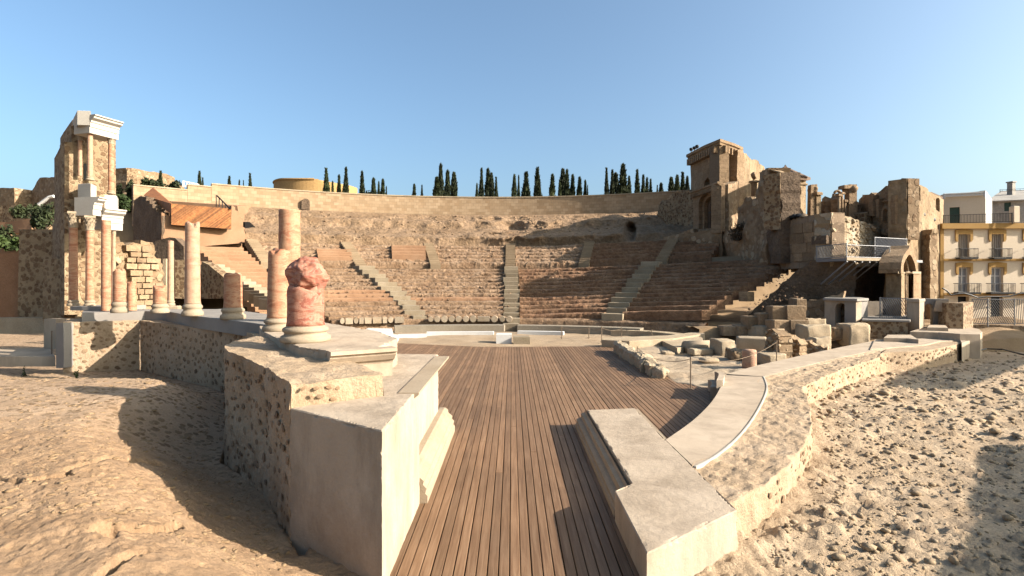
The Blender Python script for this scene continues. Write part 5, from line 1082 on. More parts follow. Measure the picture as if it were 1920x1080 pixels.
# slope and dark undercroft below the metal walkway
o = thing('undercroft_wall', (*PX(1540, 29.5), 0), 'dark pebbly side wall of the bowl below the metal walkway', 'wall')
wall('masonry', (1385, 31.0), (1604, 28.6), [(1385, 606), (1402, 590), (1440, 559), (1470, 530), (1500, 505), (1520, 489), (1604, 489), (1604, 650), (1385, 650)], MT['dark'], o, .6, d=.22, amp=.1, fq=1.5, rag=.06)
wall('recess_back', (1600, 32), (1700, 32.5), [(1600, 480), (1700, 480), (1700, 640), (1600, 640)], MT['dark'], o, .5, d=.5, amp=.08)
o = thing('low_ledge', (*PX(1540, 27.5), 0), 'broken pale stone ledge running below the dark wall', 'wall')
wall('masonry', (1432, 29.2), (1600, 26.6), [(1432, 585), (1450, 578), (1480, 574), (1485, 562), (1500, 560), (1502, 570), (1530, 562), (1560, 556), (1582, 548), (1582, 570), (1600, 575), (1600, 650), (1432, 650)], MT['ruin'], o, .8, d=.2, amp=.08, rag=.07)
# metal walkway with slatted railing
wk = thing('metal_walkway', (*PX(1590, 28), 3.6), 'cantilevered steel walkway with slatted railing below the terrace wall', 'walkway')
wz = 4.12; c0, c1_, c2_, c3, c4 = PX(1531, 29.3), PX(1587, 27), PX(1668, 28.3), PX(1730, 30.2), PX(1690, 32)
MB().prism([tuple(q) for q in (c0, c1_, c2_, c3, c4, PX(1560, 28.9))], wz - .14, wz).build('deck', MT['metal'], wk)
MB().hexa([(c1_.x, c1_.y - .05, wz - .12), (c2_.x, c2_.y - .05, wz - .12), (c2_.x, c2_.y, wz - .12), (c1_.x, c1_.y, wz - .12)], [(c1_.x, c1_.y - .05, wz + .02), (c2_.x, c2_.y - .05, wz + .02), (c2_.x, c2_.y, wz + .02), (c1_.x, c1_.y, wz + .02)]).build('edge_beam', MT['wst'], wk)
def rail(par, a, b, z, h, n, slant=0, mat=MT['metal'], r=.02, zig=None, nm='slat', post=True, flat=1.4):
    a, b = Vector((a[0], a[1])), Vector((b[0], b[1])); d = b - a; L = d.length; u = d / L
    m = MB(); m.tube([(a.x, a.y, z + h), (b.x, b.y, z + h)], r * 1.2, 6); m.tube([(a.x, a.y, z + .05), (b.x, b.y, z + .05)], r * 1.2, 6); m.build('rail', mat, par)
    if post:
        for q in (a, b): MB().tube([(q.x, q.y, z - .1), (q.x, q.y, z + h + .03)], r * 1.6, 6).build('post', mat, par)
    for k in range(-2 * n, 3 * n):
        t0 = (k + .5) / n; s = (zig(min(max(t0, 0), 1)) if zig else slant) * h
        if zig and not 0 <= t0 <= 1: continue
        lo_, hi_ = 0.0, 1.0; dt = s / L                     # clip the slat to the panel
        if abs(dt) < 1e-6:
            if not 0 <= t0 <= 1: continue
        else:
            e0, e1 = -t0 / dt, (1 - t0) / dt; lo_, hi_ = max(lo_, min(e0, e1)), min(hi_, max(e0, e1))
        if hi_ - lo_ < .06: continue
        q0, q1 = a + d * (t0 + dt * lo_), a + d * (t0 + dt * hi_)
        MB().tube([(q0.x, q0.y, z + .05 + (h - .05) * lo_), (q1.x, q1.y, z + .05 + (h - .05) * hi_)], r, 4, False).build(nm, mat, par)
rail(wk, c0, c1_, wz, .72, 22, zig=lambda u: .1 + .9 * u); rail(wk, c1_, c2_, wz, .66, 26, slant=-.5, r=.014)
rail(wk, PX(1640, 28.4), PX(1700, 29.6), wz - .1, 1.25, 24, slant=.6, r=.016); rail(wk, PX(1640, 28.45), PX(1700, 29.65), wz - .1, 1.25, 24, slant=-.6, r=.014, post=False)
for k in range(5):
    q = c1_.lerp(c2_, .02 + k * .17); MB().tube([(q.x, q.y, wz - .18), (q.x - .35, q.y + 1.7, wz - 1.35)], .04, 6).build('strut', MT['metal'], wk)
# gothic portal
gp = thing('gothic_portal', (*PX(1700, 28.05), 1), 'freestanding pointed gothic portal with clustered colonnettes in front of the shaded ruin', 'portal')
GA, GB = (1690, 27.06), (1722, 29.92)
oA = [(1689, 505), (1690, 492), (1694, 480), (1700, 470), (1704, 466), (1706, 460), (1708, 466), (1712, 472), (1717, 483), (1720, 494), (1722, 506)]
def ins(pl_, k, cx=1706, cy=508): return [(cx + (x - cx) * k, cy + (y - cy) * k) for x, y in pl_]
wall('arch_front', GA, GB, oA + [(1722, 512), (1689, 512)], MT['ash'], gp, .95, [ins([q for q in oA if q[1] != 460], .72) + [(1717.4, 511), (1694, 511)]], .2, .015)
wall('arch_order', GA, GB, ins([q for q in oA if q[1] != 460], .78) + [(1718.4, 511), (1692.8, 511)], MT['ash'], gp, .6, [ins([q for q in oA if q[1] != 460], .56) + [(1714.7, 511), (1696.7, 511)]], .2, .01, offs=-.28)
wall('inner_order', GA, GB, ins([q for q in oA if q[1] != 460], .6) + [(1715.5, 511), (1696, 511)], MT['ash'], gp, .3, [ins([q for q in oA if q[1] != 460], .38) + [(1712, 511), (1699.6, 511)]], .2, .01, offs=-.55)
u = (PX(*GB) - PX(*GA)).normalized(); nb = Vector((u.y, -u.x)); nb = -nb if nb.dot(-PX(*GA)) < 0 else nb
a = PX(1661, 27.94); b = PX(1690, 27.08); MB().prism([tuple(a), tuple(b), tuple(b + u * .55), tuple(PX(1697, 28.82)), tuple(PX(1668, 29.26))], -.1, P(0, 513, 27.50).z, .03).build('left_pier', MT['plast'], gp)
MB().prism([tuple(PX(1713, 29.15)), tuple(PX(1722, 29.92)), tuple(PX(1728, 31.35)), tuple(PX(1718, 30.80))], -.1, P(0, 511, 29.70).z, .03).build('right_pier', MT['ash'], gp)
for k, x in enumerate((1697.5, 1700.5, 1711, 1714, 1717)):
    Yk = 27.85 + (x - 1690) / 32 * 2.86 + (.25 if k in (1, 2) else 0); q = P(x, 560, Yk); zt_ = P(x, 516, Yk).z; MB().tube([(q.x, q.y, .4), (q.x, q.y, zt_)], .055, 8).build('colonnette', MT['ash'], gp, True); MB().lathe((q.x, q.y, zt_), [(.06, 0), (.1, .08), (.14, .16), (.14, .22)], 10).build('colonnette_capital', MT['wst'], gp)
MB().hexa([P(1684, 513, 26.95), P(1696, 514, 27.61), P(1697, 514, 28.16), P(1684, 513, 27.83)], [P(1684, 509, 26.95), P(1696, 510, 27.61), P(1697, 510, 28.16), P(1684, 509, 27.83)]).build('impost', MT['wst'], gp)
MB().hexa([P(1711, 513, 28.82), P(1726, 513.5, 29.92), P(1727, 513, 30.80), P(1712, 513, 29.92)], [P(1711, 509, 28.82), P(1726, 509.5, 29.92), P(1727, 509, 30.80), P(1712, 509, 29.92)]).build('impost', MT['wst'], gp)

# ================================================================== concrete side passages, gate, fences
o = thing('passage_block', (*PX(1580, 25.92), 0), 'rendered block with small arched doorway right of the ruins', 'building')
wall('front_wall', (1546, 26.78), (1605, 25.49), [(1546, 559), (1605, 563), (1605, 655), (1546, 655)], MT['concr'], o, .5, [arch(1566, 1586.5, 612, 612, 578, 568, 9)], .3, .01)
wall('side_wall', (1605, 25.49), (1627, 26.24), [(1605, 563), (1627, 560), (1627, 640), (1605, 655)], MT['grey'], o, .5, d=.4, amp=.005)
MB().prism([tuple(PX(1543, 26.68)), tuple(PX(1607, 25.27)), tuple(PX(1629, 26.14)), tuple(PX(1600, 29.16)), tuple(PX(1560, 29.16))], P(0, 564, 25.92).z, P(0, 559.5, 25.92).z, .02).build('roof_slab', MT['grey'], o)
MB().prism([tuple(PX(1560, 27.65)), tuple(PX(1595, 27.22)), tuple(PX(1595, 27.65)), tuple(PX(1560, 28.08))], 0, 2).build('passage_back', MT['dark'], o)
o = thing('platform_wall', (*PX(1662, 24.84), 0), 'low rubble concrete platform wall between the arched block and the gate', 'wall')
MT['rubc'] = rubble('coarse_rubble_concrete', [(.3, (.42, .32, .22)), (.7, (.52, .41, .29))], [(0, (.2, .13, .085)), (.5, (.28, .19, .125)), (1, (.36, .26, .175))], 6.0, .16, .2, .8)
wall('masonry', (1618, 25.06), (1702, 24.41), [(1618, 603), (1702, 604), (1702, 645), (1618, 645)], MT['rubc'], o, .6, d=.3, amp=.02)
MB().prism([tuple(PX(1616, 24.95)), tuple(PX(1706, 24.30)), tuple(PX(1712, 28.08)), tuple(PX(1622, 28.08))], P(0, 603, 24.73).z, P(0, 601, 24.73).z + .04, .01).build('paving_slab', MT['grey'], o)
wall('back_wall', (1625, 27.32), (1655, 27.22), [(1625, 565), (1655, 565), (1655, 600), (1625, 600)], MT['concr'], o, .3, d=.4, amp=.005)
fz = P(0, 602, 25.49).z
gt = thing('slatted_gate', (*PX(1675, 25.92), fz), 'steel gate of slanted slats in front of the gothic portal', 'gate'); rail(gt, PX(1650, 26.14), PX(1701, 25.49), fz, P(0, 559, 25.92).z - fz, 12, slant=-.45, r=.017)
o = thing('moulded_pillar', (*PX(1713, 25.20), 0), 'square rendered pillar with moulded cap right of the gate', 'pillar')
MB().prism([tuple(PX(1701, 25.31)), tuple(PX(1724, 24.86)), tuple(PX(1733, 25.65)), tuple(PX(1712, 26.10))], 0, P(0, 566, 25.09).z, .02).build('shaft', MT['concr'], o)
MB().prism([tuple(PX(1699.5, 25.31)), tuple(PX(1724, 24.75)), tuple(PX(1735, 25.65)), tuple(PX(1711, 26.21))], P(0, 566, 25.09).z + .002, P(0, 560.5, 25.09).z, .03).build('cap', MT['concr'], o)
o = thing('arched_passage', (*PX(1755, 26.43), 0), 'grey rendered wall with arched opening beside the moulded pillar', 'wall')
wall('masonry', (1727, 26.43), (1779, 25.98), [(1727, 560), (1779, 561), (1779, 640), (1727, 640)], MT['grey'], o, .5, [arch(1733, 1750, 626, 626, 578, 569, 9)], .3, .01)
MB().hexa([P(1750, 584, 25.87), P(1777, 584.5, 25.65), P(1777, 584.5, 26.10), P(1750, 584, 26.32)], [P(1755, 563, 25.87), P(1779, 563, 25.65), P(1779, 563, 26.10), P(1755, 563, 26.32)]).build('raised_panel', MT['conc'], o)
o = thing('rubble_pier', (*PX(1795, 25.54), 0), 'rubble concrete pier with lit face between arched wall and long fence', 'pier')
wall('lit_face', (1771, 25.31), (1806, 25.09), [(1776, 568), (1806, 569), (1806, 640), (1771, 640)], MT['rubc'], o, .8, d=.3, amp=.02)
wall('shaded_face', (1806, 25.09), (1824, 26.21), [(1806, 569), (1824, 566), (1824, 640), (1806, 640)], MT['rubc'], o, .4, d=.3, amp=.02)
fz2 = P(0, 608, 26.88).z
o = thing('fence_kerb', (*PX(1880, 26.88), 0), 'low rubble kerb under the long slatted fence at right', 'kerb'); wall('masonry', (1822, 26.77), (1960, 25.98), [(1822, 609), (1960, 612), (1960, 640), (1822, 640)], MT['rubc'], o, .5, d=.4, amp=.02)
for k, (xa, xb) in enumerate(((1823, 1852), (1852, 1902), (1902, 1945))):
    o = thing('slatted_fence', (*PX((xa + xb) / 2, 26.88), fz2), ['short leftmost fence panel of slanted steel slats beside the rubble pier', 'middle steel fence panel with fan of slanted slats before the house door', 'right steel fence panel of upright slats at the picture edge'][k], 'fence', 'slatted fence panels')
    rail(o, PX(xa, 26.82), PX(xb, 26.54), fz2, P(0, 561, 26.88).z - fz2, (7, 12, 10)[k], slant=(.3, -.55, .06)[k], r=.017)
# cream house with ochre trim
HA, HB = (1762, 33.4), (1960, 33.2)
PLH = plane_uv(HA, HB)
def hq(pts): return [(to_uv(PLH, x, 500)[0], CZ + (HZ - y) / F * 33.3) for x, y in pts]
def hwall(nm, pts, mat, par, th, holes=(), d=2, offs=0.0): return wall(nm, HA, HB, hq(pts), mat, par, th, [hq(q) for q in holes], d, 0, uvspace=True, offs=offs)
hs = thing('cream_house', (*PX(1860, 32.6), 0), 'cream three-storey house with ochre window surrounds and iron balconies', 'house')
MT['cream'] = stone('cream_render', [(.3, (.88, .75, .59)), (.7, (.96, .83, .67))], .6, 12, .12, fine=14, fv=(.94, 1.04)); MT['ochre'] = stone('ochre_trim', [(.3, (.47, .30, .13)), (.7, (.54, .355, .165))], 1, 14, .15, fine=16, fv=(.92, 1.05))
MT['shut'] = plain('pale_shutter', (.50, .43, .35), .7, var=.05); MT['green'] = plain('green_blind', (.055, .10, .075), .7, var=.1); MT['pane'] = plain('window_glass', (.35, .36, .38), .15)
wins = [(1796, 1817.5, 439, 483), (1858.5, 1880, 439, 483), (1922, 1944, 439, 483), (1797, 1817.5, 501, 548), (1858, 1881, 501, 548), (1922, 1945, 501, 548)]
holes = [[(a, c), (b, c), (b, d), (a, d)] for a, b, c, d in wins] + [[(1796, 556), (1817, 556), (1817, 605), (1796, 605)], [(1858, 556), (1880.5, 556), (1880.5, 607), (1858, 607)]]
hwall('wall', [(1762, 420), (1960, 420), (1960, 640), (1762, 640)], MT['cream'], hs, .4, holes, 1.2)
wall('side_wall', (1762, 33.4), (1763, 45), [(1762, 420), (1763, 447), (1763, 600), (1762, 640)], MT['cream'], hs, .3, d=2, amp=0)
def trim(pts, off_, nm='trim', th=.06, mat='ochre'): return hwall(nm, pts, MT[mat], hs, th, (), 2, off_)
trim([(1762, 419), (1960, 419), (1960, 429), (1762, 429)], .22, 'cornice', .2); trim([(1762, 429.1), (1768.5, 429.1), (1768.5, 600), (1762, 600)], .06, 'quoin_strip', .055); trim([(1768.6, 485), (1960, 485), (1960, 489.5), (1768.6, 489.5)], .07, 'string_course', .065); trim([(1768.6, 549), (1960, 549), (1960, 554), (1768.6, 554)], .07, 'string_course', .065)
for k, (a, b, c, d) in enumerate(wins):
    w = 5.5; trim([(a - w, c - 8), ((a + b) / 2, c - 10), (b + w, c - 8), (b + w, c + 10), (b + w - 2, c + 14), (b + .5, c + 14), (b + .5, c + .0), (a - .5, c), (a - .5, c + 14), (a - w + 2, c + 14), (a - w, c + 10)], .065, 'window_surround', .06)
    wd = hwall('window', [(a - .2, c - .2), (b + .2, c - .2), (b + .2, d), (a - .2, d)], MT['shut'] if k < 3 else MT['white'], hs, .05, holes=[] if k < 3 else [[(a + (b - a) * u0, c + (d - c) * v0), (a + (b - a) * u1, c + (d - c) * v0), (a + (b - a) * u1, c + (d - c) * v1), (a + (b - a) * u0, c + (d - c) * v1)] for u0, u1 in ((.1, .45), (.55, .9)) for v0, v1 in ((.05, .33), (.37, .64), (.68, .96))], d=2, offs=-.16)
    if k >= 3: hwall('pane', [(a, c), (b, c), (b, d), (a, d)], MT['pane'], wd, .02, (), 2, -.2)
    else:
        for s in range(1, 6): hwall('shutter_fold', [(a + (b - a) * (s / 6 - .03), c), (a + (b - a) * (s / 6 + .03), c), (a + (b - a) * (s / 6 + .03), d), (a + (b - a) * (s / 6 - .03), d)], MT['shut'], wd, .03, (), 3, -.12)
    bw = 6 if k < 3 else 11; x0, x1 = a - bw, b + bw; y0, y1 = (467, 484.5) if k < 3 else (531.5, 549.5)
    pl_ = plane_uv(HA, HB); A0, dd, nn = pl_; (u0, z1_), (u1, _) = to_uv(pl_, x0, y0), to_uv(pl_, x1, y0); z0_ = to_uv(pl_, x0, y1)[1]
    pa, pb = A0 + dd * u0 + nn * .06, A0 + dd * u1 + nn * .06; qa, qb = pa + nn * .38, pb + nn * .38; bal = MB().prism([tuple(pa), tuple(pb), tuple(qb), tuple(qa)], z0_ - .06, z0_ + .02).build('balcony', MT['iron'], hs)
    m = MB()
    for zz_ in (z0_ + .05, z1_): m.tube([(pa.x, pa.y, zz_), (qa.x, qa.y, zz_), (qb.x, qb.y, zz_), (pb.x, pb.y, zz_)], .02, 5)
    for s in range(15): q = qa.lerp(qb, s / 14); m.tube([(q.x, q.y, z0_), (q.x, q.y, z1_)], .011, 4, False)
    for s in range(1, 4):
        for e, g_ in ((pa, qa), (pb, qb)): q = e.lerp(g_, s / 4); m.tube([(q.x, q.y, z0_), (q.x, q.y, z1_)], .011, 4, False)
    m.build('railing', MT['iron'], bal)
for a, b, c, d in ((1796, 1817, 556, 605), (1858, 1880.5, 556, 607)): hwall('door', [(a, c), (b, c), (b, d), (a, d)], MT['iron'], hs, .05, (), 2, -.25)
m = MB(); pts = [P(x, y, 33.0) for x, y in ((1762, 540), (1770, 545), (1778, 553), (1790, 551), (1803, 550), (1815, 553), (1828, 558), (1845, 556), (1870, 556), (1888, 555), (1905, 550), (1930, 548))]
m.tube([p + Vector((0, -.2, 0)) for p in pts], .045, 5); m.build('cable', MT['iron'], hs)
o = thing('roof_terrace_house', (*PX(1800, 37), 4), 'cream rooftop room with green blind behind the terrace of the cream house', 'building')
wall('front_wall', (1764, 36.6), (1848, 35.6), [(1766, 365), (1845, 358), (1848, 357), (1848, 430), (1766, 430)], MT['cream'], o, .4, [[(1780.5, 389), (1800, 388), (1800, 420), (1780.5, 420)]], 1.5, 0)
wall('blind', (1764, 36.6), (1848, 35.6), [(1780, 388.5), (1800.5, 388), (1800.5, 420), (1780, 420)], MT['green'], o, .05, d=2, amp=0, offs=-.1)
wall('side_wall', (1848, 35.6), (1860, 37.5), [(1848, 357), (1860, 374), (1860, 430), (1848, 430)], MT['white'], o, .3, d=1.5, amp=0)  # white puts the sunlit brightness of this side into its colour
rail(o, PX(1770, 36.3), PX(1846, 35.5), P(0, 366, 36).z - .1, .22, 16, mat=MT['white'], r=.04)
m = thing('terrace_railing', (*PX(1850, 33.5), P(0, 420, 33.5).z), 'thin black railing along the roof terrace of the cream house', 'railing'); rail(m, PX(1769, 33.9), PX(1898, 32.8), P(0, 419, 33.5).z, .56, 46, mat=MT['iron'], r=.014)
o = thing('parapet_post', (*PX(1903, 33), P(0, 415, 33).z), 'cream square post standing on the roof terrace edge', 'post'); MB().box((*PX(1902, 33), P(0, 402, 33).z), (.34, .34, 1.0), 0, .03).build('body', MT['cream'], o)
o = thing('grey_roof_house', (*PX(1900, 42), 4), 'weathered white house with chimney and green shutter behind the roof terrace', 'building')
MT['oldw'] = stone('stained_whitewash', [(.25, (.36, .33, .29)), (.5, (.52, .48, .43)), (.75, (.6, .57, .52))], 1.4, 12, .3, fine=10)
wall('front_wall', (1848, 41.5), (1960, 40), [(1850, 377), (1960, 372), (1960, 430), (1850, 430)], MT['oldw'], o, .4, [[(1883, 380), (1896, 379), (1896, 395.5), (1883, 396)]], 1, .01)
wall('shutter', (1848, 41.5), (1960, 40), [(1882.5, 379.5), (1896.5, 378.5), (1896.5, 396), (1882.5, 396)], MT['green'], o, .05, d=2, amp=0, offs=-.1)
MB().add([P(1850, 377, 41.3), P(1964, 372, 39.8), P(1964, 354, 46), P(1877, 358, 47), P(1850, 379, 41.3), P(1964, 374, 39.8)], [(0, 1, 2, 3), (0, 4, 5, 1)]).build('roof', MT['oldw'], o)
c = P(1896, 358, 44); MB().box((c.x, c.y, c.z + .1), (.38, .38, 1.1), .3, .02).build('chimney', MT['oldw'], o); MB().box((c.x, c.y, c.z + .72), (.5, .5, .1), .3, .02).build('chimney_cap', MT['oldw'], o)
rail(o, PX(1875, 43), PX(1960, 42), P(0, 360, 43).z, .18, 10, mat=MT['iron'], r=.012)
# ================================================================== broken stones beside the deck, right of centre
MT['sfloor'] = stone('pale_stone_paving', [(.22, (.44, .33, .23)), (.5, (.56, .45, .33)), (.75, (.64, .54, .42))], .7, 9, .6, fine=12, bd=.05, fv=(.8, 1.08))
X, Y = np.meshgrid(np.linspace(4.74, 13.5, 110), np.linspace(12.5, 25, 130)); p = np.stack([X.ravel(), Y.ravel(), 0 * X.ravel()], 1)
Z = (.0 + fbm(p, .9, 4, 31) * .09 - np.clip(1 - np.abs(fbm(p, .8, 3, 71)) * 16, 0, 1) * .05).reshape(X.shape) - np.clip((5.2 - X) / .4, 0, 1) * .03
Z = np.where(X < 4.8, -.1, Z); Z = np.where((Y < 15.7) & (X < 5.9 - (Y - 12.5) * .3) & (Y < 15.6 - (X - 4.72) * .95 + .12), -.3, Z); Z = np.where(X > np.interp(Y, [12, 14.9, 16.4, 18.5, 21, 23.5], [5.7, 6.5, 8.1, 10.5, 13.5, 16.5]), -.5, Z)
grid('stone_floor', np.stack([X, Y, Z], -1).transpose(1, 0, 2), MT['sfloor'], kind='structure')
def slabby(name, a, b, w, z0, z1, mat, label, cat, seed=1, amp=.09, d=.07, fq=2.4):
    o = thing(name, (*((Vector(a) + Vector(b)) / 2), z0), label, cat); n = max(6, int((Vector(b) - Vector(a)).length / d)); pa = [tuple(Vector(a).lerp(Vector(b), i / n)) for i in range(n + 1)]
    sweep('body', pa, [(-w / 2, z0), (-w / 2, z1 * .8), (-w * .3, z1), (w * .3, z1), (w / 2, z1 * .8), (w / 2, z0)], mat, o, d=d, dp=d, amp=amp, fq=fq, seed=seed); return o
slabby('rubble_wall_stub', G(1158, 654, .1)[:2], G(1218, 692, .1)[:2], .42, -.05, .42, MT['lime'], 'knobbly pale stone wall stub lying along the right edge of the deck', 'wall', 3, .09)
slabby('rubble_wall_stub', G(1204, 680, .1)[:2], G(1236, 700, .1)[:2], .5, -.05, .36, MT['lime'], 'eroded pale boulder at the near end of the stone stub beside the deck', 'stone', 5, .13)
lump('stub_end', (*G(1236, 701, .1)[:2], .12), .3, (.9, .8, .75), MT['lime'], 51, None, .5, 4, label='pitted pale rock closing the stone stub at its near end', cat='stone', kind='thing')
def blockst(x0, x1, y0, yb, zb, label, mat='lime', dep=.8, rz=.2, seed=1, amp=.05, cat='stone block', rnd=.05):
    Yb = F * (CZ - zb) / (yb - HZ); w = (x1 - x0) * Yb / F * .92; h = (yb - y0) * Yb / F * .96; c = PX((x0 + x1) / 2, Yb + dep / 2)
    import bmesh
    bm = bmesh.new(); bmesh.ops.create_cube(bm, size=1); bmesh.ops.subdivide_edges(bm, edges=bm.edges[:], cuts=9, use_grid_fill=True); V = np.array([v.co[:] for v in bm.verts]); Fs = [tuple(v.index for v in f.verts) for f in bm.faces]; bm.free()
    q = np.abs(V).max(1)[:, None]; sph = V / (np.linalg.norm(V, axis=1)[:, None] + 1e-9) * .62; V = V * (1 - rnd * 2.2) + sph * rnd * 2.2
    V = V * [w, dep, h]; ca, sa = math.cos(rz), math.sin(rz); V = np.stack([V[:, 0] * ca - V[:, 1] * sa, V[:, 0] * sa + V[:, 1] * ca, V[:, 2]], 1) + [c.x, c.y, zb + h / 2]
    V = V + np.stack([fbm(V, 2, 4, seed), fbm(V, 2, 4, seed + 9), fbm(V, 2, 4, seed + 17)], 1) * amp * 1.6
    return mesh('stone_block', V, Fs, MT[mat], None, True, label=label, cat=cat, kind='thing')
b1 = G(1284, 657, .1); b2 = G(1338, 655, .1)
o = thing('fallen_column', (b1.x, b1.y, 0), 'fallen pale column shaft lying beyond the stone paving', 'column'); MB().tube([(b1.x, b1.y, .22), (b2.x, b2.y, .24)], [.27, .25], 20).build('shaft', MT['wst'], o, True)
blockst(1337, 1372, 638, 668, .0, 'upright squared stone block right of the fallen shaft', seed=2, rnd=.1)
blockst(1290, 1338, 655, 667, .0, 'flat stone slab in front of the fallen column shaft', seed=4, dep=.5)
blockst(1262, 1292, 648, 657, .0, 'small rough stone at the left end of the fallen shaft', seed=6, rnd=.2)
blockst(1240, 1262, 660, 666, -.02, 'small flat stone on the paving left of the fallen shaft', seed=7, rnd=.2, dep=.4)
blockst(1315, 1345, 672, 682, .0, 'rough rock lying on the paving before the marble drum', seed=8, rnd=.25, dep=.5)
c = G(1405, 690, .02); o = thing('column_drum', (c.x, c.y, .02), 'upright pale marble column drum standing at the edge of the walk', 'column'); MB().lathe((c.x, c.y, .0), [(.23, 0), (.232, .1), (.228, .35), (.228, .6), (.21, .64)], 28).build('shaft', MT['marblep'], o, True)
blockst(1420, 1461, 663, 688, -.05, 'low ochre stone block right of the marble drum', 'lime', 1.0, .25, 9, .06, rnd=.08)
blockst(1366, 1392, 655, 678, .0, 'ochre broken stone behind the marble drum', 'ruin', .8, .1, 10, .1, rnd=.15)
blockst(1380, 1438, 633, 660, .0, 'smooth pale stone trough face behind the marble drum', 'wst', .9, -.35, 11, .01)
blockst(1410, 1450, 612, 640, .1, 'rough pale capping stone above the trough', 'lime', 1.2, .3, 12, .1, rnd=.1)
for k, (a, b, y0, y1, s, lab) in enumerate(((1436, 1462, 620, 682, 20, 'ragged ochre rubble wall behind the stone trough'), (1458, 1500, 632, 684, 21, 'ochre rubble wall with round drum ends near the straight walk'), (1498, 1552, 645, 672, 22, 'low ochre boulder wall ending at the straight walk'))):
    o = thing('excavated_wall', (*PX((a + b) / 2, 19.5), -.1), lab, 'wall')
    wall('masonry', (a, 20 + .3 * k), (b, 19.2 + .4 * k), [(a, y0), ((a * 2 + b) / 3, y0 - 4), ((a + b * 2) / 3, y0 + 3), (b, y0 + 8), (b, y1 + 6), (a, y1 + 12)], MT['ruin'], o, .5, d=.1, amp=.06, fq=2.5, rag=.06, smooth=False, seed=s)
    field(o, (a, 20 + .3 * k), (b, 19.2 + .4 * k), [(a, y0 + 3), (b, y0 + 9), (b, y1 + 3), (a, y1 + 8)], 26, (.09, .2), 30 + k)
    for j in range((0, 3, 1)[k]):
        c = P(a + 11 + j * 14, 660, 19.7 + .4 * k); m = MB(); m.tube([(c.x, c.y - .12, c.z), (c.x + .05, c.y + .3, c.z)], [.17, .18], 16); m.build('drum_end', MT['lime'], o)
blockst(1518, 1556, 633, 660, .1, 'big pale boulder on the ochre wall by the straight walk', 'lime', .7, .1, 23, .08, rnd=.18)
blockst(1497, 1550, 609, 640, .3, 'pair of squared ochre blocks before the arched passage', 'lime', .8, .1, 24, .06, rnd=.06)
blockst(1502, 1545, 597, 611, .85, 'upper course of broken ochre blocks before the arched passage', 'lime', .6, .1, 25, .07, rnd=.08)
blockst(1576, 1622, 606, 650, .0, 'tall squared ochre stone below the arched doorway', 'lime', .9, .1, 26, .06, rnd=.05)
blockst(1550, 1578, 615, 640, .2, 'low ochre stones between two larger blocks below the arch', 'ruin', .6, .1, 27, .1, rnd=.12)
for k, (a, b, y0, y1, Yk) in enumerate(((1442, 1468, 574, 600, 25), (1469, 1503, 573, 600, 24.8), (1442, 1476, 600, 626, 24.6), (1477, 1508, 600, 628, 24.4), (1486, 1504, 560, 582, 25.2), (1395, 1420, 594, 618, 26), (1420, 1443, 588, 612, 25.6), (1350, 1378, 612, 630, 26.5), (1378, 1400, 610, 628, 26.2))):
    zb_ = P(0, y1, Yk).z; c = PX((a + b) / 2, Yk + .4); w = (b - a) * Yk / F
    _m = MB().box((c.x, c.y, zb_ + (y1 - y0) * Yk / F / 2), (w * .98, .9, (y1 - y0) * Yk / F * .98), -.1 + .05 * (k % 3), .04); _V = np.array(_m.v); mesh('ashlar_block', _V + np.stack([fbm(_V, 1.5, 3, 5 + k), fbm(_V, 1.5, 3, 8 + k), fbm(_V, 1.5, 3, 11 + k)], 1) * .06, _m.f, MT['terb'], None, label='grey squared ashlar, ' + ['upper left of the pair at the passage end', 'upper right of the pair at the passage end', 'lower left under the pair', 'lower right under the pair', 'small lit one standing on the pair', 'below the broken stair, nearer one', 'beside the broken stair foot', 'at the foot of the broken stair, left', 'at the foot of the broken stair, right'][k], cat='stone block', kind='thing', group='ashlars at the end of the passage')
# ground fill between the bowl, the passages and the paving
X, Y = np.meshgrid(np.linspace(9.5, 34, 130), np.linspace(19.5, 46, 120)); p = np.stack([X.ravel(), Y.ravel(), 0 * X.ravel()], 1); Z = (.0 + fbm(p, .7, 4, 35) * .25).reshape(X.shape) + np.clip((Y - 24) / 3, 0, 1) * .5 + np.clip((X - 14) / 4, 0, 1) * .1
Z = np.where((Y < 24.5) & (X > 13.8), -.4, Z); Z = np.where((X < 11.2) & (Y < 27), -.25, Z)
grid('terrace_ground', np.stack([X, Y, Z], -1).transpose(1, 0, 2), MT['sandl'], kind='structure')

# second curved wall with concrete walk, far right
o = thing('far_curved_wall', (*PX(1730, 20), -.2), 'curved rubble concrete wall with smooth walk on top, far right', 'wall')
face = catm(gl([(1650, 664), (1665, 661), (1700, 659.5), (1735, 657), (1770, 651), (1802, 643.5)], .36), 6); back = catm(gl([(1668, 651), (1700, 649.5), (1730, 647), (1760, 640.5), (1790, 638.5)], .36), 6)
strip_poly('body', [tuple(q) for q in back], [tuple(q) for q in face], -.5, .36, MT['mortar'], o)
wall_stones(o, face, -.1, .3, 60, -1, (.05, .1), 12, proud=1)
wbk = gl([(1640, 637), (1700, 636.5), (1740, 634), (1770, 629), (1800, 629)], .4); strip_poly('walk_slab', wbk, gl([(1632, 655), (1690, 650), (1735, 646.5), (1762, 640), (1803, 638)], .4), -.4, .41, MT['conc'], o)
MB().prism(gl([(1803.5, 643.5), (1823, 637.5), (1815, 629), (1797, 631), (1800, 638)], .41), -.5, .42, .01).build('end_block', MT['conc'], o)
o = thing('concrete_step', (*G(1690, 634, .5)[:2], 0), 'small raised concrete step block on the far walk', 'step'); MB().prism(gl([(1657, 633), (1700, 634), (1722, 636.5), (1708, 627.5), (1664, 627.5)], .58), 0, .58, .01).build('body', MT['conc'], o)
o = thing('round_end_platform', (*G(1775, 630, .6)[:2], 0), 'broad concrete platform with rounded right end before the arched passage', 'platform')
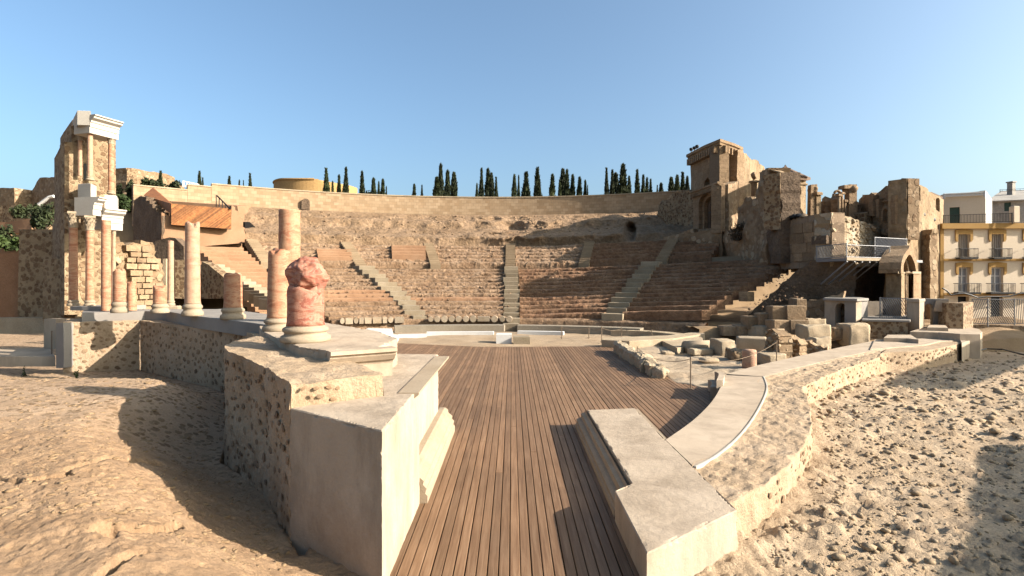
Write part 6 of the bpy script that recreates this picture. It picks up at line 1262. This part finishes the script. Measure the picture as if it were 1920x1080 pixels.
pp_ = [tuple(G(x, y, .7)[:2]) for x, y in ((1706, 621.5), (1760, 623), (1800, 626), (1838, 626.5), (1842, 622), (1836, 617), (1822, 614), (1790, 612.5), (1740, 611))]; MB().prism(pp_, -.4, .7, .012).build('body', MT['conc'], o)
MB().prism([tuple(G(x, y, .45)[:2]) for x, y in ((1702, 632), (1800, 634.5), (1800, 626), (1706, 626))], -.2, .47, .01).build('lower_step', MT['conc'], o)
ring = [P(1757 - 20 * math.cos(q), 617.5 - 6 * math.sin(q), 22.6) for q in np.linspace(0, math.pi, 12)]; MB().prism([(v.x, v.y + i * .0) for i, v in enumerate([G(1738, 620, .7), G(1778, 621, .7), G(1772, 615, .7), G(1742, 614.5, .7)])], .69, .86, .02).build('raised_disc', MT['conc'], o)
m = MB(); m.tube([rz_pt for rz_pt in [(G(x, y, -.05)) for x, y in ((1830, 658), (1850, 654), (1880, 655), (1915, 664), (1960, 672))]], .03, 6); m.build('ground_cable', MT['iron'], None, label='black cable lying on the rough ground at far right', cat='cable', kind='thing')

# ================================================================== posts with ropes
MT['post'] = plain('rusted_post', (.30, .22, .15), .6, .4); MT['rope'] = plain('thin_rope', (.25, .18, .12), .9)
def post(x, yb, yt, z, label, grp='rope posts', r=.018):
    c = G(x, yb, z); o = thing('rope_post', (c.x, c.y, z), label, 'post', grp); t = P(x, yt, c.y).z; MB().tube([(c.x, c.y, z - .1), (c.x, c.y, t)], r, 8).build('rod', MT['post'], o); MB().lathe((c.x, c.y, t - .01), [(r * 1.5, 0), (r * 1.5, .03), (r * .6, .04)], 8).build('knob', MT['post'], o); MB().lathe((c.x, c.y, z), [(r * 4, 0), (r * 4, .012), (r, .015)], 12).build('foot', MT['post'], o); return Vector((c.x, c.y, t - .03))
def rope(a, b, sag, label): MB().tube([a.lerp(b, t) - Vector((0, 0, sag * 4 * t * (1 - t))) for t in np.linspace(0, 1, 12)], .009, 5).build('rope', MT['rope'], None, label=label, cat='rope', kind='thing')
pA = post(1295, 729, 671, 0, 'nearest thin rope post at the right edge of the deck'); pB = post(1195, 667, 651, .05, 'thin rope post beside the pale stone stub'); pC = post(1456, 682, 640, .15, 'thin rope post near the straight walk by the ochre block')
rope(pA, pB, .25, 'sagging rope from the nearest post to the stone stub'); rope(pA, pC, .3, 'rope from the nearest post towards the straight walk')
q = [post(x, yb, yt, 0.0, lab, 'orchestra rope posts', .02) for x, yb, yt, lab in ((1053, 633, 613, 'orchestra rope post nearest the central stair'), (1104, 633, 613.5, 'second orchestra rope post from the central stair'), (1128, 641, 613, 'tall orchestra rope post in front of the others'), (1165, 636, 615, 'fourth orchestra rope post from the central stair'), (1222, 638, 619, 'rightmost orchestra rope post by the ring bench'))]
for k in range(4): rope(q[k], q[k + 1], .12, 'thin orchestra rope, ' + ['first span from the central stair', 'short second span', 'third span', 'last span to the ring bench'][k])

# ================================================================== buildings outside the frame whose shadows fall on the rough ground
o = thing('museum_block', (19, 4, -.2), 'plain building beyond the right edge that shades the lower right ground', 'building')
MB().prism([(11.4, 3.85), (16.1, 8.35), (23, 4), (17.5, -2)], -.4, 3.1).build('wall', MT['cream'], o); MB().prism([(11.35, 3.8), (16.1, 8.4), (23.1, 4), (17.5, -2.1)], 3.1, 3.2).build('roof', MT['conc'], o)
o = thing('entrance_canopy', (23, 11, 0), 'canopy beyond the right edge whose shadow crosses the rough ground', 'canopy')
MB().prism([(20.2, 13.9), (21.2, 13.2), (30, 19.6), (34, 24.5), (31, 24)], 3.8, 4.1).build('roof', MT['conc'], o)
for x, y in ((26, 17.5), (29.5, 20), (31.5, 23)): MB().tube([(x, y, -.3), (x, y, 3.8)], .12, 8).build('post', MT['metal'], o)

# ================================================================== far left: reconstructed stage front, walls, terraces
tw2 = thing('stage_front_tower', (*PX(150, 19.5), 0), 'tall reconstructed rubble tower of the stage front at far left', 'tower')
MT['tow'] = rubble('tower_rubble', [(.3, (.40, .30, .195)), (.7, (.50, .385, .265))], [(0, (.2, .13, .08)), (.5, (.29, .2, .13)), (1, (.38, .28, .185))], 6.0, .2, .2, .8)
FA, FB = (121, 19.0), (219, 20.3)
wall('front_wall', FA, FB, [(134, 236), (150, 232), (217, 250), (218, 596), (121, 592), (121, 268), (134, 268)], MT['tow'], tw2, .5, d=.4, amp=.012)
wall('projecting_pier', (121, 18.8), (152, 19.2), [(121, 266), (152, 268), (152, 590), (121, 590)], MT['tow'], tw2, .35, d=.4, amp=.012)
wall('left_wall', (121.5, 18.85), (98, 20.6), [(121.5, 266), (112, 276), (102, 297), (102, 420), (98, 420), (98, 592), (121.5, 590)], MT['tow'], tw2, .4, d=.4, amp=.012)
wall('upper_left_wall', (135, 19.6), (112, 21.2), [(136, 224), (124, 242), (113, 259), (113, 300), (136, 290)], MT['tow'], tw2, .4, d=.4, amp=.012)
MB().prism([tuple(PX(136, 19.5)), tuple(PX(216, 20.5)), tuple(PX(210, 21.6)), tuple(PX(118, 21.2))], 4.0, P(0, 233, 20).z).build('core', MT['tow'], tw2)
wall('slot_window', FA, FB, [(157, 307), (162, 307), (162, 338), (157, 338)], MT['iron'], tw2, .05, d=2, amp=0, offs=.02)
# white entablature on top
def wpt(x, y, Y): return P(x, y, Y)
eb = thing('upper_entablature', (*PX(185, 18.8), 9), 'white moulded entablature block crowning the tower at far left', 'entablature')
ea, ec = PX(168, 18.35), PX(222, 19.3); zt3 = P(170, 215, 18.35).z
d_ = (ec - ea).normalized(); n_ = Vector((d_.y, -d_.x)); n_ = -n_ if n_.dot(-ea) < 0 else n_
pr = [(0, -.62), (0, -.42), (.03, -.41), (.03, -.26), (.06, -.25), (.07, -.19), (.2, -.12), (.22, -.05), (.27, -.04), (.27, .0), (-.75, .0), (-.75, -.62)]
MB().hexa([(ea.x + n_.x * o_, ea.y + n_.y * o_, zt3 + z) for o_, z in pr], [(ec.x + n_.x * o_, ec.y + n_.y * o_, zt3 + z) for o_, z in pr]).build('cornice', MT['wlime'], eb)
MB().prism([tuple(PX(145, 18.3)), tuple(PX(170, 18.35)), tuple(PX(172, 19.4)), tuple(PX(150, 19.4))], P(0, 234, 18.3).z, P(0, 207, 18.3).z, .01).build('plain_block', MT['wlime'], eb)
MB().add([wpt(145, 207, 18.3), wpt(136, 226, 19.5), wpt(137, 246, 19.5), wpt(145, 236, 18.3)], [(0, 1, 2, 3)]).build('side_face', MT['wlime'], eb)
column('upper_column', 169, 18.55, 11.5, P(0, 338, 18.55).z, 241, 'upper column standing on the white pedestal under the crowning entablature', 'marblep', bh=.12, bw=1.5, brk=0, seed=31, taper=.92)
column('upper_column', 208.5, 19.2, 13, P(0, 364, 19.2).z, 249, 'right upper column with leafy capital under the crowning entablature', 'marble', cap=True, capz=.42, bh=.12, seed=32)
column('upper_column', 150, 19.0, 9, P(0, 330, 19.0).z, 240, 'half-hidden left upper column with capital under the white block', 'marblep', cap=True, capz=.45, base=False, seed=33)
lb = thing('lower_entablature', (*PX(185, 18.3), 5), 'white stepped entablature and pedestals between the lower and upper columns', 'entablature')
MB().prism([tuple(PX(146, 18.5)), tuple(PX(170, 18.35)), tuple(PX(181, 18.9)), tuple(PX(152, 19.1))], P(0, 402, 18).z, P(0, 340, 18).z, .012).build('left_pedestal', MT['wlime'], lb)
MB().prism([tuple(PX(196, 18.9)), tuple(PX(219, 19.1)), tuple(PX(222, 19.8)), tuple(PX(199, 19.6))], P(0, 392, 19).z, P(0, 366, 19).z, .012).build('right_pedestal', MT['wlime'], lb)
def ent(a, b, zt, s, nm):
    d = (b - a).normalized(); n = Vector((d.y, -d.x)); n = -n if n.dot(-a) < 0 else n
    MB().hexa([(a.x + n.x * o_, a.y + n.y * o_, zt + z * s) for o_, z in pr], [(b.x + n.x * o_, b.y + n.y * o_, zt + z * s) for o_, z in pr]).build(nm, MT['wlime'], lb)
ent(PX(174, 18.0), PX(190, 18.3), P(0, 369, 18).z, 1.0, 'upper_cornice'); ent(PX(190, 18.35), PX(230, 18.95), P(0, 391, 18.4).z, 1.15, 'lower_cornice')
MB().prism([tuple(PX(149, 18.45)), tuple(PX(188, 18.5)), tuple(PX(188, 18.9)), tuple(PX(152, 18.9))], P(0, 404, 18.1).z, P(0, 384, 18.1).z, .01).build('architrave', MT['wlime'], lb)
# stones behind the columns, and lower walls to the left
o = thing('ruined_back_wall', (*PX(265, 23), 1.5), 'rough pale ruined masonry behind the squat stumps at left', 'wall')
wall('masonry', (216, 22.5), (306, 24.5), [(216, 470), (222, 452), (230, 450), (240, 462), (248, 458), (262, 456), (275, 452), (291, 462), (293, 480), (306, 500), (306, 596), (216, 596)], MT['ruin'], o, 1.0, d=.13, amp=.14, fq=1.3, rag=.1)
courses(o, (216, 22.5), (306, 24.5), [(217, 468), (230, 455), (275, 455), (292, 470), (305, 500), (305, 592), (217, 592)], .5, .27, .34, 43, 'stone_block', .05)
o = thing('dark_side_wall', (*PX(275, 34), 1), 'dark pebbled end wall of the upper seating at left, stepped along its top', 'wall')
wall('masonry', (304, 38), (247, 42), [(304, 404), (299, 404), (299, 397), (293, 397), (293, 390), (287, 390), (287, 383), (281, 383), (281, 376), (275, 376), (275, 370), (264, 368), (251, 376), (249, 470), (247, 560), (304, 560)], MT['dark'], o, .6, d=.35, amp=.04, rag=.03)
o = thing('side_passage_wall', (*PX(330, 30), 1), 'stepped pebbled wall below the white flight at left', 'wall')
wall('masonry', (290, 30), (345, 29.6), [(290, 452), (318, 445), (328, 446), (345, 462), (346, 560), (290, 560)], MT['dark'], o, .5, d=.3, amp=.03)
wall('lower_masonry', (378, 29.5), (424, 28.2), [(378, 490), (390, 496), (405, 508), (424, 525), (424, 560), (378, 560)], MT['rubf'], o, .5, d=.3, amp=.03)
wall('smooth_pier', (305, 26), (320, 26), [(305, 485), (311, 485), (311, 560), (305, 560)], MT['lime'], o, .3, d=.5, amp=.01); wall('rubble_panel', (320, 26.5), (346, 26.5), [(328, 487), (346, 487), (346, 560), (328, 560)], MT['tow'], o, .3, d=.5, amp=.01)
o = thing('stepped_end_wall', (*PX(380, 42), 3), 'smooth rammed earth end wall with stepped edges, holding the wood clad box', 'wall')
wall('masonry', (303, 38), (460, 41.5), [(303, 398), (312, 402), (321, 408), (321, 395), (434, 402), (434, 385), (441, 388), (441, 394), (448, 397), (448, 405), (455, 410), (455, 425), (461, 440), (465, 455), (400, 460), (303, 470)], MT['red'], o, .8, d=.5, amp=.01)
MB().prism([tuple(PX(304, 38.8)), tuple(PX(452, 42.2)), tuple(PX(470, 47)), tuple(PX(270, 44))], 2.5, 7.3).build('fill', MT['red'], o)
o = thing('filled_terrace', (*PX(350, 47), 3), 'sloping tan fill between the wood clad box and the top wall', 'ground')
MB().hexa([P(262, 560, 45), P(470, 560, 44.5), P(480, 560, 50), P(255, 560, 50)], [P(270, 374, 45), P(445, 386, 44.5), P(470, 386, 50.5), P(252, 374, 47)]).build('fill', MT['red'], o)
wbx = thing('wood_clad_box', (*PX(378, 38), 5.5), 'wood clad box with diagonal boards set into the left end of the seating', 'box')
BA, BB = (321, 38.0), (434, 40.2); plb = plane_uv(BA, BB); A0, dd, nb2 = plb
crn = [to_uv(plb, *q) for q in ((321, 382), (433.5, 391.5), (433.5, 429.5), (321, 421.5))]; wall('backing', BA, BB, [(321, 382), (433.5, 391.5), (433.5, 429.5), (321, 421.5)], MT['iron'], wbx, .5, d=3, amp=0)
def clip_poly(poly, clip):
    out = poly
    for i in range(len(clip)):
        a, b = clip[i], clip[(i + 1) % len(clip)]; inp, out = out, []
        f_ = lambda p: (b[0] - a[0]) * (p[1] - a[1]) - (b[1] - a[1]) * (p[0] - a[0])
        for j in range(len(inp)):
            p, q = inp[j], inp[(j + 1) % len(inp)]; fp, fq = f_(p), f_(q)
            if fp <= 0: out.append(p)
            if fp * fq < 0: t = fp / (fp - fq); out.append((p[0] + (q[0] - p[0]) * t, p[1] + (q[1] - p[1]) * t))
        if not out: break
    return out
ar_ = sum(crn[i][0] * crn[(i + 1) % 4][1] - crn[(i + 1) % 4][0] * crn[i][1] for i in range(4)); clipq = crn if ar_ < 0 else crn[::-1]
umin, umax = min(q[0] for q in crn), max(q[0] for q in crn); vmin, vmax = min(q[1] for q in crn), max(q[1] for q in crn); H_ = vmax - vmin
for k in range(60):
    u0 = umin - H_ * 1.2 + k * .105
    pg = clip_poly([(u0, vmin), (u0 + .095, vmin), (u0 + .095 + H_ * 1.15, vmax), (u0 + H_ * 1.15, vmax)], clipq)
    if len(pg) >= 3 and abs(sum(pg[i][0] * pg[(i + 1) % len(pg)][1] - pg[(i + 1) % len(pg)][0] * pg[i][1] for i in range(len(pg)))) > .01:
        B3 = [A0 + dd * u + nb2 * .003 for u, v in pg]; T3 = [A0 + dd * u + nb2 * .04 for u, v in pg]; MB().hexa([(q.x, q.y, v) for q, (u, v) in zip(B3, pg)], [(q.x, q.y, v) for q, (u, v) in zip(T3, pg)]).build('plank', MT['clad'], wbx)
MB().add([P(269, 366, 42), P(286, 352, 45), P(321.5, 382, 38), P(321.5, 401, 38)] + [P(271, 366, 42.3), P(288, 352, 45.3), P(323, 382, 38.3), P(323, 401, 38.3)], [(0, 1, 2, 3), (4, 7, 6, 5), (0, 4, 5, 1), (1, 5, 6, 2), (2, 6, 7, 3), (3, 7, 4, 0)]).build('side_screen', MT['clad'], wbx)
o = thing('black_handrail', (*PX(420, 40.5), P(0, 392, 40.5).z), 'short black handrail at the right end of the wood clad box', 'railing')
m = MB(); m.tube([P(407, 367, 41), P(432, 392, 40)], .05, 6); m.build('rail', MT['iron'], o)
for x in (405.5, 411, 417, 423, 429): MB().tube([P(x, 367 + (x - 407) * 1.0, 40.8), P(x, max(386, 388 + (x - 407) * .15), 40.8)], .035, 5).build('post', MT['iron'], o)
o = thing('tunnel_mouth', (*PX(470, 43), 4), 'dark rough opening in the rock beside the stepped end wall', 'opening')
wall('back', (458, 44), (490, 45.5), [(459, 416), (468, 416), (478, 425), (486, 440), (489, 456), (462, 456), (459, 440)], plain('tunnel_shade', (.01, .008, .007), 1), o, .2, d=.6, amp=0)  # near-black slab paints the shade inside the opening

# walls and terraces at the left edge
MT['brickr'] = stone('small_brick', [(.3, (.36, .2, .12)), (.7, (.45, .27, .17))], 1.5, 16, .6, fine=16)
for nm, a, b, out_, mt, lab in (('brick_wall', (-30, 21.5), (46, 21.3), [(-30, 474), (44, 474), (46, 596), (-30, 596)], 'brickr', 'reddish small-brick wall at the left picture edge'),
    ('rubble_pier_wall', (33, 21.0), (102, 21), [(36, 430), (102, 430), (102, 596), (33, 596)], 'tow', 'tall rubble concrete wall left of the tower'),
    ('rubble_buttress', (80, 19.6), (119, 19.3), [(81, 486), (117, 484), (119, 598), (80, 598)], 'tow', 'lower rubble buttress in front of the tower foot'),
    ('white_base_wall', (-30, 20.4), (84, 20.0), [(-30, 596), (80, 596), (84, 626), (-30, 626)], 'lime', 'pale stone base course below the brick wall'),
    ('painted_board', (82, 18.6), (107, 18.3), [(82, 598), (104, 598), (104, 655), (82, 655)], 'conc', 'pale painted panel at the foot of the rubble buttress'),
    ('concrete_board', (103, 16.25), (119, 16.1), [(105, 606), (119, 606), (119, 690), (105, 690)], 'grey', 'grey concrete end panel of the sunlit rubble wall')):
    o = thing(nm, (*PX((a[0] + b[0]) / 2, a[1]), 0), lab, 'wall'); wall('masonry', a, b, out_, MT[mt], o, .4, d=.5, amp=.01)
o = thing('concrete_path', (*G(40, 662, .5)[:2], .4), 'pale concrete path slab entering from the left edge', 'path'); MB().prism([tuple(G(x, y, .62)[:2]) for x, y in ((-60, 668), (104, 668), (92, 652), (-60, 655))], .3, .62, .01).build('slab', MT['conc'], o)
post(97, 665, 622, .6, 'thin dark post beside the concrete path at left', 'left path posts', .014)
for k, (a, b, out_, mt, lab, th) in enumerate((((-30, 34), (60, 33), [(-30, 416), (10, 416), (58, 410), (60, 436), (-30, 440)], 'red', 'lower tan garden terrace wall at the left edge', .6), ((-30, 30), (42, 29), [(-30, 443), (40, 440), (42, 480), (-30, 480)], 'red', 'nearest tan garden terrace wall at the left edge', .6), ((-30, 42), (103, 40), [(-30, 386), (60, 384), (103, 388), (103, 420), (-30, 420)], 'rubf', 'upper garden terrace wall at the left edge', .8), ((-40, 60), (27, 58), [(-40, 352), (26, 352.5), (27, 400), (-40, 400)], 'ruin', 'square fortress wall block on the hill at the left edge', 3), ((27, 62), (106, 56), [(27, 357), (60, 357), (74, 333), (106, 332), (106, 400), (27, 400)], 'ruin', 'sloping fortress wall on the hill left of the tower', 3))):
    o = thing('terrace_wall' if k < 3 else 'fortress_wall', (*PX((a[0] + b[0]) / 2, a[1]), 2), lab, 'wall'); wall('masonry', a, b, out_, MT[mt], o, th, d=.6, amp=.05, rag=.03)
X, Y = np.meshgrid(np.linspace(-75, -14, 60), np.linspace(23, 75, 60)); p = np.stack([X.ravel(), Y.ravel(), 0 * X.ravel()], 1)
Z = np.interp(Y, [23, 29, 30, 33.5, 34.5, 41, 42.5, 58, 62, 75], [-.3, -.3, 5.0, 5.2, 6.2, 6.4, 7.6, 8.5, 9.2, 9.4]) + fbm(p, .3, 3, 8).reshape(X.shape) * .15; Z = np.where(X / Y > -.855, np.where(Y > 47, 9.0, -.4), Z); Z = np.where(np.hypot(X - CC[0], Y - CC[1]) < RW + 1.4, -.4, Z)
grid('hillside', np.stack([X, Y, Z], -1).transpose(1, 0, 2), MT['sandl'], kind='structure')
o = thing('fortress', (*PX(280, 70), 9), 'ruined fortress wall with sloping top on the hill right of the tower', 'ruin')
wall('left_face', (238, 64), (214, 72), [(238, 314), (226, 323), (214, 332), (214, 372), (238, 372)], MT['rubf'], o, 1, d=.7, amp=.08, rag=.06); wall('front_face', (238, 64), (345, 72), [(238, 314), (262, 317), (290, 322), (327, 332), (330, 342), (345, 350), (345, 372), (238, 372)], MT['ruin'], o, 2, d=.6, amp=.15, rag=.12)
m = MB(); rl = thing('white_stair_rail', (*PX(355, 60), 10.5), 'white metal stair railing beyond the wall above the wood clad box', 'railing')
rail(rl, PX(343, 58), PX(372, 60), P(0, 349, 58).z, .55, 6, mat=MT['white'], r=.05)
rl = thing('white_stair_rail', (*PX(85, 40), 7), 'white stair stringer on the terraces left of the tower', 'railing'); MB().tube([P(70, 386, 39.5), P(92, 370, 39.5), P(101, 368, 39.5)], .12, 6).build('stringer', MT['white'], rl)
# round ochre building beyond the wall
rbld = thing('round_building', (*PX(595, 84), 9), 'round ochre building rising behind the top wall', 'building'); MT['ocb'] = stone('ochre_render', [(.3, (.52, .34, .17)), (.7, (.6, .41, .22))], .3, 6, .2, fine=4)
c = PX(595, 84); th = np.linspace(math.pi * 1.0, math.pi * 2.0, 40); hi_, lo_ = P(0, 337, 78).z, P(0, 342, 78).z
V = []; Fs = []; 
for i, a_ in enumerate(th):
    x, y = c.x + 6.3 * math.cos(a_), c.y + 6.3 * math.sin(a_); zt_ = P(0, 335.5, y).z if a_ < math.pi * 1.62 else P(0, 341, y).z; V += [(x, y, 9), (x, y, min(zt_, 17.9) if a_ < math.pi * 1.62 else 17.45)]
Fs = [(2 * i, 2 * i + 2, 2 * i + 3, 2 * i + 1) for i in range(39)] + [tuple(2 * i + 1 for i in range(40))]; mesh('drum', V, Fs, MT['ocb'], rbld)
m = MB(); m.tube([(V[2 * i + 1][0], V[2 * i + 1][1] - .05, V[2 * i + 1][2]) for i in range(24)], .14, 6); m.build('coping', MT['ocb'], rbld)
# shrubs and small plants
for k, (x, y, Y_, rx, rz, lab) in enumerate(((38, 408, 38, .9, .9, 'green bush on the terrace left of the tower'), (87, 432, 31, .7, 1.6, 'dark tall shrub against the left side of the tower'), (72, 432, 31.5, .4, 1.5, 'narrow dark shrub left of the tall shrub'), (4, 462, 29, .8, 1.1, 'dark shrub at the left edge below the terraces'), (18, 468, 28.5, .8, .7, 'low green plants on the nearest terrace'), (235, 392, 30, .8, .8, 'green shrub right of the white lower entablature'), (226, 400, 46, .5, 2.4, 'slim dark shrub between the tower and the end wall'), (243, 396, 46, .45, 2.6, 'second slim dark shrub between the tower and the end wall'), (296, 360, 55, 1.0, 1.3, 'dark bush in front of the hill fortress'), (327, 362, 57, 1.4, 1.2, 'scrubby bush at the foot of the hill fortress'), (280, 360, 54, .8, 1.3, 'small dark tree left of the fortress cypress'))):
    c = P(x, y, Y_); bush('shrub', (c.x, c.y, c.z), rx, rx, rz, 600, lab, MT['leaf'] if k in (4, 5) else MT['cyp'], None, .11 if Y_ < 40 else .17, 30 + k)
cypress(301, 324, 9, 56, 'lone cypress in front of the hill fortress', 'cypresses beyond the top wall', 3, 9)
for k, (x, y, lab) in enumerate(((45, 705, 'tiny green weed at left on the trodden floor'), (143, 712, 'small dark-leaved weed below the sunlit rubble wall'))):
    c = G(x, y, .25); bush('weed', (c.x, c.y, c.z - .05), .09, .09, .32, 70, lab, MT['leaf'], None, .03, 60 + k)
# rubble retaining wall between the rock slope and the church, and low walls under the portal
o = thing('retaining_wall', (*PX(1268, 46), 5), 'dark rubble retaining wall between the rock slope and the church tower', 'wall')
wall('masonry', (1236, 50), (1301, 46), [(1236, 385), (1240, 376), (1256, 372), (1262, 362), (1274, 362), (1280, 356), (1301, 358), (1301, 445), (1225, 445)], MT['rubf'], o, .8, d=.3, amp=.09, rag=.08)
wall('lower_masonry', (1240, 43.5), (1354, 39.6), [(1246, 444), (1270, 438), (1298, 430), (1300, 436), (1354, 428), (1354, 500), (1246, 500)], MT['ruin'], o, .8, d=.3, amp=.09, rag=.06)
c = P(1385, 438, 37.5); bush('dry_bush', (c.x - .2, c.y - .6, c.z - .5), 1.1, .7, 1.2, 900, 'dry brown bush growing at the foot of the massive rubble wall', leaf_mat('dry_twigs', [(.3, (.06, .045, .03)), (.7, (.13, .1, .065))]), None, .08, 77)
